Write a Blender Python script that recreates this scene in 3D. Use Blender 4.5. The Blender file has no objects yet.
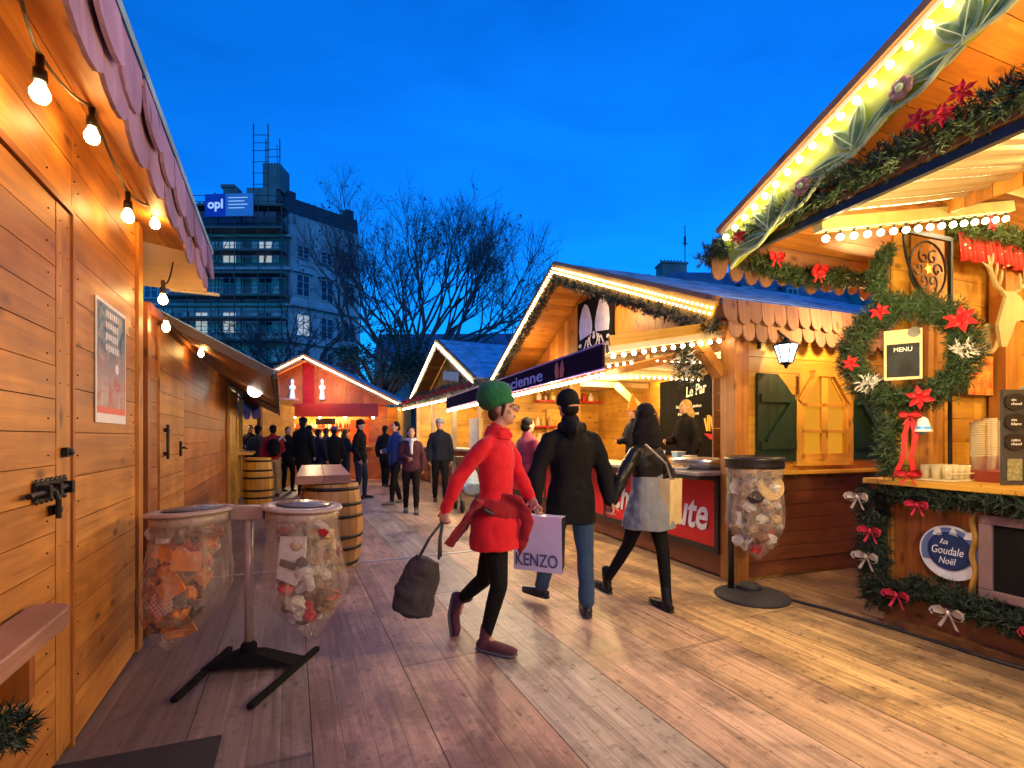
import bpy, math, random
from mathutils import Vector, Matrix, noise as mnoise
R = math.radians
random.seed(7)
V = Vector
scene = bpy.context.scene
col = scene.collection

# ---------------------------------------------------------------- helpers
def tag(o, label=None, cat=None, group=None, kind=None):
    if label: o['label'] = label
    if cat: o['category'] = cat
    if group: o['group'] = group
    if kind: o['kind'] = kind
    return o

def empty(name, loc=(0, 0, 0), rz=0.0, label=None, cat=None, group=None):
    o = bpy.data.objects.new(name, None)
    col.objects.link(o)
    o.location = loc
    o.rotation_euler = (0, 0, rz)
    o.empty_display_size = .1
    return tag(o, label, cat, group)

def copy_obj(o, parent=None):
    c = o.copy(); col.objects.link(c); c.parent = parent
    return c

def children(o):
    return [x for x in bpy.data.objects if x.parent == o]

def copy_tree(o, parent=None):
    ch = children(o)
    c = copy_obj(o, parent)
    for k in ch: copy_tree(k, c)
    return c

def frame(o, xd, yd):
    x = V(xd).normalized(); z = x.cross(V(yd)).normalized(); y = z.cross(x)
    m = Matrix((x, y, z)).transposed().to_4x4(); m.translation = V(o)
    return m

class MB:
    def __init__(s): s.v = []; s.f = []; s.m = []; s.uv = []; s.r = []
    def face(s, idx, uvs, m=0, r=.5):
        s.f.append(idx); s.m.append(m); s.uv.extend(uvs); s.r.append(r)
    def hexa(s, P, L=0, m=0, r=None, uvd=None):
        """P: 8 points: bottom ring 0-3, top ring 4-7. uvd = (origin dims) uses local abc coords"""
        b = len(s.v); s.v.extend([tuple(p) for p in P])
        r = random.random() if r is None else r
        A = uvd
        o1, o2 = random.uniform(0, 20), random.uniform(0, 20)
        for q in ((0, 3, 2, 1), (4, 5, 6, 7), (0, 1, 5, 4), (1, 2, 6, 5), (2, 3, 7, 6), (3, 0, 4, 7)):
            a = [V(A[i]) for i in q]
            n = (a[1]-a[0]).cross(a[3]-a[0])
            na = max(range(3), key=lambda k: abs(n[k]))
            ax = [k for k in range(3) if k != na]
            if L in ax: u = L; w = [k for k in ax if k != L][0]
            else: u, w = ax
            s.face([b+i for i in q], [(p[u]+o1, p[w]+o2) for p in a], m, r)
    def box(s, x0, y0, z0, x1, y1, z1, L=None, m=0, M=None, r=None):
        if x0 > x1: x0, x1 = x1, x0
        if y0 > y1: y0, y1 = y1, y0
        if z0 > z1: z0, z1 = z1, z0
        A = [(x0, y0, z0), (x1, y0, z0), (x1, y1, z0), (x0, y1, z0), (x0, y0, z1), (x1, y0, z1), (x1, y1, z1), (x0, y1, z1)]
        if L is None:
            d = (x1-x0, y1-y0, z1-z0); L = d.index(max(d))
        P = [M @ V(a) for a in A] if M else A
        s.hexa(P, L, m, r, A)
    def beam(s, p0, p1, w, h, up=(0, 0, 1), m=0, r=None):
        p0, p1 = V(p0), V(p1); d = p1-p0; n = d.normalized()
        u = V(up)
        if abs(n.dot(u.normalized())) > .98: u = V((1, 0, 0))
        M = frame(p0, d, n.cross(u) * -1)   # local x along, y side, z up-ish
        M = frame(p0, d, u.cross(n))
        s.box(0, -w/2, -h/2, d.length, w/2, h/2, 0, m, M, r)
    def planks(s, O, U, W, N, ul, vl, w=.12, gap=.004, t=.02, ext=None, jl=None, m=0, bev=0):
        """planks run along U, stacked along W, outer face at N=0, body behind (-N)"""
        O, U, W, N = V(O), V(U).normalized(), V(W).normalized(), V(N).normalized()
        n = max(1, round(vl/w)); w = vl/n
        for i in range(n):
            v0, v1 = i*w+gap/2, (i+1)*w-gap/2
            if ext:
                a0, b0 = ext(v0); a1, b1 = ext(v1)
            else: a0 = a1 = 0; b0 = b1 = ul
            if min(b0-a0, b1-a1) < .005:
                if max(b0-a0, b1-a1) < .03: continue
                if b0 < a0: a0 = b0 = (a0+b0)/2
                if b1 < a1: a1 = b1 = (a1+b1)/2
            cuts = [0.0, 1.0]
            if jl and (b0-a0) > jl*1.2:
                c = random.uniform(.25, .75); cuts = [0, c, 1]
            for c0, c1 in zip(cuts, cuts[1:]):
                g0 = .0015 if c0 > 0 else 0; g1 = .0015 if c1 < 1 else 0
                q = [(a0+(b0-a0)*c0+g0, v0), (a0+(b0-a0)*c1-g1, v0), (a1+(b1-a1)*c1-g1, v1), (a1+(b1-a1)*c0+g0, v1)]
                off = random.uniform(-.001, .001)
                A = [(u, v, -t) for u, v in q]+[(u, v, off) for u, v in q]
                P = [O+U*a+W*b+N*c for a, b, c in A]
                if U.cross(W).dot(N) < 0: 
                    A = A[:4][::-1]+A[4:][::-1]; P = P[:4][::-1]+P[4:][::-1]
                s.hexa(P, 0, m, None, A)
    def prism(s, poly, t, M=None, m=0, r=None, L=1):
        """poly in local xy extruded z 0..t"""
        n = len(poly); b = len(s.v); r = random.random() if r is None else r
        M = M or Matrix()
        ar = sum(poly[i][0]*poly[(i+1) % n][1]-poly[(i+1) % n][0]*poly[i][1] for i in range(n))
        if ar < 0: poly = poly[::-1]
        s.v.extend([tuple(M @ V((x, y, 0))) for x, y in poly]); s.v.extend([tuple(M @ V((x, y, t))) for x, y in poly])
        o = random.uniform(0, 9)
        g = lambda p: (p[1-0 if L == 1 else 0]+o, p[0 if L == 1 else 1]+o)
        s.face([b+i for i in range(n)][::-1], [g(p) for p in poly][::-1], m, r)
        s.face([b+n+i for i in range(n)], [g(p) for p in poly], m, r)
        for i in range(n):
            j = (i+1) % n
            a, c = g(poly[i]), g(poly[j])
            s.face([b+i, b+j, b+n+j, b+n+i], [a, c, (c[0], c[1]+t), (a[0], a[1]+t)], m, r)
    def tube(s, pts, rad, seg=8, cap=True, m=0, r=.5, flat=1.0):
        pts = [V(p) for p in pts]; n = len(pts)
        if not hasattr(rad, '__len__'): rad = [rad]*n
        b = len(s.v); up = None; d0 = 0
        for i, p in enumerate(pts):
            t = (pts[min(i+1, n-1)]-pts[max(i-1, 0)])
            if t.length < 1e-9: t = V((0, 0, 1))
            t.normalize()
            if up is None:
                up = V((0, 0, 1)) if abs(t.z) < .9 else V((1, 0, 0))
            x = up.cross(t)
            if x.length < 1e-6: x = V((1, 0, 0)).cross(t)
            x.normalize(); up = t.cross(x).normalized()
            for k in range(seg):
                a = 2*math.pi*k/seg
                s.v.append(tuple(p+x*math.cos(a)*rad[i]+up*math.sin(a)*rad[i]*flat))
        ln = 0
        for i in range(n-1):
            l2 = ln+(pts[i+1]-pts[i]).length
            for k in range(seg):
                j = (k+1) % seg
                s.face([b+i*seg+k, b+i*seg+j, b+(i+1)*seg+j, b+(i+1)*seg+k],
                       [(ln, k*.1), (ln, k*.1+.1), (l2, k*.1+.1), (l2, k*.1)], m, r)
            ln = l2
        if cap:
            s.face([b+k for k in range(seg)][::-1], [(0, 0)]*seg, m, r)
            s.face([b+(n-1)*seg+k for k in range(seg)], [(0, 0)]*seg, m, r)
    def lathe(s, prof, c=(0, 0, 0), seg=24, m=0, M=None, r=.5, wob=None):
        c = V(c); b = len(s.v); n = len(prof); M = M or Matrix()
        for i, (rr, z) in enumerate(prof):
            for k in range(seg):
                a = 2*math.pi*k/seg; q = rr*(wob(a, z) if wob else 1)
                s.v.append(tuple(M @ (c+V((q*math.cos(a), q*math.sin(a), z)))))
        for i in range(n-1):
            for k in range(seg):
                j = (k+1) % seg
                s.face([b+i*seg+k, b+i*seg+j, b+(i+1)*seg+j, b+(i+1)*seg+k],
                       [(prof[i][1], k*.08), (prof[i][1], k*.08+.08), (prof[i+1][1], k*.08+.08), (prof[i+1][1], k*.08)], m, r)
        if prof[0][0] > 1e-4: s.face([b+k for k in range(seg)][::-1], [(0, 0)]*seg, m, r)
        if prof[-1][0] > 1e-4: s.face([b+(n-1)*seg+k for k in range(seg)], [(0, 0)]*seg, m, r)
    def ball(s, c, rx, ry=None, rz=None, seg=12, rings=8, m=0, M=None, r=.5):
        ry = rx if ry is None else ry; rz = rx if rz is None else rz
        b = len(s.v); c = V(c); R3 = M.to_3x3() if M else Matrix.Identity(3)
        for i in range(rings+1):
            ph = math.pi*i/rings
            for k in range(seg):
                a = 2*math.pi*k/seg
                s.v.append(tuple(c+R3 @ V((rx*math.sin(ph)*math.cos(a), ry*math.sin(ph)*math.sin(a), -rz*math.cos(ph)))))
        for i in range(rings):
            for k in range(seg):
                j = (k+1) % seg
                s.face([b+i*seg+k, b+i*seg+j, b+(i+1)*seg+j, b+(i+1)*seg+k], [(0, 0)]*4, m, r)
    def quad(s, a, b_, c, d, m=0, r=.5, uv=None):
        b = len(s.v); s.v.extend([tuple(a), tuple(b_), tuple(c), tuple(d)])
        s.face([b, b+1, b+2, b+3], uv or [(0, 0), (1, 0), (1, 1), (0, 1)], m, r)
    def tri(s, a, b_, c, m=0, r=.5):
        b = len(s.v); s.v.extend([tuple(a), tuple(b_), tuple(c)])
        s.face([b, b+1, b+2], [(0, 0), (1, 0), (0, 1)], m, r)
    def mesh(s, name, mats, smooth=False):
        me = bpy.data.meshes.new(name)
        me.from_pydata(s.v, [], s.f)
        if not isinstance(mats, (list, tuple)): mats = [mats]
        for q in mats: me.materials.append(q)
        me.polygons.foreach_set('material_index', s.m)
        uvl = me.uv_layers.new(name='UVMap')
        uvl.data.foreach_set('uv', [c for p in s.uv for c in p])
        at = me.attributes.new('rnd', 'FLOAT', 'FACE')
        at.data.foreach_set('value', s.r)
        if smooth: me.polygons.foreach_set('use_smooth', [True]*len(s.f))
        me.update()
        return me
    def build(s, name, mats, parent=None, smooth=False, loc=None):
        o = bpy.data.objects.new(name, s.mesh(name, mats, smooth))
        col.objects.link(o); o.parent = parent
        if loc: o.location = loc
        return o

def bevel(o, w=.004, seg=2, ang=40):
    m = o.modifiers.new('b', 'BEVEL'); m.width = w; m.segments = seg; m.limit_method = 'ANGLE'; m.angle_limit = R(ang)
    return o

# ---------------------------------------------------------------- materials
def newmat(name):
    m = bpy.data.materials.new(name); m.use_nodes = True
    nt = m.node_tree; nt.nodes.clear()
    out = nt.nodes.new('ShaderNodeOutputMaterial')
    b = nt.nodes.new('ShaderNodeBsdfPrincipled')
    nt.links.new(b.outputs[0], out.inputs[0])
    return m, nt, b, out
def N(nt, t, **k):
    n = nt.nodes.new(t)
    for a, v in k.items():
        if a.startswith('i_'):
            key = a[2:]
            key = int(key) if key.isdigit() else key.replace('_', ' ')
            n.inputs[key].default_value = v
        else: setattr(n, a, v)
    return n
def rgb(c): return (c[0], c[1], c[2], 1)
def ramp(nt, stops, interp='LINEAR'):
    n = nt.nodes.new('ShaderNodeValToRGB'); e = n.color_ramp; e.interpolation = interp
    while len(e.elements) < len(stops): e.elements.new(.5)
    for el, (p, c) in zip(e.elements, stops): el.position = p; el.color = rgb(c)
    return n
def mix(nt, a, b, f, blend='MIX'):
    n = nt.nodes.new('ShaderNodeMix'); n.data_type = 'RGBA'; n.blend_type = blend
    for s, v in ((n.inputs[0], f), (n.inputs[6], a), (n.inputs[7], b)):
        if hasattr(v, 'links') or isinstance(v, bpy.types.NodeSocket): nt.links.new(v, s)
        elif isinstance(v, (int, float)): s.default_value = v
        else: s.default_value = rgb(v)
    return n.outputs[2]
def mth(nt, op, a, b=None, c=None):
    n = nt.nodes.new('ShaderNodeMath'); n.operation = op
    for i, v in enumerate((a, b, c)):
        if v is None: continue
        if isinstance(v, bpy.types.NodeSocket): nt.links.new(v, n.inputs[i])
        else: n.inputs[i].default_value = v
    return n.outputs[0]

def wood(name, c1, c2, rough=.45, var=.35, grain=1.0, knots=True, coat=0.0, vs=20, bump=.25):
    m, nt, b, out = newmat(name); L = nt.links.new
    uv = N(nt, 'ShaderNodeUVMap'); at = N(nt, 'ShaderNodeAttribute', attribute_name='rnd')
    sp = N(nt, 'ShaderNodeSeparateXYZ'); L(uv.outputs[0], sp.inputs[0])
    cb = N(nt, 'ShaderNodeCombineXYZ')
    L(mth(nt, 'MULTIPLY', sp.outputs[0], 1.3), cb.inputs[0]); L(mth(nt, 'MULTIPLY', sp.outputs[1], vs), cb.inputs[1])
    L(mth(nt, 'MULTIPLY', at.outputs['Fac'], 31), cb.inputs[2])
    n1 = N(nt, 'ShaderNodeTexNoise', i_Scale=1.0, i_Detail=7.0, i_Roughness=.62, i_Distortion=.7); L(cb.outputs[0], n1.inputs['Vector'])
    rp = ramp(nt, [(.25, c1), (.7, c2)]); L(n1.outputs[0], rp.inputs[0])
    c = rp.outputs[0]
    # broad blotches
    n2 = N(nt, 'ShaderNodeTexNoise', i_Scale=2.3, i_Detail=3.0); tc = N(nt, 'ShaderNodeTexCoord'); L(tc.outputs['Object'], n2.inputs['Vector'])
    r2 = ramp(nt, [(.3, (.60, .54, .50)), (.7, (1.15, 1.12, 1.08))]); L(n2.outputs[0], r2.inputs[0])
    c = mix(nt, c, r2.outputs[0], .8, 'MULTIPLY')
    if knots:
        cb2 = N(nt, 'ShaderNodeCombineXYZ')
        L(mth(nt, 'MULTIPLY', sp.outputs[0], 3.2), cb2.inputs[0]); L(mth(nt, 'MULTIPLY', sp.outputs[1], 7), cb2.inputs[1]); L(mth(nt, 'MULTIPLY', at.outputs['Fac'], 17), cb2.inputs[2])
        vo = N(nt, 'ShaderNodeTexVoronoi', i_Scale=1.0); L(cb2.outputs[0], vo.inputs['Vector'])
        k = ramp(nt, [(.06, (1, 1, 1)), (.20, (0, 0, 0))]); L(vo.outputs['Distance'], k.inputs[0])
        c = mix(nt, c, tuple(x*.22 for x in c1), mth(nt, 'MULTIPLY', k.outputs[0], .8))
    v = mth(nt, 'ADD', mth(nt, 'MULTIPLY', at.outputs['Fac'], var), 1-var/2)
    hs = N(nt, 'ShaderNodeHueSaturation'); L(c, hs.inputs['Color']); L(v, hs.inputs['Value'])
    L(mth(nt, 'ADD', mth(nt, 'MULTIPLY', at.outputs['Fac'], .008), .497), hs.inputs['Hue'])
    L(hs.outputs[0], b.inputs['Base Color'])
    L(mth(nt, 'ADD', mth(nt, 'MULTIPLY', n1.outputs[0], .3), rough-.15), b.inputs['Roughness'])
    if coat: b.inputs['Coat Weight'].default_value = coat; b.inputs['Coat Roughness'].default_value = .25
    bp = N(nt, 'ShaderNodeBump', i_Strength=bump, i_Distance=.004); L(n1.outputs[0], bp.inputs['Height']); L(bp.outputs[0], b.inputs['Normal'])
    return m

def plain(name, c, rough=.6, metal=0.0, var=.15, ns=9.0, bump=.1, bs=60.0, spec=.5, alpha=None, bd=.003, c2=None):
    m, nt, b, out = newmat(name); L = nt.links.new
    tc = N(nt, 'ShaderNodeTexCoord')
    n = N(nt, 'ShaderNodeTexNoise', i_Scale=ns, i_Detail=5.0); L(tc.outputs['Object'], n.inputs['Vector'])
    lo = tuple(x*(1-var) for x in c); hi = c2 or tuple(min(1, x*(1+var)) for x in c)
    rp = ramp(nt, [(.3, lo), (.7, hi)]); L(n.outputs[0], rp.inputs[0]); L(rp.outputs[0], b.inputs['Base Color'])
    b.inputs['Roughness'].default_value = rough; b.inputs['Metallic'].default_value = metal
    b.inputs['Specular IOR Level'].default_value = spec
    if bump:
        n3 = N(nt, 'ShaderNodeTexNoise', i_Scale=bs, i_Detail=4.0); L(tc.outputs['Object'], n3.inputs['Vector'])
        bp = N(nt, 'ShaderNodeBump', i_Strength=bump, i_Distance=bd); L(n3.outputs[0], bp.inputs['Height']); L(bp.outputs[0], b.inputs['Normal'])
    if alpha is not None: b.inputs['Alpha'].default_value = alpha
    return m

def emit(name, c, s, base=(.8, .8, .8)):
    m, nt, b, out = newmat(name)
    b.inputs['Base Color'].default_value = rgb(base)
    b.inputs['Emission Color'].default_value = rgb(c); b.inputs['Emission Strength'].default_value = s
    return m

def glass(name, c, alpha=.25, rough=.08):
    m, nt, b, out = newmat(name)
    b.inputs['Base Color'].default_value = rgb(c); b.inputs['Roughness'].default_value = rough
    b.inputs['Alpha'].default_value = alpha; b.inputs['Specular IOR Level'].default_value = .8
    return m

M = {}
M['pine'] = wood('pine_board', (.33, .115, .016), (.66, .30, .060), .5, .42, bump=.5)
M['pine_red'] = wood('stained_board', (.22, .062, .012), (.48, .165, .036), .48, .42, bump=.5)
M['pine_yel'] = wood('yellow_board', (.52, .25, .028), (.76, .44, .065), .5, .3, bump=.5)
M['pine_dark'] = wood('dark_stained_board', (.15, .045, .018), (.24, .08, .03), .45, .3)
M['shingle'] = wood('weathered_shingle', (.30, .18, .30), (.46, .31, .47), .7, .3, vs=30, bump=.3)
M['shingle_tan'] = wood('tan_shingle', (.17, .08, .06), (.30, .16, .11), .7, .5, vs=30, bump=.5)
M['cream'] = wood('cream_board', (.62, .47, .24), (.72, .57, .32), .55, .1, knots=False)
M['beam'] = wood('brown_beam', (.20, .085, .03), (.33, .15, .055), .5, .3)
M['barrel'] = wood('barrel_stave', (.36, .18, .06), (.55, .30, .11), .5, .5)
M['tabletop'] = wood('worn_table_board', (.30, .15, .11), (.46, .26, .19), .38, .3)
M['trim_wht'] = plain('white_trim_paint', (.68, .60, .42), .45, var=.06)
M['iron'] = plain('black_iron', (.018, .018, .02), .4, .6, bump=.3)
M['black'] = plain('black_plastic', (.015, .015, .017), .35, bump=.1)
M['matte'] = plain('matte_black_board', (.010, .010, .012), .95, bump=0, spec=.08)
M['rubber'] = plain('dark_rubber', (.03, .03, .035), .7, bump=.4, bs=120)
M['steel'] = plain('brushed_steel', (.45, .45, .46), .3, 1.0, bump=.1)
M['roof_blue'] = plain('blue_grey_roof_felt', (.22, .40, .56), .45, 0, var=.4, ns=4, bump=.5, bs=30)
M['green'] = wood('green_painted_shutter', (.008, .03, .016), (.012, .045, .024), .45, .2, knots=False)
M['needle'] = plain('fir_needles', (.018, .055, .024), .6, var=.5, ns=30, bump=0, c2=(.045, .10, .035))
M['needle_dk'] = plain('dark_fir_needles', (.012, .032, .026), .6, var=.5, ns=30, bump=0, c2=(.022, .05, .032))
M['needle_gold'] = plain('golden_garland', (.10, .11, .05), .5, var=.5, ns=30, bump=0, c2=(.30, .24, .10))
M['red_cloth'] = plain('red_cloth', (.55, .012, .02), .7, var=.3, ns=20, bump=.3)
M['red_panel'] = plain('red_panel', (.60, .012, .018), .35, var=.08, bump=0)
M['white'] = plain('white_paint', (.80, .80, .80), .5, var=.04, bump=0)
M['paper'] = plain('white_paper', (.75, .73, .70), .7, var=.12, bump=.2)
M['cup'] = plain('cream_paper_cup', (.74, .66, .44), .5, var=.08, bump=0)
M['bulb'] = emit('bulb_glow', (1, .54, .17), 62)
M['bulb_w'] = emit('round_bulb_glow', (1, .76, .42), 38)
M['led'] = emit('led_glow', (1, .72, .32), 16)
M['led_w'] = emit('led_white_glow', (1, .80, .46), 15)
M['lamp_cool'] = emit('cool_lantern_glow', (.62, .78, 1.0), 5)
M['skin'] = plain('skin', (.55, .29, .19), .5, var=.12, ns=25, bump=.1, c2=(.62, .33, .23))
M['wire'] = plain('black_cable', (.02, .02, .02), .5, bump=0)
M['gold'] = plain('gold_foil', (.75, .48, .12), .3, .8, bump=.4)

# ---------------------------------------------------------------- world
w = bpy.data.worlds.new('World'); scene.world = w; w.use_nodes = True
nt = w.node_tree; nt.nodes.clear()
sky = nt.nodes.new('ShaderNodeTexSky'); sky.sky_type = 'NISHITA'; sky.sun_disc = False
sky.sun_elevation = R(2.0); sky.sun_rotation = R(200); sky.air_density = 1.0; sky.dust_density = .3; sky.ozone_density = 3.0
hs = nt.nodes.new('ShaderNodeHueSaturation'); hs.inputs['Saturation'].default_value = 1.0
nt.links.new(sky.outputs[0], hs.inputs['Color'])
tcw = nt.nodes.new('ShaderNodeTexCoord'); mpw = nt.nodes.new('ShaderNodeMapping'); mpw.inputs['Scale'].default_value = (1.2, 1.2, 3.5); nt.links.new(tcw.outputs['Generated'], mpw.inputs[0])
nw = N(nt, 'ShaderNodeTexNoise', i_Scale=1.6, i_Detail=7.0, i_Roughness=.55, i_Distortion=.6); nt.links.new(mpw.outputs[0], nw.inputs['Vector'])
cw_ = ramp(nt, [(.34, (.80, .78, .82)), (.66, (1.15, 1.12, 1.06))]); nt.links.new(nw.outputs[0], cw_.inputs[0])
mx0 = mix(nt, hs.outputs[0], cw_.outputs[0], .9, 'MULTIPLY')
mx = mix(nt, mx0, SKY_TINT if 'SKY_TINT' in globals() else (.008, .33, .82), 1.0, 'MULTIPLY')
bg = nt.nodes.new('ShaderNodeBackground'); bg.inputs[1].default_value = 1.0
nt.links.new(mx, bg.inputs[0])
wo = nt.nodes.new('ShaderNodeOutputWorld'); nt.links.new(bg.outputs[0], wo.inputs[0])
sd = bpy.data.lights.new('last_light', 'SUN'); sd.energy = .12; sd.angle = R(15); sd.color = (.7, .75, 1)
so = bpy.data.objects.new('last_light', sd); col.objects.link(so)
so.rotation_euler = (R(60), 0, R(20))

def P(px, py, Y): return V(((px-512)/490*Y, Y, 1.4-(py-437)/490*Y))

def lamp(name, loc, e, c=(1, .68, .34), r=.05, parent=None, area=None, rot=None):
    l = bpy.data.lights.new(name, 'AREA' if area else 'POINT'); l.energy = e; l.color = c
    if area:
        l.shape = 'RECTANGLE'; l.size, l.size_y = area
    else: l.shadow_soft_size = r
    o = bpy.data.objects.new(name, l); col.objects.link(o); o.parent = parent; o.location = loc
    if rot: o.rotation_euler = rot
    return o

def text(name, body, width, Mx, mat, parent, ext=.003, height=None, bold=0, shear=0, sx=None):
    cu = bpy.data.curves.new(name, 'FONT'); cu.body = body; cu.extrude = ext; cu.size = 1; cu.offset = bold; cu.shear = shear
    cu.resolution_u = 3
    o = bpy.data.objects.new(name, cu); col.objects.link(o)
    dg = bpy.context.evaluated_depsgraph_get()
    me = bpy.data.meshes.new_from_object(o.evaluated_get(dg))
    bpy.data.objects.remove(o); bpy.data.curves.remove(cu)
    xs = [v.co.x for v in me.vertices]; ys = [v.co.y for v in me.vertices]
    x0, x1, y0, y1 = min(xs), max(xs), min(ys), max(ys)
    s = width/(x1-x0); sy = s if height is None else height/(y1-y0)
    for v in me.vertices:
        v.co = Mx @ V(((v.co.x-(x0+x1)/2)*s, (v.co.y-(y0+y1)/2)*sy, v.co.z+ext))
    me.materials.clear(); me.materials.append(mat)
    r = bpy.data.objects.new(name, me); col.objects.link(r); r.parent = parent
    return r

# ---------------------------------------------------------------- ground and deck
def deck_mat():
    m, nt, b, out = newmat('worn_wood_deck'); L = nt.links.new
    tc = N(nt, 'ShaderNodeTexCoord'); sp = N(nt, 'ShaderNodeSeparateXYZ'); L(tc.outputs['Object'], sp.inputs[0])
    W = .1327
    xs = mth(nt, 'ADD', sp.outputs[0], -.0835+W*40)
    q = mth(nt, 'DIVIDE', xs, W); i = mth(nt, 'FLOOR', q); fx = mth(nt, 'FRACT', q)
    gi = mth(nt, 'FLOOR', mth(nt, 'DIVIDE', i, 4.0)); gf = mth(nt, 'FRACT', mth(nt, 'DIVIDE', q, 4.0))
    wn = N(nt, 'ShaderNodeTexWhiteNoise', noise_dimensions='1D'); L(i, wn.inputs['W'])
    # end joints : each panel group is 3.1 m long, shifted per group
    wg = N(nt, 'ShaderNodeTexWhiteNoise', noise_dimensions='1D'); L(gi, wg.inputs['W'])
    yj = mth(nt, 'DIVIDE', mth(nt, 'ADD', sp.outputs[1], mth(nt, 'MULTIPLY', wg.outputs[0], 4.8)), 4.8)
    ji = mth(nt, 'FLOOR', yj); jf = mth(nt, 'FRACT', yj)
    w2 = N(nt, 'ShaderNodeTexWhiteNoise', noise_dimensions='2D'); cbi = N(nt, 'ShaderNodeCombineXYZ'); L(gi, cbi.inputs[0]); L(ji, cbi.inputs[1]); L(cbi.outputs[0], w2.inputs['Vector'])
    # colour of each panel from left (grey) to right (tan)
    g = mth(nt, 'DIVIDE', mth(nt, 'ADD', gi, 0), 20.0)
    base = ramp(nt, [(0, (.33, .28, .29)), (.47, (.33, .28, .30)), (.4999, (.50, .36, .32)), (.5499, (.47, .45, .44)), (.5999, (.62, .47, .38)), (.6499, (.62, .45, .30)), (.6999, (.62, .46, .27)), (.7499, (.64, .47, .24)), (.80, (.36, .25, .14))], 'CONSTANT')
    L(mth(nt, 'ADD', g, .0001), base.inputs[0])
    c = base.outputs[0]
    # random panel tint along the length
    rt = ramp(nt, [(0, (.70, .70, .74)), (1, (1.22, 1.2, 1.16))]); L(w2.outputs[0], rt.inputs[0]); c = mix(nt, c, rt.outputs[0], .9, 'MULTIPLY')
    rp = ramp(nt, [(0, (.86, .85, .86)), (1, (1.12, 1.1, 1.08))]); L(wn.outputs[0], rp.inputs[0]); c = mix(nt, c, rp.outputs[0], 1.0, 'MULTIPLY')
    # grain
    cb = N(nt, 'ShaderNodeCombineXYZ'); L(mth(nt, 'MULTIPLY', sp.outputs[0], 26), cb.inputs[0]); L(mth(nt, 'MULTIPLY', sp.outputs[1], 1.2), cb.inputs[1]); L(mth(nt, 'MULTIPLY', wn.outputs[0], 19), cb.inputs[2])
    n1 = N(nt, 'ShaderNodeTexNoise', i_Scale=1.0, i_Detail=8.0, i_Roughness=.65, i_Distortion=.8); L(cb.outputs[0], n1.inputs['Vector'])
    rg = ramp(nt, [(.3, (.45, .41, .39)), (.68, (1.35, 1.3, 1.25))]); L(n1.outputs[0], rg.inputs[0]); c = mix(nt, c, rg.outputs[0], .85, 'MULTIPLY')
    # knots
    cb2 = N(nt, 'ShaderNodeCombineXYZ'); L(mth(nt, 'MULTIPLY', sp.outputs[0], 7), cb2.inputs[0]); L(mth(nt, 'MULTIPLY', sp.outputs[1], 3), cb2.inputs[1]); L(i, cb2.inputs[2])
    vo = N(nt, 'ShaderNodeTexVoronoi', i_Scale=1.0); L(cb2.outputs[0], vo.inputs['Vector'])
    k = ramp(nt, [(.04, (1, 1, 1)), (.11, (0, 0, 0))]); L(vo.outputs['Distance'], k.inputs[0])
    c = mix(nt, c, (.05, .03, .025), mth(nt, 'MULTIPLY', k.outputs[0], .7))
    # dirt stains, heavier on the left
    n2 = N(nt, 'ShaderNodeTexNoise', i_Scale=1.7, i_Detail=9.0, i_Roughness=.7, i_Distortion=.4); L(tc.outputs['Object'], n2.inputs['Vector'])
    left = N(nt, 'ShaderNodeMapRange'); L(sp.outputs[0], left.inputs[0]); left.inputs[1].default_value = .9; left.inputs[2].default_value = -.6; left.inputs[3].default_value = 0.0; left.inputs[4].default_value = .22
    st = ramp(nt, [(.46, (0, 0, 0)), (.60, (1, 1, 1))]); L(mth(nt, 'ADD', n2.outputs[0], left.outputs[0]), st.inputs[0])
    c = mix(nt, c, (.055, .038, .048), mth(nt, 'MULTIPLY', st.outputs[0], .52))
    n3 = N(nt, 'ShaderNodeTexNoise', i_Scale=16, i_Detail=6.0, i_Roughness=.7); L(tc.outputs['Object'], n3.inputs['Vector'])
    s3 = ramp(nt, [(.56, (0, 0, 0)), (.66, (1, 1, 1))]); L(n3.outputs[0], s3.inputs[0])
    c = mix(nt, c, (.04, .03, .03), mth(nt, 'MULTIPLY', s3.outputs[0], .55))
    # shaded band in front of the right hut: darker last panel colour above
    # seams
    e = mth(nt, 'ABSOLUTE', mth(nt, 'SUBTRACT', fx, .5)); se = ramp(nt, [(.484, (0, 0, 0)), (.494, (1, 1, 1))]); L(e, se.inputs[0])
    e2 = mth(nt, 'ABSOLUTE', mth(nt, 'SUBTRACT', gf, .5)); s2 = ramp(nt, [(.4935, (0, 0, 0)), (.4955, (1, 1, 1))]); L(e2, s2.inputs[0])
    e3 = mth(nt, 'ABSOLUTE', mth(nt, 'SUBTRACT', jf, .5)); s4 = ramp(nt, [(.4982, (0, 0, 0)), (.4990, (1, 1, 1))]); L(e3, s4.inputs[0])
    seam = mth(nt, 'MAXIMUM', mth(nt, 'MULTIPLY', se.outputs[0], .5), mth(nt, 'MAXIMUM', s2.outputs[0], mth(nt, 'MULTIPLY', s4.outputs[0], .5)))
    c = mix(nt, c, (.012, .01, .01), mth(nt, 'MULTIPLY', seam, .85))
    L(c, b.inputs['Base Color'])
    rr = N(nt, 'ShaderNodeMapRange'); L(n2.outputs[0], rr.inputs[0]); rr.inputs[1].default_value = .3; rr.inputs[2].default_value = .7; rr.inputs[3].default_value = .52; rr.inputs[4].default_value = .27
    L(mth(nt, 'ADD', rr.outputs[0], mth(nt, 'MULTIPLY', n1.outputs[0], .12)), b.inputs['Roughness'])
    h = mth(nt, 'SUBTRACT', mth(nt, 'MULTIPLY', n1.outputs[0], .35), mth(nt, 'MULTIPLY', seam, 1.4))
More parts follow.
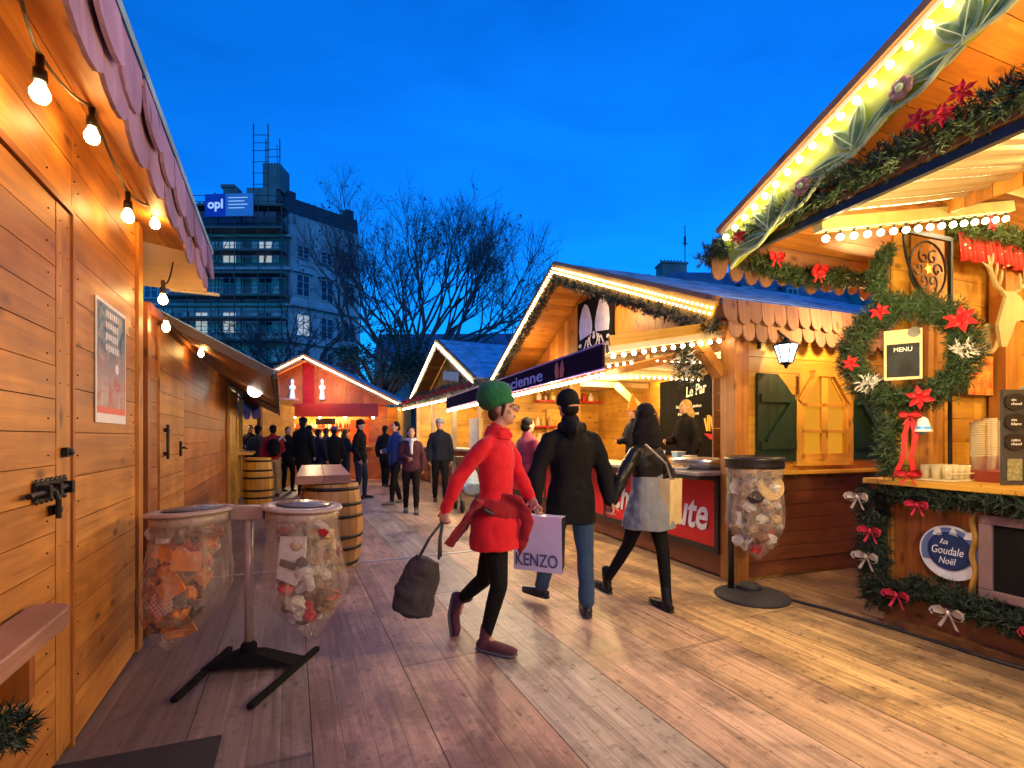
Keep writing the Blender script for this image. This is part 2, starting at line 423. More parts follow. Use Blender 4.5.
    bp = N(nt, 'ShaderNodeBump', i_Strength=.5, i_Distance=.006); L(h, bp.inputs['Height']); L(bp.outputs[0], b.inputs['Normal'])
    return m
mb = MB(); g = 900
mb.quad((-g, -g, -.16), (g, -g, -.16), (g, g, -.16), (-g, g, -.16))
tag(mb.build('ground', plain('dark_asphalt', (.05, .05, .055), .8, ns=1.5, bump=.3)), kind='structure')
mb = MB(); mb.box(-9, -7, -.15, 9, 32, 0)
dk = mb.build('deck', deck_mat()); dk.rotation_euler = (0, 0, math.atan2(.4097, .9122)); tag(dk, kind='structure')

mb = MB(); a, b_ = V((-3.3, 4.73, .004)), V((.2, 6.32, .004))
mb.beam(a, b_, .045, .006)
tag(mb.build('joint_strip', plain('pale_metal_strip', (.42, .47, .52), .4, .6)), 'thin pale metal strip across the deck behind the bags', 'floor strip')
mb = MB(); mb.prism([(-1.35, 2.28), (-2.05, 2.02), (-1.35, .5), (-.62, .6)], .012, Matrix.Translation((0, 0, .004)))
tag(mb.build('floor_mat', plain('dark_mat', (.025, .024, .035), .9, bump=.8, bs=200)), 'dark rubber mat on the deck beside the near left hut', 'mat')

# ---------------------------------------------------------------- far buildings
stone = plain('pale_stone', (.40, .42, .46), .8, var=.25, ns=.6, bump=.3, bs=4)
stone_dk = plain('dark_stone', (.19, .18, .20), .8, var=.35, ns=.5, bump=.3, bs=4)
slate = plain('slate_roof', (.035, .045, .07), .6, var=.3, ns=1.2, bump=.4, bs=8)
slate_bl = plain('zinc_roof', (.08, .12, .22), .5, var=.3, ns=1.2, bump=.2, bs=8)
winw = plain('window_frame_paint', (.45, .48, .52), .5, bump=0)
wing = plain('window_glass', (.02, .04, .09), .08, bump=0)
wlit = emit('lit_window', (.85, .85, .70), .32)
scafm = plain('scaffold_tube', (.09, .07, .07), .5, .5, bump=0)
plankm = plain('scaffold_board', (.17, .12, .11), .8, bump=0)
def window(root, Mx, w_, h_, lit=False, ped=False, shut=False):
    mb = MB(); t = .09
    for a in ((-w_/2-t, -.1, w_/2+t, 0), (-w_/2-t, h_, w_/2+t, h_+t), (-w_/2-t, 0, -w_/2, h_), (w_/2, 0, w_/2+t, h_), (-.04, 0, .04, h_), (-w_/2, h_*.33, w_/2, h_*.33+.05), (-w_/2, h_*.66, w_/2, h_*.66+.05)):
        mb.box(a[0], a[1], .0, a[2], a[3], .09, M=Mx)
    if ped: mb.prism([(-w_/2-.4, h_+.2), (w_/2+.4, h_+.2), (0, h_+.75)], .3, Mx)
    f = mb.build('window', winw, root)
    p = MB(); p.box(-w_/2, 0, .01, w_/2, h_, .04, M=Mx); p.build('pane', wlit if lit else wing, f)
    if shut:
        for s in (-1, 1):
            q = MB(); q.box(s*(w_/2+.15), 0, .02, s*(w_/2+.15+w_*.45), h_, .1, M=Mx); q.build('shutter', winw, root)
# apartment block, scaffolded left part
bl = empty('apartment_building', (-34, 45, 0), 0, 'dark stone apartment block wrapped in scaffolding under the blue sky', 'building')
mb = MB(); mb.box(0, 0, 13.5, 13.6, 10, 19.9); mb.build('upper_wall', stone_dk, bl); mb = MB(); mb.box(0, 0, 0, 13.6, 10, 13.5); mb.build('lower_wall', stone, bl)  # lower floors paler: blue light on the facade put into the stone colour
mb = MB(); mb.prism([(0, 0), (10, 0), (8.3, 2.9), (1.7, 2.9)], 13.6, frame((0, 0, 19.9), (0, 1, 0), (0, 0, 1))); mb.build('roof', slate, bl)
for z in (6.9, 10.2, 13.5, 16.8, 19.8): mb = MB(); mb.box(-.1, -.35, z-.12, 13.8, 0.02, z+.12); mb.build('cornice', stone, bl)
for z in (7.6, 10.9, 14.2, 17.4):
    for k, x in enumerate((.9, 3.2, 5.5, 8.1, 11.4)):
        window(bl, frame((x, 0, z), (1, 0, 0), (0, 0, 1)), 1.15, 1.9, lit=(z > 17 and k in (3, 4)) or (z < 11.5 and z > 10 and k in (3, 2)), shut=True)
mb = MB(); mb.box(6.3, 2, 22.7, 7.6, 3.2, 25.3); mb.box(6.1, 1.9, 25.3, 7.4, 3.3, 25.6); mb.build('chimney', stone_dk, bl)
mb = MB(); mb.box(9.3, .6, 20.5, 12.0, 3, 24.6); mb.box(10.7, .8, 24.6, 12.3, 2.8, 27.0); mb.build('chimney', stone_dk, bl)
# corner part turned away
for k, (x, wd, hh) in enumerate(((1.2, .9, 1.6), (3.4, 1.4, 1.0), (4.9, .6, 1.9))):
    mb = MB(); mb.box(x, 2.2, 22.4, x+wd, 3.2, 22.8+hh)
    for q in range(max(1, int(wd/.4))): mb.lathe([(.13, 0), (.1, .45)], (x+.2+q*.4, 2.7, 22.8+hh), 8)
    mb.build('chimney', stone_dk, bl)
b2 = empty('apartment_building', (-20.38, 45, 0), R(46), 'pale stone apartment block at the corner right of the scaffolding', 'building')
mb = MB(); mb.box(0, .05, 0, 6.9, 10, 22.0); mb.build('wall', stone, b2)
mb = MB(); mb.prism([(0, 0), (10, 0), (9.6, 1.7), (.3, 1.7)], 7.1, frame((-.1, .3, 22.0), (0, 1, 0), (0, 0, 1)));
for k in range(7): mb.lathe([(.14, 0), (.11, .5)], (.6+k*.9, 2, 23.7), 8)
mb.build('roof', slate, b2)
for z in (6.9, 10.2, 13.6): mb = MB(); mb.box(-.1, -.3, z-.1, 7.0, .06, z+.1); mb.build('cornice', stone, b2)
for z in (7.6, 10.9, 14.6, 18.2):
    for k, x in enumerate((1.2, 3.5, 5.8)):
        window(b2, frame((x, .05, z), (1, 0, 0), (0, 0, 1)), 1.1 if z < 18 else 1.0, 1.9 if z < 18 else 1.0, lit=(z == 10.9 and k == 0), ped=(z == 14.6), shut=z < 14)
# scaffolding
sc = empty('scaffolding', (-31, 43.6, 0), 0, 'tube and board scaffolding on the front of the dark block', 'scaffolding')
mb = MB()
for i in range(6):
    for y in (0, 1.1): mb.tube([(i*2.1, y, 0), (i*2.1, y, 22.2)], .05, 6)
for z in range(2, 23, 2):
    for y in (0, 1.1):
        mb.tube([(0, y, z), (10.6, y, z)], .04, 5); mb.tube([(0, y, z+.9), (10.6, y, z+.9)], .03, 5)
for i in range(0, 5, 2):
    for z in range(4, 20, 4): mb.tube([(i*2.1, 0, z), (i*2.1+2.1, 0, z+4)], .03, 5)
mb.build('pole', scafm, sc)
for z in range(2, 23, 2):
    q = MB(); q.box(0, .05, z-.05, 10.6, 1.05, z+.03); q.box(0, -.02, z, 10.6, .02, z+.18); q.build('deck_board', plankm, sc)
mb = MB()
for x in (7.9, 9.2):
    for y in (.2, 2.4): mb.tube([(x, y, 20.5), (x, y, 29.4)], .05, 6)
for z in (21, 22, 23, 24, 25, 26, 27, 27.7, 28.4): 
    for y in (.2, 2.4): mb.tube([(7.8, y, z), (9.3, y, z)], .03, 5)
mb.tube([(9.9, 1, 20), (9.6, 1, 28)], .03, 5)
mb.build('chimney_frame', scafm, sc)
for k, (x, wd, hh) in enumerate(((.2, .7, .7), (6.0, .8, .9))):
    mb = MB(); mb.box(x, .9, 23.2, x+wd, 1.9, 23.75+hh); mb.build('chimney', slate, b2)
bn = empty('banner', (-27.2, 43.4, 20.9), R(-3), 'blue and white company banner on the scaffolding', 'banner')
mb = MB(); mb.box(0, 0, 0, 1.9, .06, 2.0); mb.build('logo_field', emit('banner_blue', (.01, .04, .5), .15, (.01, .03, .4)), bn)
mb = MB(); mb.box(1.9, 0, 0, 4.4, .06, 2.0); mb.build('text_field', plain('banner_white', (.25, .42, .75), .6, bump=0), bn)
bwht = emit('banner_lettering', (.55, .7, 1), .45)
text('lettering', 'opl', 1.4, frame((.95, -.01, 1.0), (1, 0, 0), (0, 0, 1)), bwht, bn, bold=.03)
mb = MB()
for i in range(4): mb.box(2.15, -.02, 1.6-i*.3, 3.9-(i % 2)*.3, 0, 1.66-i*.3)
mb.build('text_line', bwht, bn)
# low block behind the trees
b3 = empty('apartment_building', (-14.6, 52, 0), R(-2), 'low dark block glimpsed behind the bare trees', 'building')
mb = MB(); mb.box(0, 0, 0, 19, 8, 10.4); mb.build('wall', stone_dk, b3)
mb = MB(); mb.prism([(0, 0), (8, 0), (6.5, 2.2), (1.5, 2.2)], 19, frame((0, 0, 10.4), (0, 1, 0), (0, 0, 1))); mb.build('roof', slate_bl, b3)
for z in (4.2, 7.4):
    for k in range(6): window(b3, frame((1.6+k*3.1, 0, z), (1, 0, 0), (0, 0, 1)), 1.1, 1.9, lit=(k, z) in ((1, 7.4), (4, 4.2)))
# right hand mansard building
b4 = empty('mansard_building', (10.6, 40, 0), R(6), 'blue mansard roofed building with chimneys above the chalet roof', 'building')
mb = MB(); mb.box(0, 0, 0, 19, 9, 11.6); mb.build('wall', stone_dk, b4)
mb = MB(); Mr = frame((0, 0, 11.6), (1, 0, 0), (0, 0, 1))
bv = [(-.2, -.2, 11.6), (19.2, -.2, 11.6), (19.2, 9.2, 11.6), (-.2, 9.2, 11.6), (3.2, 1.6, 15.5), (17.5, 1.6, 15.9), (17.5, 7.2, 15.9), (3.2, 7.2, 15.5)]
mb.hexa(bv, 0, 0, .5, bv); mb.build('roof', slate_bl, b4)
for x in (5.2, 9.2, 13.2):
    mb = MB(); mb.box(x-.6, .1, 12.3, x+.6, 2.4, 14.2); mb.prism([(-.8, 0), (.8, 0), (0, .6)], 2.4, frame((x, 2.45, 14.2), (1, 0, 0), (0, 0, 1))); mb.build('dormer', slate_bl, b4)
    window(b4, frame((x, .1, 12.5), (1, 0, 0), (0, 0, 1)), .8, 1.4)
for x, wd, z in ((2.6, 2.2, 16.9), (.6, 1.2, 15.6)):
    mb = MB(); mb.box(x, 2, 13, x+wd, 3.4, z-.5); mb.box(x-.1, 1.9, z-.5, x+wd+.1, 3.5, z-.35)
    for k in range(int(wd/.3)): mb.lathe([(.11, 0), (.09, .38)], (x+.18+k*.3, 2.7, z-.35), 8)
    mb.build('chimney', stone_dk, b4)
mb = MB(); mb.tube([(5.1, 3, 15.4), (5.1, 3, 20.2)], .04, 6); mb.tube([(4.8, 3, 18.6), (5.4, 3, 18.6)], .03, 5); mb.box(5.02, 2.95, 18.4, 5.18, 3.05, 19.2); mb.build('antenna', M['iron'], b4)
# church tower whose finial shows over the right hut roof
b5 = empty('church_tower', (37.2, 50, 0), 0, 'dark tower tip with finial above the right hut roof edge', 'tower')
mb = MB(); mb.box(-2.4, -2.4, 0, 2.4, 2.4, 24); mb.build('wall', stone_dk, b5)
mb = MB(); mb.lathe([(3.2, 24), (2.2, 28), (.9, 33.5), (.45, 36), (.001, 36.1)], (0, 0, 0), 8); mb.build('spire', slate, b5)
mb = MB(); mb.lathe([(.1, 36), (.1, 36.8), (.42, 37.1), (.5, 37.5), (.2, 37.9), (.32, 38.2), (.1, 38.7), (.03, 39.3), (.001, 39.4)], (0, 0, 0), 10); mb.build('finial', stone_dk, b5)

# ---------------------------------------------------------------- trees
bark = plain('bark', (.055, .045, .05), .85, var=.4, ns=3, bump=.6, bs=20)
leafm = plain('dark_evergreen_leaf', (.022, .045, .028), .6, var=.5, ns=2, bump=0, c2=(.05, .08, .035))
leafb = plain('withered_leaf', (.10, .05, .035), .7, var=.5, ns=2, bump=0)
twig = plain('violet_brown_twig', (.11, .075, .095), .8, var=.3, ns=3, bump=0)
def tree(root, h0, r0, dirs, length, depth, up=.25, spread=.5, seed=1, leaf=0, shrink=.72, nb=(2, 3), mat=None):
    rng = random.Random(seed)
    tr = MB(); cr = MB(); lf = MB()
    tr.tube([(0, 0, 0), (.05, 0, h0*.4), (0, .05, h0*.8), (0, 0, h0)], [r0*1.3, r0, r0*.9, r0*.85], 10)
    tr.build('trunk', bark, root, True)
    def br(p, d, L, r, k):
        n = 3; pts = [p]; q = p
        for i in range(n):
            d = (d+V((rng.gauss(0, .13), rng.gauss(0, .13), rng.gauss(0, .08)+up*.14))).normalized()
            q = q+d*L/n; pts.append(q)
        cr.tube(pts, [r, r*.88, r*.76, r*.62], 5 if k > 3 else 3, False)
        if k == 0:
            return
        if k <= 2:
            for j in range(2):
                s = pts[rng.choice((1, 2, 3))]; dd = (d+V([rng.gauss(0, .5) for _ in range(3)])).normalized()
                e = s+dd*L*rng.uniform(.5, .9); cr.tube([s, (s+e)/2+V((0, 0, .02)), e], [r*.5, r*.4, r*.2], 3, False)
                if leaf and rng.random() < leaf:
                    for _ in range(5):
                        c = e+V([rng.gauss(0, .1) for _ in range(3)]); a = V([rng.gauss(0, .07) for _ in range(3)]); b = V([rng.gauss(0, .07) for _ in range(3)])
                        lf.tri(c, c+a, c+b)
        for j in range(rng.choice(nb)):
            dd = (d+V((rng.gauss(0, spread), rng.gauss(0, spread), rng.gauss(0, spread*.5)))).normalized()
            br(pts[rng.choice((2, 3, 3))], dd, L*shrink*rng.uniform(.8, 1.15), r*.6, k-1)
    for d in dirs:
        br(V((0, 0, h0*rng.uniform(.82, 1))), V(d).normalized(), length*rng.uniform(.85, 1.1), r0*.5, depth)
    c = cr.build('crown', mat or bark, root)
    if leaf: lf.build('leaves', leafb, root)
    return c
t = empty('bare_tree', (-5.4, 27, -.15), 0, 'large bare tree with upswept twigs between the buildings', 'tree', )
tree(t, 4.9, .26, [(-.75, 0, .8), (-.45, .3, 1), (-.2, -.2, 1.2), (.1, .2, 1.2), (.3, -.1, 1), (.65, .1, .85), (.95, 0, .75), (-.95, -.1, .6), (.8, -.3, .45), (0, .5, 1), (-.6, .3, .9), (.5, .3, 1.1), (1, 0, .95), (-1, .1, .95)], 3.65, 6, up=.55, spread=.36, seed=5, leaf=.08, nb=(2, 3, 3), mat=twig)
t = empty('bare_tree', (-10.7, 24, -.15), 0, 'smaller bare tree with fanned black branches above the end stall', 'tree')
tree(t, 3.4, .2, [(-1, 0, .35), (-.7, .1, .8), (-.3, 0, 1), (.1, -.1, 1), (.5, .1, .9), (.9, 0, .5), (1, .1, .15), (-1, .2, .1), (-.5, -.4, .6), (.6, -.4, .5)], 2.1, 5, up=.2, spread=.42, seed=11, nb=(2, 3, 3))
t = empty('bare_tree', (1.9, 34, -.15), 0, 'distant bare tree showing right of the large one', 'tree')
tree(t, 5.5, .2, [(-.6, 0, .8), (.1, 0, 1), (.7, 0, .8), (.95, 0, .6), (-.2, .2, 1)], 2.8, 5, up=.4, spread=.35, seed=21, nb=(2, 2, 3))
def evergreen(loc, label, clumps, n, seed, s=.13, g=None):
    rng = random.Random(seed); r = empty('evergreen_tree', loc, 0, label, 'tree', g)
    mb = MB(); top = max(c[0].z for c in clumps)
    mb.tube([(0, 0, 0), (.1, 0, top*.5), (0, 0, top)], [.18, .12, .04], 8)
    for c, rr in clumps: mb.tube([(0, 0, c.z*.6), c*.9+V((0, 0, c.z*.05)), c], [.07, .05, .02], 5)
    mb.build('trunk', bark, r, True); lf = MB()
    for c, rr in clumps:
        for i in range(int(n*rr*rr)):
            d = V([rng.gauss(0, 1) for _ in range(3)]).normalized()*rr*rng.uniform(.35, 1.12)
            d.z *= .75; p = c+d
            a = V([rng.gauss(0, 1) for _ in range(3)]).normalized()*s*rng.uniform(.6, 1.3); b = a.cross(V([rng.gauss(0, 1) for _ in range(3)])).normalized()*s*.5
            lf.quad(p-a*.7, p-b*.7, p+a*.7, p+b*.7)
    lf.build('crown', leafm, r)
cl = [(V((random.uniform(-1.9, 1.9), random.uniform(-1, 1), random.uniform(3.2, 6.6))), random.uniform(.55, 1.0)) for _ in range(16)]
evergreen((-5.9, 22, -.15), 'dark bushy evergreen in front of the bare trees', cl, 420, 3, .10)
cl = [(V((random.uniform(-2.6, 2.6), random.uniform(-1, 1), random.uniform(3.5, 7.2))), random.uniform(.7, 1.2)) for _ in range(14)]
evergreen((.3, 31, -.15), 'dark evergreen clump showing behind the middle chalets', cl, 600, 4, .16)
# ================================================================ decoration builders
def rv(rng, s=1.0): return V((rng.gauss(0, s), rng.gauss(0, s), rng.gauss(0, s)))
def fir(mb, pts, rad, dens, nl=.05, seed=0, m=0, wd=.004, squash=1.0):
    rng = random.Random(seed); pts = [V(p) for p in pts]
    for a, b in zip(pts, pts[1:]):
        L = (b-a).length; t = (b-a).normalized()
        for _ in range(max(1, int(L*dens))):
            p = a+(b-a)*rng.random()
            d = rv(rng); d -= t*d.dot(t)*.7; d.normalize(); d.z *= squash
            q = p+d*rad*rng.uniform(.15, .75)
            ax = (d+t*rng.uniform(-.8, .8)+rv(rng, .3)).normalized()
            tip = q+ax*rad*rng.uniform(.4, .8)
            for k in range(9):
                s = q+(tip-q)*(k/9.0)
                n = (ax*.55+rv(rng, .55)).normalized()*nl*rng.uniform(.7, 1.1)
                sd = n.cross(ax).normalized()*wd
                mb.tri(s-sd, s+sd, s+n, m, rng.random())
def sagpath(a, b, n, sag):
    a, b = V(a), V(b)
    return [a+(b-a)*(i/n)-V((0, 0, sag*4*(i/n)*(1-i/n))) for i in range(n+1)]
def bow(mb, c, U, W, Nn, s=.09, m=0):
    U, W, Nn = V(U).normalized(), V(W).normalized(), V(Nn).normalized(); c = V(c)
    for sg in (-1, 1):
        for wz in (0,):
            loop = []
            for k in range(9):
                a = math.pi*2*k/8
                loop.append(c+U*sg*(s*.62*(1-math.cos(a))*.85)+W*(s*.40*math.sin(a)*(1 if k < 5 else 1))+Nn*(s*.22*(1-math.cos(a))))
            hw = s*.30
            for p, q in zip(loop, loop[1:]):
                mb.quad(p-Nn*hw*.3-W*hw*.25, p+Nn*hw+W*hw*.2, q+Nn*hw+W*hw*.2, q-Nn*hw*.3-W*hw*.25, m)
        # filled face of loop and tail
        pol = [c+Nn*s*.05, c+U*sg*s*.55+W*s*.42+Nn*s*.2, c+U*sg*s*1.0+W*s*.25+Nn*s*.25, c+U*sg*s*.95-W*s*.2+Nn*s*.22, c+U*sg*s*.4-W*s*.22+Nn*s*.1]
        mb.quad(pol[0], pol[1], pol[2], pol[3], m, .3); mb.tri(pol[0], pol[3], pol[4], m, .6)
        t0 = c+Nn*s*.1
        mb.quad(t0-U*s*.08, t0+U*s*.08, t0+U*sg*s*.55-W*s*1.15+U*s*.12+Nn*s*.12, t0+U*sg*s*.55-W*s*1.05-U*s*.12+Nn*s*.1, m, .5)
    mb.ball(c+Nn*s*.2, s*.18, s*.15, s*.18, 8, 6, m)
def star_flower(mb, c, Nn, s=.08, m=0, seed=0):
    rng = random.Random(seed); Nn = V(Nn).normalized(); c = V(c)
    U = Nn.orthogonal().normalized(); W = Nn.cross(U)
    for lay, (n, ss, off) in enumerate(((6, 1.0, 0), (5, .62, .4))):
        for k in range(n):
            a = 2*math.pi*k/n+off+rng.uniform(-.15, .15); d = U*math.cos(a)+W*math.sin(a); e = Nn.cross(d)
            tip = c+d*s*ss+Nn*s*(.1+lay*.3); mid = c+d*s*ss*.5+Nn*s*(.22+lay*.2)
            mb.quad(c, mid-e*s*.24*ss, tip, mid+e*s*.24*ss, m, rng.random())
def scallops(mb, O, U, Dn, Nn, length, sw=.16, sl=.2, rows=2, seed=0, tilt=.12, m=0):
    rng = random.Random(seed); O, U, Dn, Nn = V(O), V(U).normalized(), V(Dn).normalized(), V(Nn).normalized()
    for r in range(rows):
        n = int(length/sw)+1
        for i in range(n):
            u = i*sw+(sw/2 if r % 2 else 0)+rng.uniform(-.006, .006)
            if u > length: continue
            w = sw*rng.uniform(.9, 1.04); l = sl*rng.uniform(.92, 1.12)
            poly = [(-w/2, 0), (w/2, 0), (w/2, l*.55)]+[(w/2*math.cos(a), l*.6+l*.4*math.sin(a)) for a in [math.pi*k/6 for k in range(1, 6)]]+[(-w/2, l*.55)]
            ta = tilt+rng.uniform(-.05, .05)
            dn = (Dn+Nn*ta+U*rng.uniform(-.04, .04)).normalized()
            o = O+U*u+Dn*(sl*.62*r)+Nn*(.016*(rows-1-r)+.02*r*0+.003*(i % 2))
            mb.prism(poly, .014, frame(o, U, dn), m, rng.random())
def bulbs(root, pts, mat, r=.02, name='bulb', pear=False):
    mb = MB()
    if pear: mb.lathe([(.011, .03), (.016, .012), (r, -.012), (r*.92, -.03), (r*.5, -.048), (.001, -.052)], (0, 0, 0), 12)
    else: mb.ball((0, 0, 0), r, seg=8, rings=6)
    o = mb.build(name, mat, root, True); o.location = pts[0]
    for p in pts[1:]:
        c = copy_obj(o, root); c.location = p
    return o
def light_string(label, pts, mat, r, parentless_frame, group=None, cable=True, drop=0.0):
    """pts local to frame (loc, rz)"""
    loc, rz = parentless_frame
    root = empty('light_string', loc, rz, label, 'string lights', group)
    if cable:
        mb = MB(); mb.tube([V(p)+V((0, 0, drop)) for p in pts], .004, 5)
        if drop > .012:
            for p in pts: mb.tube([V(p)+V((0, 0, drop)), V(p)+V((0, 0, r*.7))], .008, 5)
        mb.build('cable', M['wire'], root)
    bulbs(root, pts, mat, r)
    return root
def leds(a, b, step, jit=0.0, seed=1):
    a, b = V(a), V(b); n = max(1, int((b-a).length/step)); rng = random.Random(seed)
    return [a+(b-a)*(i/n)+V((0, 0, rng.uniform(-jit, jit))) for i in range(n+1)]

def gable_roof(root, y0, yA, y1, x0, x1, zE, zA, roofm, soffm, edgem, fw=.2, fx=None, boardm=None):
    """ridge along local x. top surface through (y0,zE),(yA,zA),(y1,zE)."""
    for (ya, za, yb, zb) in ((y0, zE, yA, zA), (yA, zA, y1, zE)):
        d = V((0, yb-ya, zb-za)); L = d.length; d.normalize(); n = V((0, -d.z, d.y))
        if n.z < 0: n = -n
        mb = MB(); O = V((x0, ya, za))
        # soffit boards along x
        mb.planks(O-n*.055, (1, 0, 0), d, -n, x1-x0, L, .155, .004, .018, None, 2.4)
        mb.build('soffit', soffm, root)
        mb = MB(); nn = int(L/.3)
        for i in range(nn):
            a = O+d*(L*i/nn); b = O+d*(L*(i+1)/nn)
            up = (.012 if za < zb else 0, 0 if za < zb else .012)
            A = [a-n*.03, a-n*.03+V((x1-x0, 0, 0)), b-n*.03+V((x1-x0, 0, 0)), b-n*.03]
            B = [a+n*(.006+up[0]), a+n*(.006+up[0])+V((x1-x0, 0, 0)), b+n*(.006+up[1]), b+n*(.006+up[1])]
            B = [B[0], B[1], b+n*(.006+up[1])+V((x1-x0, 0, 0)), b+n*(.006+up[1])]
            mb.hexa(A+B, 0, 0, None, [tuple(p) for p in A+B])
        mb.build('roof', roofm, root)
        # rake board
        mb = MB(); Mx = frame(V((x0-.025, ya, za))+n*.01, d, n)
        mb.box(0, -fw, -.0, L, -.03, .0225, 0, 0, Mx)
        o = mb.build('rake_board', boardm or edgem, root)
        mb = MB(); mb.box(0, -.03, -.02, L, .015, .05, 0, 0, Mx); mb.build('rake_edge', edgem, root)
def ext_gable(yA, zA, zE, y0, y1, zbase):
    """planks run vertical (U=z), stacked along y (W). v is y-y0"""
    def f(v):
        y = y0+v
        z = zE+(zA-zE)*((y-y0)/(yA-y0) if y < yA else (y1-y)/(y1-yA))
        return (0, max(0, z-zbase))
    return f

def each(name, bs, mat, parent, bv=0):
    for b in bs:
        mb = MB(); mb.box(*b); o = mb.build(name, mat, parent)
        if bv: bevel(o, bv)

# ================================================================ LEFT HUT 1 (near, closed)
AL = R(25.23)
FL1 = ((-2.467, 3.24, 0), AL)
h = empty('market_hut', FL1[0], AL, 'closed orange pine hut filling the left foreground with mauve shingle eave', 'market hut')
mb = MB(); mb.planks((0, -1.15, .02), (0, 1, 0), (0, 0, 1), (1, 0, 0), 1.06, 2.80, .2, .004, .02)
mb.planks((0, -6, .02), (0, 1, 0), (0, 0, 1), (1, 0, 0), 3.3, 2.80, .15, .004, .02)
mb.planks((0, -2.7, 2.42), (0, 1, 0), (0, 0, 1), (1, 0, 0), 1.55, .4, .2, .004, .02)
mb.planks((-.04, 0.0, .02), (-1, 0, 0), (0, 0, 1), (0, 1, 0), 2.6, 2.8, .2, .004, .02)
mb.build('wall', M['pine'], h)
mb = MB()
for k in range(14):
    for yy in (-.14, -.19, -1.08, -1.12):
        if random.random() < .8: mb.ball((.001, yy+random.uniform(-.006, .006), .12+k*.2+random.uniform(-.04, .04)), .0045, seg=6, rings=4)
for k in range(18):
    for yy in (-1.42, -2.1):
        mb.ball((.005, yy+random.uniform(-.01, .01), .12+k*.137+random.uniform(-.03, .03)), .004, seg=6, rings=4)
mb.build('nail_heads', M['iron'], h)['kind'] = 'stuff'
mb = MB(); mb.box(-.1, -6, 0, -.025, -.05, 2.78); mb.box(-2.6, -.1, 0, -.1, -.03, 2.78); mb.build('inner_lining', M['beam'], h)
mb = MB(); mb.box(-.05, -.085, .01, .018, .02, 2.79); mb.build('corner_post', M['pine'], h)
d = MB(); 
d.planks((.004, -2.62, .05), (0, 1, 0), (0, 0, 1), (1, 0, 0), 1.28, 2.33, .137, .004, .02)
dr = d.build('door', M['pine'], h)
d = MB(); d.box(-.02, -1.335, .05, .006, -1.185, 2.38, 2)
for k in range(17):
    for dy in (-1.30, -1.22): d.ball((.007, dy, .12+k*.137), .004, seg=6, rings=4)
d.build('door_stile', M['pine'], h)
d = MB(); d.box(-.02, -1.178, .02, .014, -1.152, 2.42, 2); d.box(-.02, -2.72, 2.39, .014, -1.152, 2.42, 1); d.build('door_trim', M['pine_red'], h)
# bolt
bt = MB(); y0 = -1.60
bt.box(.010, -1.56, 1.155, .018, -1.26, 1.225)
for k in range(7):
    yy = -1.54+k*.045; bt.ball((.014, yy, 1.228), .006, .014, .012, 8, 6); bt.ball((.014, yy, 1.152), .006, .014, .012, 8, 6)
bt.tube([(.034, -1.66, 1.185), (.034, -1.27, 1.195)], .011, 8)
for yy in (-1.52, -1.42, -1.30): bt.box(.015, yy-.014, 1.165, .052, yy+.014, 1.215)
bt.tube([(.034, -1.44, 1.19), (.045, -1.435, 1.15), (.045, -1.435, 1.075)], .010, 8)
bt.box(.012, -1.42, 1.085, .02, -1.36, 1.125); bt.ball((.03, -1.39, 1.105), .012, .032, .022, 8, 6)
bt.build('door_bolt', M['iron'], h)
bt = MB(); bt.box(.010, -1.295, 1.315, .03, -1.245, 1.355); bt.ball((.03, -1.262, 1.335), .014, .016, .016, 8, 6); bt.build('door_knob', M['iron'], h)
# eave
mb = MB(); mb.planks((-.05, -6, 2.815), (0, 1, 0), (1, 0, -.12), (0, 0, -1), 6.42, .42, .14, .004, .02); mb.build('soffit', M['pine'], h)
mb = MB(); mb.box(.31, -6, 2.68, .335, .43, 2.80, 1); mb.build('eave_board', M['pine'], h)
mb = MB(); scallops(mb, (.35, -6, 2.80), (0, 1, 0), (0, 0, -1), (1, 0, 0), 6.42, .3, .2, 2, 3, .04); mb.build('shingle_trim', M['shingle'], h)
mb = MB(); Mx = frame((.37, -6, 2.815), (0, 1, 0), (-1, 0, .42)); mb.box(0, 0, 0, 6.45, 1.6, .02, M=Mx); mb.box(0, 1.6, 0, 6.45, 1.63, .5, M=Mx); mb.build('roof', M['roof_blue'], h)
mb = MB(); mb.box(-.5, .36, 2.50, .34, .385, 2.83); mb.build('verge_board', M['cream'], h)
mb = MB(); mb.box(.10, .39, 2.486, .42, .41, 2.506); mb.build('batten', M['trim_wht'], h)
# shelf
sh = empty('wall_shelf', (-2.467, 3.24, 0), AL, 'small rounded wooden shelf fixed low on the near left hut', 'shelf')
mb = MB(); pl = [(0.022, -3), (.16, -3), (.16, -1.72), (.15, -1.665), (.12, -1.63), (.08, -1.615), (0.022, -1.61)]
mb.prism(pl, .065, Matrix.Translation((0, 0, .722))); bevel(mb.build('board', M['tabletop'], sh), .006)
mb = MB(); mb.box(.022, -2.3, .55, .12, -2.25, .72); mb.build('bracket', M['pine_red'], sh); mb = MB(); mb.box(.022, -1.9, .55, .12, -1.86, .72); mb.build('bracket', M['pine_red'], sh)
mb = MB(); fir(mb, [(.06, -2.3, .60), (.1, -1.95, .50), (.08, -1.87, .44)], .055, 420, .045, 5)
o = mb.build('fir_garland', M['needle_dk'], None); o.location = FL1[0]; o.rotation_euler = (0, 0, AL); tag(o, 'dark fir garland hanging under the small shelf at lower left', 'garland')
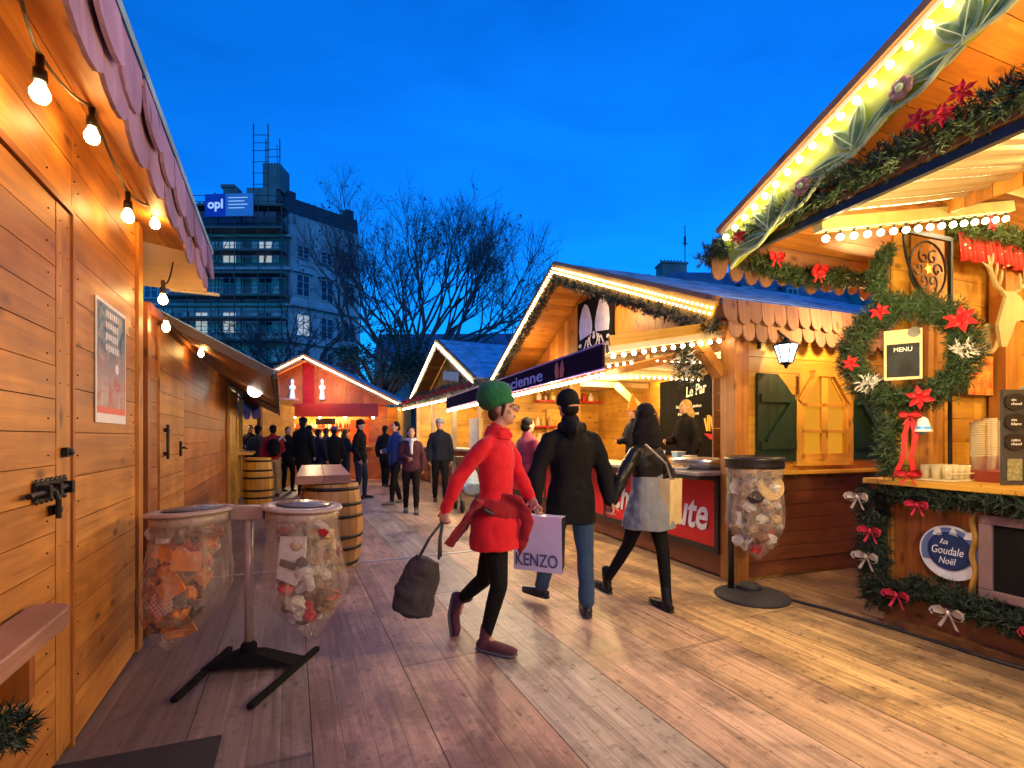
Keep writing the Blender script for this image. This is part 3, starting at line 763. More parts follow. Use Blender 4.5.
# poster
po = empty('poster', FL1[0], AL, 'tall winter poster pinned on the near left hut wall', 'poster')
def poster_mat():
    m, nt, b, out = newmat('poster_print'); L = nt.links.new
    tc = N(nt, 'ShaderNodeTexCoord'); n = N(nt, 'ShaderNodeTexNoise', i_Scale=7, i_Detail=8, i_Roughness=.7, i_Distortion=1.2); L(tc.outputs['Object'], n.inputs['Vector'])
    r1 = ramp(nt, [(.3, (.03, .06, .09)), (.45, (.12, .20, .28)), (.55, (.30, .36, .38)), (.7, (.6, .55, .42))]); L(n.outputs[0], r1.inputs[0])
    r2 = ramp(nt, [(.3, (.62, .55, .5)), (.5, (.5, .35, .3)), (.6, (.55, .12, .08)), (.75, (.8, .75, .7))]); L(n.outputs[0], r2.inputs[0])
    sp = N(nt, 'ShaderNodeSeparateXYZ'); L(tc.outputs['Object'], sp.inputs[0])
    g = ramp(nt, [(.35, (0, 0, 0)), (.62, (1, 1, 1))]); L(mth(nt, 'SUBTRACT', sp.outputs[2], 1.3), g.inputs[0])
    c = mix(nt, r2.outputs[0], r1.outputs[0], g.outputs[0]); L(c, b.inputs['Base Color']); b.inputs['Roughness'].default_value = .8
    return m
mb = MB(); mb.box(.004, -.862, 1.475, .009, -.343, 2.12); mb.build('sheet', M['white'], po)
mb = MB(); mb.box(.009, -.845, 1.56, .0105, -.36, 2.10); mb.build('picture', poster_mat(), po)
mb = MB(); mb.box(.009, -.845, 1.525, .0108, -.36, 1.56); mb.build('red_band', M['red_panel'], po)
pw = plain('poster_lettering', (.75, .78, .8), .5, bump=0)
mb = MB(); rng = random.Random(6)
for i in range(4):
    y = -.72
    while y < -.50:
        w_ = rng.uniform(.015, .035); mb.box(.0108, y, 1.86+i*.06+rng.uniform(-.004, .004), .0122, y+w_, 1.895+i*.06); y += w_+rng.uniform(.008, .014)
mb.build('white_marks', pw, po)
mb = MB(); mb.ball((.011, -.52, 1.78), .002, .035, .03, 12, 8); mb.build('moon', pw, po)

# bulb string under the left eave
pts = [(40, 88, 1.63), (92, 132, 2.07), (128, 213, 2.56), (155, 221, 3.1), (175, 262, 3.69), (163, 297, 3.32)]
WP = [P(*a) for a in pts]
ls = empty('light_string', WP[0], 0, 'festoon of pear shaped bulbs under the near left eave', 'string lights')
base = WP[0]
mb = MB(); prev = P(14, -30, 1.35)
for i, p in enumerate(WP[:5]):
    q = p+V((0, 0, .11))
    mb.tube([x-base for x in sagpath(prev, q, 6, .03)], .0055, 6); mb.tube([x-base+V((.004, 0, 0)) for x in sagpath(prev, q, 6, .036)], .004, 5)
    prev = q
mb.tube([x-base for x in sagpath(prev, P(205, 292, 3.75), 6, -.05)], .004, 5); mb.tube([x-base for x in sagpath(WP[4]+V((0, 0, .1)), WP[5]+V((0, 0, .1)), 6, .1)], .005, 5)
mb.build('cable', M['wire'], ls)
s0 = None; b0 = None
for p in WP:
    if s0 is None:
        mb = MB(); mb.lathe([(.007, .115), (.012, .11), (.012, .065), (.019, .06), (.021, .022), (.017, .02)], (0, 0, 0), 12); s0 = mb.build('socket', M['black'], ls, True)
        mb = MB(); mb.lathe([(.011, .024), (.016, .010), (.027, -.014), (.027, -.028), (.018, -.045), (.001, -.052)], (0, 0, 0), 14); b0 = mb.build('bulb', M['bulb'], ls, True)
        s0.location = p-base; b0.location = p-base
    else:
        c = copy_obj(s0, ls); c.location = p-base; c = copy_obj(b0, ls); c.location = p-base

# ================================================================ LEFT HUT 2 (closed, behind)
FL2 = ((-2.551, 3.42, 0), AL)
h = empty('market_hut', FL2[0], AL, 'closed reddish board hut with overhanging dark roof, second on the left', 'market hut')
mb = MB(); mb.planks((-.02, .02, .02), (0, 1, 0), (0, 0, 1), (1, 0, 0), .42, 2.3, .17, .004, .02)
mb.planks((-.02, 1.55, .02), (0, 1, 0), (0, 0, 1), (1, 0, 0), 4.1, 2.3, .17, .004, .02)
mb.planks((-.1, 0, .02), (-1, 0, 0), (0, 0, 1), (0, -1, 0), 2.4, 2.3, .17, .004, .02)
mb.build('wall', M['pine_red'], h)
each('post', [(-.1, -.01, .01, .01, .07, 2.33), (-.1, 5.6, .01, .01, 5.7, 2.33)], M['pine_red'], h); each('top_rail', [(-.06, .075, 2.3, .012, 5.595, 2.36)], M['pine_red'], h)
mb = MB(); mb.box(-.12, .02, 0, -.045, 5.68, 2.32); mb.build('inner_lining', M['beam'], h)
mb = MB(); mb.planks((-.008, .46, .05), (0, 1, 0), (0, 0, 1), (1, 0, 0), 1.06, 2.22, .17, .004, .02); dd = mb.build('door', M['pine'], h)
mb = MB(); mb.tube([(.02, .6, 1.22), (.02, .6, 1.50)], .012, 8); mb.box(-.005, .585, 1.25, .03, .615, 1.28); mb.box(-.005, .585, 1.44, .03, .615, 1.47); mb.build('handle', M['iron'], dd)
mb = MB(); mb.tube([(0, 1.3, 1.3), (.03, 1.3, 1.3), (.035, 1.38, 1.29)], .01, 8); mb.box(-.01, 1.27, 1.22, .008, 1.33, 1.36); mb.build('lock', M['iron'], dd)
def shed_roof(h, y0, y1):
    s = V((1.9, 0, -1.0)).normalized(); n = V((-s.z, 0, s.x))
    O = V((-1.6, y0, 3.255)); L = 2.70
    mb = MB(); mb.planks(O-n*.05, (0, 1, 0), s, -n, y1-y0, L, .16, .004, .02); mb.build('soffit', M['beam'], h)
    mb = MB(); mb.box(0, 0, 0, y1-y0+.02, L+.03, .035, M=frame(O-n*.03, (0, 1, 0), s) if (V((0, 1, 0)).cross(s)).dot(n) > 0 else frame(O-n*.0, (0, 1, 0), s)); mb.build('roof', M['roof_blue'], h)
    mb = MB(); mb.beam(O+V((0, -.012, -.02))-n*.03, O+V((0, -.012, -.02))+s*L-n*.03, .025, .07); mb.beam(O+s*L+V((.02, 0, -.04)), O+s*L+V((.02, y1-y0, -.04)), .025, .08); mb.build('roof_edge_board', plain('dark_grey_brown_board', (.07, .05, .05), .6, bump=.3), h)
    return O+s*L
e2 = shed_roof(h, .64, 5.72)
hb_ = [P(166, 325, 3.6), P(201, 352, 4.95)]
ls2 = empty('light_string', hb_[0], 0, 'two bare bulbs under the dark roof of the second left hut', 'string lights')
mb = MB(); mb.tube(sagpath((0, 0, .06), hb_[1]-hb_[0]+V((0, 0, .06)), 8, .05), .005, 5); mb.build('cable', M['wire'], ls2)
bulbs(ls2, [V((0, 0, 0)), hb_[1]-hb_[0]], M['bulb'], .026, pear=True)
# hut 3 yellow
h = empty('market_hut', (FL2[0][0]+5.75*-.4263, FL2[0][1]+5.75*.9046, 0), AL, 'yellow painted stall with dark sloping roof beyond the closed huts', 'market hut')
mb = MB(); mb.planks((0, .04, .02), (0, 1, 0), (0, 0, 1), (1, 0, 0), 1.7, 2.28, .15, .004, .02); mb.planks((-.05, 0.02, .02), (-1, 0, 0), (0, 0, 1), (0, -1, 0), 2.2, 2.3, .15, .004, .02)
mb.planks((0, 1.8, .02), (0, 1, 0), (0, 0, 1), (1, 0, 0), 1.5, 1.0, .15, .004, .02)
mb.build('wall', M['pine_yel'], h)
each('post', [(-.05, 0, 0, .03, .09, 2.33), (-.05, 1.7, 0, .03, 1.8, 2.33), (-.05, 3.2, 0, .03, 3.3, 2.33)], M['pine_yel'], h)
mb = MB(); mb.box(-.35, 1.8, 1.02, .3, 3.25, 1.07); mb.build('counter', M['pine_yel'], h)
mb = MB(); mb.box(-2.2, .1, 0, -2.15, 3.3, 2.6); mb.build('back_wall', M['pine_yel'], h)
shed_roof(h, -.02, 3.4)
FL3 = (tuple(h.location), AL)
mb = MB(); fir(mb, sagpath((.25, .2, 2.15), (.3, 3.2, 2.12), 6, .06), .07, 120, .06, 9); 
for k in range(7): star_flower(mb, (.34, .3+k*.42, 2.12), (1, -.4, 0), .06, 1, k)
o = mb.build('fir_garland', [M['needle_dk'], M['red_cloth']]); o.location = h.location; o.rotation_euler = (0, 0, AL); tag(o, 'fir garland with red flowers under the eave of the yellow stall', 'garland')
lp = P(255, 389, 7.2); l = empty('globe_lamp', lp, 0, 'white globe lamp under the dark roof of the yellow stall', 'lamp')
mb = MB(); mb.ball((0, 0, -.02), .10, seg=16, rings=12); mb.build('globe', emit('globe_glow', (1, .86, .66), 14), l, True)
mb = MB(); mb.tube([(-.02, 0, .08), (-.10, .0, .24)], .018, 8); mb.build('tube', emit('tube_glow', (1, .9, .75), 10), l)
# stall 4 facing the camera
h = empty('market_stall', (-7.75, 12.4, 0), R(3), 'small stall with mauve scalloped canopy behind the orange barrel', 'market stall')
mb = MB(); mb.planks((-1.4, 0, .02), (1, 0, 0), (0, 0, 1), (0, -1, 0), 2.7, 1.0, .15, .004, .02); mb.build('front_panel', M['pine_yel'], h)
mb = MB(); mb.box(-1.45, -.2, 1.02, 1.36, .3, 1.07); mb.build('counter', M['pine_yel'], h)
each('post', [(x, -.04, 0, x+.09, .06, 2.35) for x in (-1.4, .62, 1.28)], M['beam'], h)
mb = MB(); mb.planks((-1.4, 2.2, .0), (1, 0, 0), (0, 0, 1), (0, -1, 0), 2.7, 2.5, .2, .004, .02); mb.build('back_wall', M['pine_yel'], h)
mb = MB(); mb.planks((1.36, 0.1, .0), (0, 1, 0), (0, 0, 1), (1, 0, 0), 2.1, 2.3, .15, .004, .02); mb.build('side_wall', M['pine_yel'], h)
mb = MB(); mb.box(-1.5, -.5, 0, 1.42, 2.4, .05, M=Matrix.Translation((0, 0, 2.38)) @ Matrix.Rotation(R(3), 4, 'X')); mb.build('roof', M['shingle'], h)
mb = MB(); scallops(mb, (-1.5, -.50, 2.26), (1, 0, 0), (0, 0, -1), (0, -1, 0), 2.95, .19, .26, 2, 4, .05); mb.build('scalloped_canopy', M['shingle'], h)
lamp('stall_light', (-7.8, 13.2, 2.1), 40, (1, .74, .42), .1)

# ================================================================ END HUT
FE = ((-6.62, 16, 0), 0)
h = empty('market_hut', FE[0], 0, 'orange end hut with lit gable closing the far end of the alley', 'market hut')
orange = wood('orange_gable_board', (.62, .13, .03), (.78, .22, .05), .5, .2)
gable_roof(h, -3.0, 0, 3.0, 0, 4, 2.53, 4.02, M['roof_blue'], orange, M['beam'], .18)
for c in children(h):   # ridge runs away from camera: turn local x -> y
    for v in c.data.vertices: v.co = V((v.co.y, v.co.x-.45, v.co.z))
    c.data.flip_normals()
mb = MB(); mb.planks((-2.85, 0, 2.45), (0, 0, 1), (1, 0, 0), (0, -1, 0), 2, 5.7, .15, .004, .02, lambda v: (0, max(0, (2.6+(1.42*(1-abs(v-2.85)/3.0))-.06)-2.45-.05))); mb.build('gable_wall', orange, h)
mb = MB(); mb.box(-.20, -.03, 2.5, .16, -.002, 3.8); mb.build('gable_band', M['red_cloth'], h)
mb = MB(); mb.box(-2.9, -.55, 2.04, 2.40, -.50, 2.42); mb.box(-2.9, -.5, 2.40, 2.4, 0, 2.46); mb.build('fascia', plain('red_fascia', (.42, .03, .02), .5, ns=3), h)
mb = MB(); mb.planks((-2.8, 0, .02), (1, 0, 0), (0, 0, 1), (0, -1, 0), 5.6, 1.0, .15, .004, .02); mb.planks((1.95, -.02, .02), (1, 0, 0), (0, 0, 1), (0, -1, 0), .60, 2.4, .15, .004, .02); mb.build('front_wall', orange, h)
mb = MB(); mb.box(-2.8, -.3, 1.02, 2.1, .2, 1.08); mb.build('counter', M['beam'], h)
mb = MB(); mb.planks((-2.8, 2.2, .0), (1, 0, 0), (0, 0, 1), (0, -1, 0), 5.6, 2.5, .2, .004, .02); mb.box(-2.85, .1, 0, -2.8, 2.2, 2.4); mb.box(2.82, .1, 0, 2.87, 2.2, 2.4); mb.build('back_wall', M['pine_yel'], h)
mb = MB()
for z in (1.35, 1.7): mb.box(-2.6, 1.9, z, 1.9, 2.15, z+.03)
mb.build('shelf', M['beam'], h)
rng = random.Random(3); mb = MB()
for z in (1.38, 1.73):
    for k in range(34):
        x = -2.55+k*.13; a = rng.uniform(.03, .05); mb.lathe([(a, 0), (a, .12), (a*.4, .17), (a*.4, .22)], (x, 2.0, z), 8, m=rng.randrange(4))
for_bot = [plain('shelf_jar_brown', (.2, .07, .02), .3, bump=0), plain('shelf_jar_gold', (.6, .4, .1), .3, bump=0), M['red_panel'], M['cup']]
mb.build('jar', for_bot, h)['kind'] = 'stuff'
mb = MB(); mb.box(.95, 1.2, 1.2, 1.75, 1.24, 2.0); mb.build('orange_board', plain('bright_orange_board', (.8, .16, .02), .5), h)
mb = MB(); mb.box(0.05, .4, 1.82, .7, .43, 2.02); mb.build('dark_sign', M['black'], h)
for x, dx in ((-.52, 0), (.45, 1)):
    f = empty('light_figure', (FE[0][0]+x, 15.93, 2.62), 0, 'white glowing standing figure %s on the end hut gable' % ('left of the red band' if dx == 0 else 'right of the red band'), 'light figure')
    mb = MB(); mb.lathe([(.07, 0), (.09, .02), (.05, .3), (.08, .42), (.03, .5), (.05, .56), (.05, .62), (.001, .68)], (0, 0, 0), 12); mb.build('body', emit('figure_glow', (.55, .75, 1), .7), f, True)
    mb = MB(); mb.box(-.10, -.01, .34, .10, .01, .44); mb.build('wing', emit('wing_glow', (.5, .7, 1), .6), f)
for sx, a in ((-1, 'left'), (1, 'right')):
    light_string('warm lights along the %s roof slope of the end hut' % a, leds((0, -.50, 3.94), (sx*3.0, -.50, 2.46), .075), M['led_w'], .024, FE, 'lights on the end hut roof')
light_string('spot row under the red fascia of the end hut', [(-1.9, -.4, 2.02), (-1.2, -.4, 2.02), (-.3, -.4, 2.02), (.5, -.4, 2.02), (1.3, -.4, 2.02), (2.2, -.4, 2.02)], M['bulb_w'], .04, FE, None, False)
lamp('end_hut_light', (-6.9, 16.9, 2.2), 210, (1, .72, .36), .15)
lamp('end_hut_light', (-6.0, 15.0, 3.0), 45, (1, .55, .25), .1)

# ================================================================ MAIN CHALET
AR = R(19.77)
FC = ((2.14, 4.70, 0), AR)
def Cw(x, y, z): return V(FC[0])+Matrix.Rotation(AR, 3, 'Z') @ V((x, y, z))
h = empty('market_chalet', FC[0], AR, 'large pine chalet with lit gable, green shutters and red counter front', 'chalet')
gable_roof(h, -.12, 3.43, 6.98, -.30, 4.6, 2.66, 4.18, M['roof_blue'], M['pine'], M['beam'], .26, boardm=M['pine_yel'])
# side wall with window hole x .80-1.46, z 1.18-2.02
mb = MB(); S = (0, -1, 0)
mb.planks((.14, 0, 1.02), (1, 0, 0), (0, 0, 1), S, .66, 1.02, .145, .004, .02)
mb.planks((1.46, 0, 1.02), (1, 0, 0), (0, 0, 1), S, 2.9, 1.02, .145, .004, .02)
mb.planks((.80, 0, 1.02), (1, 0, 0), (0, 0, 1), S, .66, .145, .145, .004, .02)
mb.planks((.14, 0, 2.04), (1, 0, 0), (0, 0, 1), S, 4.2, .58, .145, .004, .02)
mb.build('side_wall', M['pine_yel'], h)
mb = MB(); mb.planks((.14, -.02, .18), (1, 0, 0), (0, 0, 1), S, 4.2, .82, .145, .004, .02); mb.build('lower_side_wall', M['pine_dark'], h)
mb = MB(); mb.box(.1, .03, .0, .79, .06, 2.6); mb.box(1.47, .03, 0, 4.3, .06, 2.6); mb.box(.79, .03, 0, 1.47, .06, 1.17); mb.box(.79, .03, 2.03, 1.47, .06, 2.6); mb.build('inner_lining', M['pine_yel'], h)
mb = MB(); mb.box(.05, -.13, 1.035, 2.9, .01, 1.065); mb.build('sill_ledge', M['pine_yel'], h)
mb = MB(); mb.box(.10, .0, .03, 4.3, .04, .17); mb.box(.0, .1, .02, .06, 6.8, .24); mb.build('plinth', M['pine_dark'], h)
each('corner_post', [(-.03, -.03, 0, .14, .16, 2.58), (-.03, 6.75, 0, .12, 6.9, 2.58)], M['pine'], h, .006); each('post', [(-.02, 3.35, 0, .1, 3.5, 2.5)], M['pine'], h)
mb = MB(); mb.beam((-.02, .18, 2.02), (-.32, .18, 2.34), .1, .12, (0, 1, 0)); mb.box(-.34, .1, 2.34, .0, .26, 2.50); mb.build('eave_bracket', M['pine'], h)
mb = MB(); scallops(mb, (-.22, -.15, 2.66), (1, 0, 0), (0, 0, -1), (0, -1, 0), 4.7, .15, .22, 2, 8, .1); mb.build('shingle_trim', M['shingle_tan'], h)
# window
wf = MB(); Mx = frame((1.13, -.022, 1.18), (1, 0, 0), (0, 0, 1))
for a in ((-.40, -.07, -.33, .60), (.33, -.07, .40, .60), (-.33, -.07, .33, 0), (-.15, .84, .15, .90)): wf.box(a[0], a[1], -.03, a[2], a[3], .035, M=Mx)
for s in (-1, 1):
    wf.prism([(s*.34, .86), (s*.34, .56), (s*.30, .56), (s*.12, .80), (s*.12, .86)], .012, Mx)
    wf.beam(Mx @ V((s*.36, .58, .02)), Mx @ V((s*.13, .87, .02)), .05, .06)
wo_ = wf.build('window', M['pine_yel'], h)
q = MB()
for a in ((-.045, 0, .045, .84), (-.33, 0, -.28, .6), (.28, 0, .33, .6), (-.33, .0, .33, .05), (-.33, .26, .33, .295), (-.33, .53, .33, .565)): q.box(a[0], a[1], -.01, a[2], a[3], .022, M=Mx)
q.build('mullion', M['pine_yel'], wo_)
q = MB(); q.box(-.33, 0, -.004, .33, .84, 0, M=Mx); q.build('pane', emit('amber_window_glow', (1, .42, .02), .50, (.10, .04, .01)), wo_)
q = MB(); q.planks((.42, .75, 1.1), (1, 0, 0), (0, 0, 1), S, 1.6, 1.2, .2); q.build('inner_partition', M['beam'], h)
q = MB(); q.box(.85, .12, 1.3, 1.45, .5, 1.33); q.box(.85, .12, 1.62, 1.45, .5, 1.65); q.build('window_shelf', M['beam'], h)
q = MB()
for k in range(5): q.lathe([(.05, 0), (.055, .02), (.05, .11), (.02, .14)], (.93+k*.12, .3, 1.33 if k % 2 else 1.65), 10, m=k % 3)
q.ball((1.25, .3, 1.37), .09, .09, .05, 12, 8, m=1)
q.build('shelf_goods', [M['gold'], M['cup'], plain('dark_goods', (.12, .05, .03), .5)], h)['kind'] = 'stuff'
# shutters
for (x0, x1, flip) in ((.235, .73, 0), (1.55, 2.02, 1)):
    q = MB(); wd = x1-x0
    pl = [(0, 0), (wd, 0), (wd, .60), (wd-.22, .86), (0, .86)] if not flip else [(0, 0), (wd, 0), (wd, .86), (.22, .86), (0, .60)]
    Ms = frame((x0, -.03, 1.16), (1, 0, 0), (0, 0, 1))
    ext = (lambda v, wd=wd: (0, .60 if v > wd-.001 else min(.86, .86-(max(0, v-(wd-.22))*1.18)))) if not flip else (lambda v: (0, min(.86, .60+v*1.18)))
    q.planks((x0, -.05, 1.16), (0, 0, 1), (1, 0, 0), (0, -1, 0), .86, wd, .12, .003, .025, ext)
    sh_ = q.build('shutter', M['green'], h)
    q = MB(); q.box(.02, .12, .02, wd-.02, .20, .045, M=Ms); q.box(.02, .58, .02, wd-.05, .66, .045, M=Ms)
    q.beam(Ms @ V((.08 if not flip else wd-.08, .2, .032)), Ms @ V((wd-.1 if not flip else .1, .58, .032)), .025, .06, (0, 1, 0))
    q.build('brace', M['green'], sh_)
# gable wall, recessed
mb = MB(); x = .45
f = ext_gable(3.43, 4.06, 2.56, -.1, 6.96, 2.36)
mb.planks((x, .05, 2.36), (0, 0, 1), (0, 1, 0), (-1, 0, 0), 2, 6.7, .14, .004, .02, lambda v: f(v+.15)); mb.build('gable_wall', M['pine'], h)
mb = MB(); mb.box(-.02, .14, 2.44, .09, 6.78, 2.58, 1); mb.box(.09, .15, 2.36, .44, 6.75, 2.38, 1); mb.build('lintel', M['pine'], h)
# interior
mb = MB(); mb.planks((2.4, .1, .3), (0, 1, 0), (0, 0, 1), (-1, 0, 0), 6.7, 2.3, .2, .003, .02); mb.build('back_wall', M['pine_yel'], h)
mb = MB(); mb.planks((.1, 6.8, .3), (1, 0, 0), (0, 0, 1), (0, -1, 0), 2.3, 2.3, .2, .003, .02); mb.build('far_side_wall', M['pine_yel'], h)
mb = MB(); mb.box(.05, .06, .22, 2.4, 6.8, .28); mb.build('floor', M['beam'], h)
mb = MB(); mb.box(.48, .06, 2.50, 2.4, 6.8, 2.52); mb.build('ceiling', M['cream'], h)
each('ceiling_rafter', [(.1, y, 2.38, 2.36, y+.08, 2.48) for y in (1.5, 3.1, 4.7)], M['cream'], h)
mb = MB(); mb.beam((2.3, 4.4, 1.7), (1.4, 4.4, 2.4), .1, .1, (0, 1, 0)); mb.build('brace', M['cream'], h)
for z, x0, x1 in ((2.20, .7, 2.3), (1.62, .4, 1.2), (1.25, .4, 1.4)):
    mb = MB(); mb.box(x0, 6.45, z, x1, 6.78, z+.035); s_ = mb.build('shelf', M['red_panel'], h)
rng = random.Random(8); mb = MB()
for z, x0, x1 in ((2.235, .75, 2.25), (1.655, .45, 1.15), (1.285, .45, 1.35)):
    x = x0
    while x < x1:
        a = rng.uniform(.05, .09); mb.lathe([(a, 0), (a*1.1, .1), (a*.5, .16), (a*.4, .2)], (x, 6.6, z), 9, m=rng.randrange(4)); x += a*2+rng.uniform(.02, .12)
mb.build('shelf_goods', for_bot, h)['kind'] = 'stuff'
mb = MB(); mb.box(1.0, 6.72, 1.0, 1.6, 6.76, 2.05); mb.build('poster_panel', plain('warm_poster', (.75, .42, .08), .4, var=.5, ns=6), h)
# counter
mb = MB(); mb.box(-.30, .16, 1.02, .40, 6.7, 1.055, 1); bevel(mb.build('counter_top', plain('pale_counter', (.42, .40, .38), .3, .3), h), .004)
mb = MB(); mb.box(-.045, .17, .30, .0, 6.7, .98, 1); mb.build('counter_front', M['red_panel'], h)
mb = MB()
for a in ((.16, .21), (2.3, 2.36), (4.4, 4.46), (6.66, 6.72)): mb.box(-.06, a[0], .24, .005, a[1], 1.018)
mb.box(-.062, .2, .96, .004, 6.7, 1.015); mb.box(-.062, .2, .24, .004, 6.7, .30); mb.box(-.3, .16, .98, -.05, 6.7, 1.018); mb.build('counter_frame', M['black'], h)
text('lettering', 'Choucroute', 1.86, frame((-.05, 1.235, .62), (0, -1, 0), (0, 0, 1)), M['white'], h, .003, .36, .02, .25)
# canopy flap
yc0, yc1 = .10, 6.6
s = V((1.35, 0, .24)); sn = s.normalized(); nn = V((sn.z, 0, -sn.x))
mb = MB(); mb.planks((-1.35, yc0, 2.23), (0, 1, 0), sn, nn, yc1-yc0, 1.37, .14, .004, .02); mb.box(-1.36, yc0, 2.27, -.02, yc1, 2.29, M=Matrix()) if 0 else None
mb.build('canopy', M['cream'], h)
for y in (yc0+.02, 1.6, 3.2, 4.9, yc1-.05):
    mb = MB(); mb.beam((-1.33, y, 2.185), (-.02, y, 2.42), .05, .075); mb.build('canopy_rafter', M['trim_wht'], h)
mb = MB(); mb.beam((-1.33, yc0-.015, 2.25), (-.02, yc0-.015, 2.49), .02, .09); mb.build('canopy_edge', M['pine_yel'], h)
# sign band
sg = empty('sign_band', FC[0], AR, 'long dark violet name band along the chalet canopy edge', 'sign')
bandm = plain('dark_violet_board', (.022, .008, .022), .9, bump=0, spec=.1)
mb = MB(); mb.box(-1.39, .10, 2.01, -1.365, 6.6, 2.215, 1); mb.build('board', bandm, sg)
mb = MB(); mb.box(-1.395, .09, 2.215, -1.36, 6.6, 2.228, 1); mb.box(-1.395, .09, 1.998, -1.36, 6.6, 2.01, 1); mb.build('edging', plain('violet_edge', (.35, .14, .45), .4, bump=0), sg)
text('lettering', "L'Alsacienne", 2.05, frame((-1.391, 2.45, 2.11), (0, -1, 0), (0, 0, 1)), plain('pale_violet_letters', (.42, .42, .75), .5, bump=0), sg, .002, .15, .012)
mb = MB()
pr = frame((-1.391, .98, 2.015), (0, -1, 0), (0, 0, 1))
for sx in (-1, 1): mb.prism([(sx*.015, .01), (sx*.09, .01), (sx*.115, .08), (sx*.10, .15), (sx*.065, .19), (sx*.03, .14), (sx*.012, .08)], .004, pr)
mb.build('emblem', M['red_panel'], sg)
# logo board on the gable
lg = empty('logo_board', FC[0], AR, 'square black board with white bow emblem hung on the chalet gable', 'sign')
mb = MB(); mb.box(.385, 2.85, 2.80, .41, 4.0, 3.72); mb.build('board', M['matte'], lg)
Lm = frame((.383, 3.425, 2.81), (0, -1, 0), (0, 0, 1)); mb = MB()
for sx in (-1, 1):
    mb.prism([(sx*x_, y_) for x_, y_ in ((.05, .40), (.07, .31), (.47, .26), (.50, .42), (.48, .60), (.40, .76), (.30, .85), (.20, .80), (.11, .64), (.06, .50))], .006, Lm)
mb.build('petal', plain('emblem_white', (.62, .64, .85), .5, bump=0), lg)
mb = MB()
mb.tube([Lm @ V((.13*math.cos(a), .20+.12*math.sin(a), .004)) for a in [math.pi*(.75+1.5*k/12) for k in range(13)]], .012, 5)
for sx in (-1, 1):
    mb.tube([Lm @ V((sx*a, b, .004)) for a, b in ((.16, .26), (.20, .15), (.17, .06))], .011, 5); mb.tube([Lm @ V((sx*a, b, .004)) for a, b in ((.16, .14), (.24, .22), (.32, .09), (.36, .08))], .011, 5)
    mb.ball(Lm @ V((sx*.46, .16, 0)), .03, .04, .035, 8, 6)
mb.ball(Lm @ V((0, .30, 0)), .01, .035, .035, 8, 6); mb.ball(Lm @ V((0, .24, 0)), .01, .05, .035, 8, 6)
mb.build('scroll', M['white'], lg)
# chalkboard inside
cb_ = empty('menu_board', FC[0], AR, 'black menu board with white lettering and fries picture inside the chalet', 'menu board')
mb = MB(); mb.box(2.33, 2.1, 1.06, 2.355, 4.3, 2.46); mb.build('board', M['matte'], cb_)
bm = frame((2.325, 3.2, 1.06), (0, -1, 0), (0, 0, 1))
chalk = plain('chalk_white', (.85, .85, .82), .6, bump=0)
text('lettering', 'Le Par', .52, frame(bm @ V((-.08, 1.17, 0)), (0, -1, .10), (0, .1, 1)), chalk, cb_, .002, .19, .01, .2)
for i, (t_, w_) in enumerate((('Pommes frites, jambon', .66), ('fromage, lardons', .55), ('oignons', .32))): text('lettering', t_, w_, bm @ Matrix.Translation((-.28, .88-i*.13, 0)), chalk, cb_, .002, .075, .005, .2)
mb = MB(); rng = random.Random(2)
for k in range(26):
    a = rng.uniform(-.25, .25); mb.beam(bm @ V((.45+a, .42+abs(a)*.1, .012)), bm @ V((.45+a*1.2+rng.uniform(-.06, .06), .62+rng.uniform(0, .12), .02)), .02, .03)
mb.build('fries', plain('fries_yellow', (.8, .5, .05), .5, bump=0), cb_)
mb = MB(); mb.prism([(.15, .40), (.30, .30), (.62, .30), (.80, .55), (.70, .48), (.45, .38)], .03, bm); mb.build('tray', M['red_panel'], cb_)
mb = MB(); mb.ball(bm @ V((.46, .93, 0)), .02, .13, .15, 10, 8); mb.ball(bm @ V((.5, .76, 0)), .02, .09, .12, 10, 8); mb.build('sausage', plain('fried_gold', (.6, .25, .04), .4), cb_)
# goods on the counter
pn = empty('paella_pan', Cw(.12, .62, 1.055), AR, 'wide steel cooking pan on the chalet counter near the post', 'pan')
mb = MB(); mb.lathe([(.001, .006), (.24, .006), (.30, .11), (.315, .115), (.325, .11), (.25, 0), (.001, 0)], (0, 0, 0), 32); mb.build('pan', M['steel'], pn, True)
mb = MB(); mb.lathe([(.001, .06), (.265, .055), (.267, .05)], (0, 0, 0), 24); mb.build('food', plain('cabbage', (.45, .30, .10), .6, var=.5, ns=30, bump=1, bs=40), pn)
pt = empty('food_tray', Cw(-.18, .62, 1.055), AR, 'pale tray of food at the front of the chalet counter', 'food tray')
mb = MB(); mb.lathe([(.001, .004), (.09, .004), (.13, .035), (.135, .033), (.095, 0), (.001, 0)], (0, 0, 0), 20); mb.build('tray', M['paper'], pt, True)
mb = MB(); mb.ball((0, 0, .02), .085, .08, .035, 12, 8); mb.build('food', plain('sauerkraut', (.60, .35, .12), .6, var=.5, ns=40, bump=1, bs=60), pt)
for k, (x, y, hh, lb) in enumerate(((.30, 1.2, .16, 'blue printed carton on the chalet counter beside the pan'), (.28, .98, .12, 'small white carton on the chalet counter right of the blue one'))):
    c = empty('carton', Cw(x, y, 1.055), AR+.2*k, lb, 'carton', 'cartons on the chalet counter'); mb = MB(); mb.box(-.06, -.05, 0, .06, .05, hh); mb.build('box', plain('carton_blue', (.25, .45, .7), .5, bump=0) if k == 0 else M['paper'], c)
    mb = MB(); mb.box(-.065, -.055, hh, .065, .055, hh+.012); mb.build('flap', M['paper'], c)
sg2 = empty('price_card', Cw(-.20, .92, 1.055), AR, 'upright cream price card on the chalet counter', 'price card')
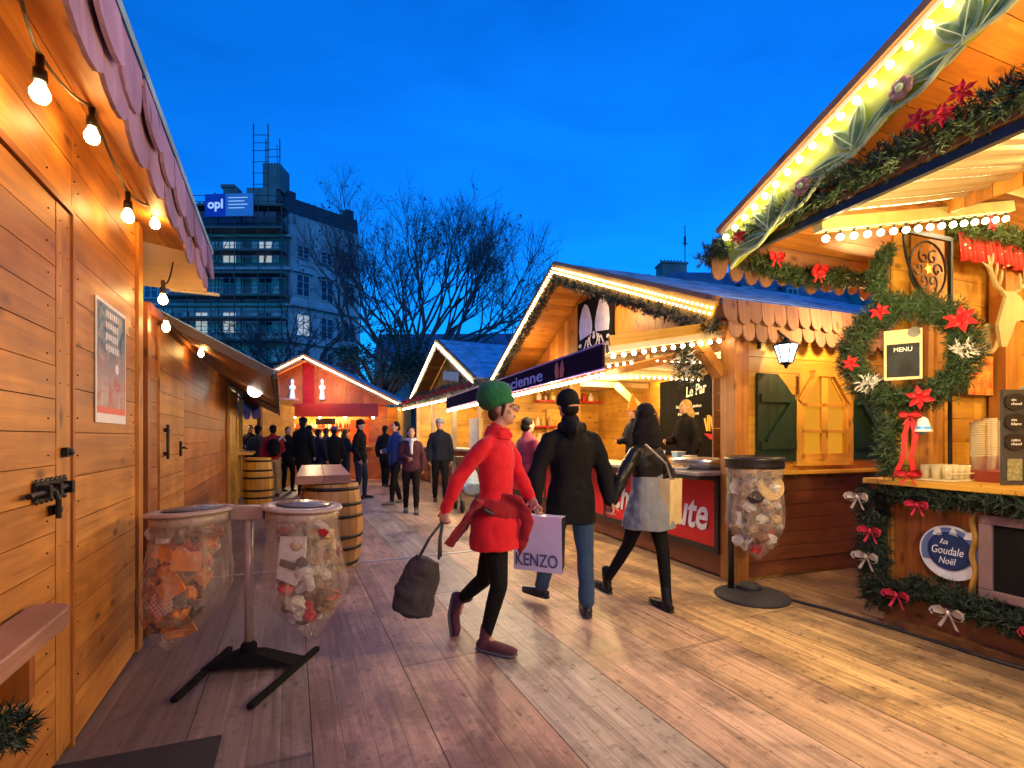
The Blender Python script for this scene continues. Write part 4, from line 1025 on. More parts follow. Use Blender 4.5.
mb = MB(); mb.box(-.004, -.07, 0, .004, .07, .2, M=Matrix.Rotation(R(12), 4, 'Y')); mb.build('card', M['paper'], sg2)
# lights on chalet
rk = lambda y: 2.66+1.52*((y+.12)/3.55 if y < 3.43 else (6.98-y)/3.55)
for nm, a, b in (('near', -.08, 3.43), ('far', 3.43, 6.9)):
    for row, dz in ((0, -.09), (1, -.15)):
        pts = [V((-.352, a+(b-a)*(i+.5*row)/54, rk(a+(b-a)*(i+.5*row)/54)+dz)) for i in range(54)]
        light_string('%s strip of warm leds on the %s slope of the large chalet gable' % (('upper', 'lower')[row], nm), pts, M['led'], .012, FC, 'led strips on the chalet gable', False)
    pts = [V((-.30, a+(b-a)*i/24, rk(a+(b-a)*i/24)-.26)) for i in range(25)]
    mb = MB(); fir(mb, pts, .075, 260, .05, 3, 0); fir(mb, pts, .09, 120, .05, 4, 1, .006)
    o = mb.build('tinsel_garland', [M['needle_dk'], M['needle_gold']]); o.location = FC[0]; o.rotation_euler = (0, 0, AR); tag(o, 'dark tinsel garland edging the %s slope under the chalet gable lights' % nm, 'garland', 'garlands on the chalet gable')
lb = 'row of round bulbs under the name band of the large chalet'
light_string(lb, [V((-1.38, y_, 1.95)) for y_ in [.12+.105*i for i in range(62)]], M['bulb_w'], .021, FC, 'bulb rows under the chalet canopy')
light_string('row of round bulbs along the near end rafter of the chalet canopy', leds((-1.28, .1, 2.12), (-.1, .1, 2.335), .10), M['bulb_w'], .02, FC, 'bulb rows under the chalet canopy')
light_string('row of round bulbs on the second rafter of the chalet canopy', leds((-1.28, 1.6, 2.12), (-.1, 1.6, 2.335), .10), M['bulb_w'], .018, FC, 'bulb rows under the chalet canopy')
light_string('row of small bulbs on the first ceiling rafter inside the chalet', leds((.2, 1.48, 2.37), (2.2, 1.48, 2.37), .11), M['bulb_w'], .018, FC, 'bulb rows inside the chalet')
light_string('row of small bulbs on the second ceiling rafter inside the chalet', leds((.1, 3.08, 2.37), (2.2, 3.08, 2.37), .11), M['bulb_w'], .018, FC, 'bulb rows inside the chalet')
mb = MB(); fir(mb, [(-.28, .30, 2.34), (-.25, .34, 1.95)], .15, 600, .06, 6, 0); fir(mb, [(-.28, .30, 2.30), (-.25, .34, 2.0)], .16, 90, .07, 7, 1, .008)
o = mb.build('fir_bundle', [M['needle_dk'], M['paper']]); o.location = FC[0]; o.rotation_euler = (0, 0, AR); tag(o, 'frosted fir bundle hanging at the right end of the chalet opening', 'fir bundle')
# wall lantern
ln = empty('wall_lantern', Cw(.42, 0, 2.28), AR, 'black iron lantern with cool light over the green shutter', 'lantern')
mb = MB(); mb.tube([(-.14, -.02, .12), (-.12, -.10, .16), (-.06, -.16, .13), (0, -.2, .06)], .011, 8); mb.tube([(-.14, -.02, .20), (-.14, -.02, -.02)], .016, 8); mb.ball((-.14, -.02, .21), .02); mb.build('bracket', M['iron'], ln)
mb = MB()
mb.lathe([(.02, .06), (.035, .035), (.115, -.0), (.12, -.015), (.10, -.012), (.02, .03)], (0, -.2, 0), 6); mb.lathe([(.055, -.17), (.06, -.18), (.02, -.20), (.012, -.225), (.001, -.23)], (0, -.2, 0), 6)
for k in range(6):
    a = math.pi*2*k/6; mb.tube([(.105*math.cos(a), -.2+.105*math.sin(a), -.01), (.058*math.cos(a), -.2+.058*math.sin(a), -.175)], .006, 5)
for z, r_ in ((-.06, .09), (-.12, .073)): mb.tube([(r_*math.cos(math.pi*k/3), -.2+r_*math.sin(math.pi*k/3), z) for k in range(7)], .004, 4)
mb.build('cage', M['iron'], ln)
mb = MB(); mb.lathe([(.052, -.17), (.098, -.012)], (0, -.2, 0), 6); mb.build('pane', M['lamp_cool'], ln)
# light in the chalet, and an added fill beside it
lamp('chalet_and_fill_light', Cw(-.9, 2.2, 1.95), 70, (1, .74, .40), .1)
lamp('chalet_and_fill_light', Cw(-.9, 4.8, 1.95), 80, (1, .74, .40), .1)
lamp('chalet_and_fill_light', Cw(1.3, 1.3, 2.3), 60, (1, .66, .25), .12)
lamp('chalet_and_fill_light', Cw(1.2, 4.2, 2.3), 110, (1, .66, .25), .12)
lamp('chalet_and_fill_light', Cw(1.15, .30, 1.95), 5, (1, .72, .34), .05)
lamp('chalet_and_fill_light', Cw(.05, 2.6, 3.2), 24, (1, .60, .22), .05)
lamp('chalet_and_fill_light', Cw(.0, 5.0, 2.9), 18, (1, .60, .22), .05)
lamp('chalet_and_fill_light', Cw(1.0, -.62, 2.45), 62, (1, .62, .22), .06)  # added fill in the gap to brighten the side wall, no fixture

# ================================================================ MIDDLE SMALL CHALET
AM = R(25.5); FM = ((-.853, 11.3, 0), AM)
h = empty('market_chalet', FM[0], AM, 'smaller chalet with blue roof and lit gable beyond the large one', 'chalet')
gable_roof(h, 0, 3.0, 6.0, 0, 4.2, 2.78, 4.19, M['roof_blue'], M['pine'], M['beam'], .24, boardm=M['cream'])
mb = MB(); f2 = lambda v: (0, max(0, 2.68+1.41*(1-abs(v+.15-3)/3.0)-2.46)); mb.planks((.5, .15, 2.46), (0, 0, 1), (0, 1, 0), (-1, 0, 0), 2, 5.7, .14, .004, .02, f2); mb.build('gable_wall', M['pine'], h)
mb = MB(); mb.planks((.2, .1, 0), (1, 0, 0), (0, 0, 1), (0, -1, 0), 3.8, 2.6, .15); mb.build('side_wall', M['pine'], h)
mb = MB(); mb.planks((.2, .1, 0), (0, 1, 0), (0, 0, 1), (-1, 0, 0), 5.8, 1.05, .15); mb.build('front_wall', M['pine_red'], h)
mb = MB(); mb.box(-.1, .1, 1.06, .6, 5.9, 1.11); mb.build('counter', M['cream'], h)
mb = MB(); mb.planks((2.4, .1, 0), (0, 1, 0), (0, 0, 1), (-1, 0, 0), 5.8, 2.6, .2); mb.planks((.2, 5.85, 0), (1, 0, 0), (0, 0, 1), (0, -1, 0), 2.2, 2.6, .2); mb.build('back_wall', M['pine_yel'], h)
each('post', [(.14, y, 0, .24, y+.1, 2.5) for y in (.1, 2.0, 4.0, 5.8)], M['cream'], h)
mb = MB(); mb.beam((-.28, -.9, 2.42), (-.28, 5.95, 2.42), .03, .14); mb.planks((-.28, -.9, 2.42), (0, 1, 0), (1, 0, .12), (.12, 0, -1), 6.8, .8, .14); mb.build('canopy', M['cream'], h)
mb = MB(); mb.beam((1.2, .3, 1.1), (1.2, .3, 1.9), .5, .4); mb.box(.6, .2, 1.11, .62, 2.0, 1.9); mb.build('display_case', plain('frosted_display', (.55, .6, .6), .4, var=.2), h)
for nm, a, b in (('near', 0, 3.0), ('far', 3.0, 6.0)):
    pts = [V((-.06, a+(b-a)*i/48, 2.78+1.41*(1-abs((a+(b-a)*i/48)-3)/3)-.12)) for i in range(49)]
    light_string('warm leds on the %s slope of the smaller chalet' % nm, pts, M['led_w'], .018, FM, 'led strips on the smaller chalet', False)
light_string('bulb row along the canopy edge of the smaller chalet', leds((-.3, -.85, 2.33), (-.3, 5.9, 2.33), .10), M['bulb_w'], .022, FM)
mb = MB(); pts = sagpath((-.3, -.9, 2.52), (-.3, 5.9, 2.52), 20, 0); fir(mb, pts, .12, 150, .07, 4)
for k in range(18): star_flower(mb, (-.40, -.7+k*.37, 2.53), (-1, -.6, 0), .09, 1, k)
fir(mb, sagpath((-.05, .4, 2.66), (-.05, 5.5, 2.66), 12, .0), .13, 120, .08, 14)
o = mb.build('fir_garland', [M['needle_dk'], M['red_cloth']]); o.location = FM[0]; o.rotation_euler = (0, 0, AM); tag(o, 'fir garland with red flowers on the smaller chalet canopy', 'garland')
mb = MB(); mb.beam((.38, 2.2, 3.05), (.38, 3.6, 3.25), .03, .25); o = mb.build('gable_sign', plain('pale_sign', (.5, .5, .45), .5)); o.location = FM[0]; o.rotation_euler = (0, 0, AM); tag(o, 'pale tilted board on the gable of the smaller chalet', 'sign')
Mw = lambda x, y, z: V(FM[0])+Matrix.Rotation(AM, 3, 'Z') @ V((x, y, z))
lamp('chalet_and_fill_light', Mw(1.2, 1.5, 2.3), 90, (1, .78, .46), .12)
lamp('chalet_and_fill_light', Mw(1.2, 4.3, 2.3), 90, (1, .78, .46), .12)
# ================================================================ RIGHT FOREGROUND HUT
FR = ((2.885, 3.77, 0), AR)
def Rw(x, y, z): return V(FR[0])+Matrix.Rotation(AR, 3, 'Z') @ V((x, y, z))
def at_R(o): o.location = FR[0]; o.rotation_euler = (0, 0, AR); return o
h = empty('market_chalet', FR[0], AR, 'large drinks chalet at right with lime bulb-lit gable and garlanded counter', 'chalet')
lime = plain('lime_gable_paint', (.34, .40, .025), .5, var=.25, ns=12, bump=.1)
gable_roof(h, .34, -3.45, -7.24, -1.25, 3.8, 2.93, 4.46, M['roof_blue'], M['pine'], M['beam'], .34, boardm=lime)
d = V((0, -3.79, 1.53)).normalized(); n = V((0, 1.53, 3.79)).normalized()
O = V((-1.28, .34, 2.93))
mb = MB(); Mx = frame(O, d, n)
def fr(u, w_, t=0): return O+d*u+n*w_+V((-t, 0, 0))
mb.beam(fr(-.02, .012, .02), fr(4.05, .012, .02), .04, .02, n); mb.build('gold_edge', wood('gilded_edge', (.55, .30, .06), (.7, .42, .1), .4, .1, knots=False), h)
mb = MB(); mb.beam(fr(0, -.035, .012), fr(4.05, -.035, .012), .02, .028, n); mb.build('cream_lip', M['trim_wht'], h)
mb = MB(); mb.beam(fr(0, -.012, .016), fr(4.05, -.012, .016), .024, .016, n); mb.build('grey_lip', plain('grey_lip', (.15, .14, .13), .5), h)
# carved painted plants on the lower edge
cg = plain('carved_leaf_green', (.10, .30, .05), .6, var=.5, ns=18, bump=.2, c2=(.42, .55, .12)); cw = plain('carved_edge_pale', (.50, .60, .28), .6); cf = plain('carved_blossom', (.55, .25, .12), .5, var=.4, ns=30)
mb = MB(); rng = random.Random(4)
def leaf(c, ang, L, w_, m=0, t=.012):
    a = V((math.cos(ang), math.sin(ang))); p = V((-a.y, a.x)); c = V(c)
    for (mm, k, tt) in ((1, 1.0, t), (0, .74, t+.006)):
        pts = [c+a*L*q*k+a*L*(1-k)*.5+p*w_*k*f for q, f in ((0, 0), (.2, .75), (.5, 1), (.8, .6), (1, 0), (.8, -.6), (.5, -1), (.2, -.75))]
        A = [fr(q.x, q.y, .004+.03) for q in pts]; 
        Mz = frame(fr(0, 0, .024+tt*.2), d, n)
        zdir = (d.cross(n)); sg_ = -1 if zdir.x < 0 else 1
        mb.prism([(q.x, q.y) for q in pts], tt if zdir.x < 0 else -tt, Mz, mm)
    A = c; mb.tube([fr(c.x, c.y, .05), fr((c+a*L*.5).x, (c+a*L*.5).y, .055), fr((c+a*L*.95).x, (c+a*L*.95).y, .048)], .004, 5, m=1)
for u in (.35, .95, 1.5, 2.1, 2.7, 3.3):
    leaf((u, -.335), 1.0, .26, .045); leaf((u+.02, -.33), 1.9, .22, .04); leaf((u, -.35), 2.75, .30, .045); leaf((u+.05, -.345), .35, .26, .04)
    cc = (u+.30, -.27)
    for k in range(7):
        a = k*math.pi*2/7; mb.ball(fr(cc[0]+.035*math.cos(a), cc[1]+.035*math.sin(a), .045), .014, .026, .026, 8, 6, 2)
    mb.ball(fr(cc[0], cc[1], .06), .014, .02, .02, 8, 6, 1)
pts = [fr(u/20, -.345+.02*math.sin(u*.9), .04) for u in range(0, 80)]; mb.tube(pts, .012, 6, m=1)
mb.build('carved_vine', [cg, cw, cf], h)
# gable wall behind canopy
f = lambda v: (0, max(0, 2.80+1.53*(1-abs(v+.1-3.6)/3.79)-2.95))
mb = MB(); mb.planks((0, -7.05, 2.95), (0, 0, 1), (0, 1, 0), (-1, 0, 0), 2, 7.0, .15, .004, .02, f); mb.build('gable_wall', M['pine'], h)
mb = MB(); mb.planks((0, -.05, .05), (1, 0, 0), (0, 0, 1), (0, -1, 0), 3.4, 3.0, .19, .004, .02, None, 1.8); mb.build('far_side_wall', M['pine_yel'], h)
mb = MB(); mb.planks((0, .0, .05), (1, 0, 0), (0, 0, 1), (0, 1, 0), 3.4, 2.85, .15, .004, .02); mb.build('outer_side_wall', M['pine'], h)
mb = MB(); mb.planks((3.4, -7, .05), (0, 1, 0), (0, 0, 1), (-1, 0, 0), 7, 3, .19, .004, .02); mb.planks((0, -7, .05), (1, 0, 0), (0, 0, 1), (0, -1, 0), 3.4, 3.0, .19, .004, .02); mb.build('back_wall', M['pine_yel'], h)
mb = MB(); mb.box(-.1, -7, .0, 3.4, -.04, .06); mb.build('floor', M['beam'], h)
mb = MB(); mb.box(.02, -7, 3.12, 3.4, -.5, 3.14); mb.build('ceiling', plain('lime_ceiling', (.50, .46, .14), .5, ns=3), h)
each('post', [(.15, -.20, 1.0, .33, -.075, 3.0), (1.12, -.19, 1.0, 1.34, -.075, 2.98), (-.05, -4.2, 0, .1, -4.05, 3.0), (2.1, -.19, 1.0, 2.3, -.075, 2.98)], M['pine'], h, .006)
# far eave trim
mb = MB(); scallops(mb, (-1.22, .40, 2.90), (1, 0, 0), (0, 0, -1), (0, 1, 0), 4.9, .16, .28, 1, 13, .08); mb.build('shingle_trim', M['shingle_tan'], h)
mb = MB(); mb.box(-1.24, .335, 2.74, 3.7, .365, 2.92); mb.build('eave_board', M['beam'], h)
# canopy flap : metal underside
mb = MB(); ys = -.42; zc = lambda x: 2.75+(x+1.2)*.235
nx = 8
for i in range(nx):
    x0 = -1.2+1.18*i/nx; x1 = -1.2+1.18*(i+1)/nx; a0 = .002*math.sin(i*1.1); a1 = .002*math.sin((i+1)*1.1)
    for k in range(320):
        y0 = ys-k*.0138; y1 = y0-.0138; b0 = .022*math.sin(k*.75); b1 = .022*math.sin((k+1)*.75)
        mb.quad((x0, y0, zc(x0)+a0+b0), (x0, y1, zc(x0)+a0+b1), (x1, y1, zc(x1)+a1+b1), (x1, y0, zc(x1)+a1+b0))
mb.build('metal_canopy', plain('corrugated_metal', (.50, .47, .33), .25, .6, var=.05, bump=.05), h, True)
mb = MB(); mb.beam((-1.22, .30, 2.735), (-1.22, -4.9, 2.735), .035, .05); mb.build('canopy_bar', M['black'], h)
mb = MB(); mb.beam((-1.2, -.37, 2.70), (.78, -.37, 3.13), .06, .075); mb.beam((-1.2, -.32, 2.74), (.78, -.32, 3.17), .03, .03); mb.build('canopy_rafter', plain('lime_rafter', (.55, .52, .20), .45, bump=0), h)
mb = MB(); mb.beam((-1.22, .33, 2.82), (-1.22, -5, 2.82), .05, .10); mb.build('tie_beam', M['beam'], h)
# bulbs
sl = lambda u: fr(u, -.115, .055)
pts = [sl(.06+.0925*i) for i in range(43)]
r_ = empty('light_string', FR[0], AR, 'row of round bulbs on the lime gable board of the right chalet', 'string lights')
bulbs(r_, pts, M['bulb_w'], .019); mb = MB()
for p in pts: mb.lathe([(.012, -.02), (.012, 0)], (0, 0, 0), 6, M=Matrix.Translation(p+V((.012, 0, 0))) @ Matrix.Rotation(R(90), 4, 'Y'))
mb.build('socket', M['trim_wht'], r_)['kind'] = 'stuff'
pts = [V((-1.13+.124*i, -.37, 2.70+.217*(.07+.124*i)-.085)) for i in range(16)]
light_string('row of large clear bulbs under the right chalet canopy rafter', pts, M['bulb_w'], .021, FR, None, True, .045)
pts = [V((.75+.10*i, -.62, 3.04-.004*i)) for i in range(14)]
light_string('short bulb row under the ceiling inside the right chalet', pts, M['bulb_w'], .022, FR, None, True, .03)
# garlands and cloth
gp = [Rw(-1.25, .55, 2.80), Rw(-1.25, .1, 2.84), Rw(-1.25, -.6, 2.86), Rw(-1.25, -1.4, 2.86), Rw(-1.25, -2.4, 2.88), Rw(-1.25, -4.5, 2.88)]
mb = MB(); fir(mb, gp, .088, 760, .045, 31); 
for p in ((-1.33, .12, 2.80), (-1.36, -1.12, 2.88), (-1.36, -1.02, 2.92), (-1.34, -1.18, 2.95)): star_flower(mb, Rw(*p), (-.8, -.6, 0), .06, 1, 3)
tag(mb.build('fir_garland', [M['needle'], M['red_cloth']]), 'long thick fir garland across the right chalet under its lime gable', 'garland')
mb = MB(); gp = [Rw(-1.1, .28, 2.74), Rw(-.6, .30, 2.66), Rw(0.0, .28, 2.70), Rw(.2, .1, 2.62)]; fir(mb, gp, .07, 420, .05, 32)
for p in ((-.45, .2, 2.70), (-.9, .2, 2.74), (-.5, .18, 2.66)): bow(mb, Rw(*p), (1, .3, 0), (0, 0, 1), (-.3, -1, 0), .07, 1)
tag(mb.build('fir_garland', [M['needle'], M['red_cloth']]), 'short fir garland with red ribbons behind the scalloped eave at right', 'garland')
mb = MB(); gp = [(.35, -.22, 2.98), (.9, -.24, 2.98), (1.5, -.24, 2.95), (2.2, -.24, 2.97), (3.2, -.24, 2.97)]; fir(mb, gp, .085, 500, .05, 33, 0)
for x in (.62, 1.12, 1.75, 2.3): star_flower(mb, (x, -.33, 3.0), (0, -1, 0), .075, 1, 5)
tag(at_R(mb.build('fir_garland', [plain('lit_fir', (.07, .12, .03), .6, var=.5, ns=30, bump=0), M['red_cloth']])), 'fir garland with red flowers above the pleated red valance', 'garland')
# pleated valance
mb = MB(); nq = 110
def vp(i): 
    u = i/nq; return .42+u*2.6, -.25+.022*math.sin(i*1.15)+.006*math.sin(i*.37)
for i in range(nq):
    (xa, ya), (xb, yb) = vp(i), vp(i+1)
    za = 2.74-.012*math.sin(i*.9); zb = 2.74-.012*math.sin((i+1)*.9)
    mb.quad((xa, ya-.01, za), (xb, yb-.01, zb), (xb, -.235+(yb+.235)*.4, 2.95), (xa, -.235+(ya+.235)*.4, 2.95), uv=[(xa, za), (xb, zb), (xb, 2.95), (xa, 2.95)])
vm, nt_, b_, _o = newmat('red_star_cloth'); uvn = N(nt_, 'ShaderNodeUVMap'); vo = N(nt_, 'ShaderNodeTexVoronoi', i_Scale=22.0); nt_.links.new(uvn.outputs[0], vo.inputs['Vector'])
rr_ = ramp(nt_, [(.16, (.75, .62, .5)), (.22, (.62, .03, .02))]); nt_.links.new(vo.outputs['Distance'], rr_.inputs[0]); nt_.links.new(rr_.outputs[0], b_.inputs['Base Color']); b_.inputs['Roughness'].default_value = .8
o = mb.build('valance', vm, None, True); sm = o.modifiers.new('s', 'SOLIDIFY'); sm.thickness = .004; tag(at_R(o), 'pleated red dotted valance on the inner wall of the right chalet', 'valance')
# deer head
dh = empty('deer_head', Rw(.88, -.24, 2.36), AR, 'pale cut-out wooden deer head with antlers on the inner wall', 'deer head')
bone = wood('pale_plywood', (.58, .48, .24), (.68, .58, .32), .5, .05, knots=False)
mb = MB(); Md = frame((0, -.09, 0), (1, 0, 0), (0, 0, 1))
mb.prism([(-.16, -.28), (-.20, -.12), (-.14, .02), (-.10, .10), (-.16, .15), (-.08, .14), (-.02, .15), (.08, .12), (.15, .06), (.26, .03), (.31, -.02), (.29, -.07), (.20, -.08), (.10, -.06), (.02, -.08), (-.02, -.16), (-.10, -.28)], .022, Md)
mb.build('head', bone, dh)
for s in (-1, 1):
    mb = MB(); o_ = V((.02 if s > 0 else -.08, -.085, .13))
    mb.tube([o_, o_+V((s*.10, 0, .06)), o_+V((s*.20, -.02, .14)), o_+V((s*.23, -.02, .26))], [.018, .017, .014, .006], 7)
    for a, b in (((s*.08, .05), (s*.06, .17)), ((s*.14, .09), (s*.12, .22)), ((s*.18, .13), (s*.30, .20)), ((s*.2, .16), (s*.17, .28))):
        mb.tube([o_+V((a[0], -.01, a[1])), o_+V(((a[0]+b[0])/2, -.02, (a[1]+b[1])/2+.01)), o_+V((b[0], -.02, b[1]))], [.014, .011, .004], 6)
    mb.build('antler', bone, dh, True)
mb = MB(); mb.lathe([(.10, 0), (.12, .01), (.10, .025)], (0, 0, 0), 16, M=Matrix.Translation((-.12, -.01, -.2)) @ Matrix.Rotation(R(90), 4, 'X')); mb.build('mount', bone, dh)
# red picture
pc = empty('wall_picture', Rw(.92, -.1, 1.90), AR, 'red and yellow picture on the inner wall behind the wreath', 'picture')
mb = MB(); mb.box(-.17, -.02, -.17, .17, 0, .17); mb.build('frame', M['black'], pc)
mb = MB(); mb.box(-.16, -.026, -.16, .16, -.02, .16); mb.build('print', plain('red_yellow_print', (.75, .06, .02), .4, var=.1, ns=14, c2=(.8, .5, .1), bump=0), pc)
# counter
mb = MB(); mb.planks((0, -5.5, .12), (0, 0, 1), (0, 1, 0), (-1, 0, 0), .90, 5.5, .12, .003, .02); mb.build('counter_front', M['pine_red'], h)
mb = MB(); mb.box(-.05, -5.5, .06, .02, .02, .24); mb.box(-.02, -5.5, .0, .7, .0, .07); mb.build('skirting', M['pine_dark'], h)
mb = MB(); mb.box(-.14, -5.5, 1.045, .62, .09, 1.085, 1); bevel(mb.build('counter_top', M['pine_yel'], h), .005)
mb = MB(); mb.box(-.09, -5.5, 1.0, .55, .06, 1.043); mb.planks((.0, .02, .1), (1, 0, 0), (0, 0, 1), (0, 1, 0), .55, .9, .12); mb.build('counter_frame', M['pine_dark'], h)
mb = MB(); mb.box(.28, -.85, 1.085, 1.5, -.22, 1.16, 0); mb.build('serving_ledge', plain('red_brown_ledge', (.30, .05, .03), .4), h)
# round badge
rs = empty('round_sign', Rw(-.03, -.431, .607), AR, 'round blue and white badge on the right chalet counter', 'sign')
Mb = frame((0, 0, 0), (0, -1, 0), (0, 0, 1))
bwht2 = plain('badge_white', (.62, .66, .80), .4, bump=0); bblue = plain('badge_blue', (.01, .03, .13), .35, bump=0); bmid = plain('badge_ring_blue', (.10, .16, .40), .4, bump=0)
mb = MB(); mb.lathe([(.001, .0), (.185, 0), (.185, .008), (.001, .0081)], (0, 0, 0), 48, M=Mb); mb.build('disc', bwht2, rs)
mb = MB(); mb.prism([(.172*math.cos(a), .172*math.sin(a)) for a in [math.pi*(-.12+1.24*k/24) for k in range(25)]], .003, Mb @ Matrix.Translation((0, 0, .009))); mb.build('upper_field', bmid, rs)
mb = MB(); mb.lathe([(.001, 0), (.118, 0), (.118, .003), (.001, .0031)], (0, .012, .013), 40, M=Mb); mb.lathe([(.122, 0), (.13, 0), (.13, .003), (.122, .003), (.122, 0)], (0, .012, .013), 40, M=Mb); mb.build('centre_field', bblue, rs)
mb = MB()
for k in range(3):
    mb.prism([(-.10+k*.09, .10), (-.04+k*.09, .10), (-.055+k*.09, .15), (-.07+k*.09, .17-.02*abs(k-1)), (-.085+k*.09, .14)], .003, Mb @ Matrix.Translation((0, .01, .013)))
mb.build('snowy_roof_mark', bwht2, rs)
for t_, w_, y_, hh in (('la', .05, .075, .035), ('Goudale', .185, .015, .055), ('Noël', .10, -.055, .045)):
    text('lettering', t_, w_, Mb @ Matrix.Translation((-.01 if t_ != 'la' else -.03, y_, .0175)), bwht2, rs, .0006, hh, .002, .25)
# framed screen
sc_ = empty('framed_chalkboard', Rw(-.03, -1.0, .63), AR, 'dark framed board set in the right chalet counter front', 'framed board')
mb = MB(); fm = plain('grey_mauve_frame', (.20, .13, .14), .5)
for a in ((-.40, -.27, .40, -.21), (-.40, .21, .40, .27), (-.40, -.21, -.33, .21), (.33, -.21, .40, .21)): mb.box(a[0], a[1], 0, a[2], a[3], .035, M=frame((0, 0, 0), (0, -1, 0), (0, 0, 1)))
bevel(mb.build('frame', fm, sc_), .006)
mb = MB(); mb.box(-.33, -.21, .002, .33, .21, .012, M=Mb); mb.build('board', M['matte'], sc_)
mb = MB(); mb.lathe([(.001, 0), (.07, 0), (.07, .004), (.001, .0041)], (-.10, 0, .013), 24, M=Mb); mb.build('white_spot', M['white'], sc_)
tl = MB(); tl.tube([(0, .43+.01*math.sin(k), -.28+k*.035) for k in range(17)], .018, 6)
o = tl.build('tinsel_strip', M['gold']); o.location = Rw(-.05, -1.0, .63); o.rotation_euler = (0, 0, AR); tag(o, 'strip of gold tinsel beside the dark framed board', 'tinsel')
# counter garlands
ndl = M['needle_dk']; pinkr = plain('pink_red_ribbon', (.60, .04, .10), .5, var=.2, bump=.1); silver = plain('silver_ribbon', (.60, .56, .55), .35, .3, bump=.2)
def cgarl(label, pts, rad, dens, bows, seed):
    mb = MB(); fir(mb, pts, rad, dens, .05, seed); o = at_R(mb.build('fir_garland', ndl)); tag(o, label, 'garland', 'garlands on the right counter')
    for (p, m_, lb, s_) in bows:
        q = MB(); bow(q, p, (0, -1, 0), (0, 0, 1), (-1, -.2, 0), s_, 0)
        ob = at_R(q.build('ribbon_bow', pinkr if m_ else silver)); tag(ob, lb, 'bow', 'bows on the counter garlands')
cgarl('fir garland down the left corner of the right counter', [(-.08, .05, 1.0), (-.08, .06, .7), (-.10, .03, .45), (-.08, .02, .12)], .105, 800, (
    ((-.20, .08, .94), 0, 'silver bow at the top left corner of the right counter', .085), ((-.22, -.03, .70), 1, 'red bow halfway down the left corner of the right counter', .08), ((-.22, .0, .50), 0, 'silver bow low on the left corner of the right counter', .09)), 41)
cgarl('fir garland sagging along the bottom of the right counter', [(-.10, .0, .20), (-.10, -.3, .34), (-.10, -.6, .30), (-.10, -1.0, .24), (-.1, -1.6, .26), (-.1, -2.4, .22)], .085, 800, (
    ((-.20, -.20, .27), 1, 'red bow at the left of the bottom garland', .085), ((-.21, -.52, .25), 0, 'silver bow in the middle of the bottom garland', .09), ((-.21, -.98, .27), 1, 'red bow at the right of the bottom garland near the frame edge', .10)), 42)
cgarl('fir garland along the top edge of the right counter', [(-.10, .0, .99), (-.10, -.3, .96), (-.10, -.7, .99), (-.1, -1.2, .96), (-.1, -2.2, .99)], .06, 700, (
    ((-.18, -.32, .93), 1, 'red bow under the yellow counter edge', .07),), 43)
# wreath
wc = Rw(-.205, -.26, 1.99)
nW = V((-.60, -.80, 0)).normalized(); uW = V((.80, -.60, 0)).normalized()
wr = empty('wreath', wc, 0, 'big fir wreath with red flowers hanging before the right chalet', 'wreath')
rp_ = [uW*.315*math.cos(a)+V((0, 0, .33*math.sin(a))) for a in [2*math.pi*k/40 for k in range(41)]]
mb = MB(); fir(mb, rp_, .098, 1500, .040, 51, wd=.0032); mb.build('fir_ring', M['needle'], wr)
for (a, s_, sd) in ((R(32), .095, 1), (R(-78), .085, 2), (R(118), .065, 3), (R(190), .06, 4)):
    q = MB(); star_flower(q, uW*.32*math.cos(a)+V((0, 0, .33*math.sin(a)))+nW*.13, nW, s_, 0, sd); q.build('red_flower', M['red_cloth'], wr)
for a in (R(-12), R(215)):
    q = MB(); fir(q, [uW*.30*math.cos(a)+V((0, 0, .30*math.sin(a)))+nW*.10, uW*.30*math.cos(a+.25)+V((0, 0, .30*math.sin(a+.25)))+nW*.12], .06, 350, .04, 6); q.build('frosted_sprig', M['paper'], wr)
cd = empty('small_chalkboard', wc+nW*.05-uW*.02, math.atan2(uW.y, uW.x), 'small chalkboard with wooden head piece hanging inside the wreath', 'chalkboard')
mb = MB(); mb.box(-.105, -.012, -.19, .105, .004, .16); mb.build('backing', M['cream'], cd)
mb = MB(); mb.box(-.09, -.018, -.17, .09, -.012, .06); mb.build('slate', plain('slate_face', (.03, .035, .04), .9, var=.4, spec=.1), cd)
text('lettering', 'MENU', .10, frame((0, -.0185, .02), (1, 0, 0), (0, 0, 1)), chalk, cd, .0006, .03)
mb = MB(); mb.lathe([(.001, 0), (.035, 0), (.035, .006), (.001, .0061)], (0, 0, 0), 20, M=Matrix.Translation((.06, -.016, .135)) @ Matrix.Rotation(R(90), 4, 'X')); mb.build('black_tag', M['black'], cd)
mb = MB(); mb.tube([(-.08, 0, .16), (0, 0, .28), (.08, 0, .16)], .004, 5); mb.build('cord', M['wire'], cd)
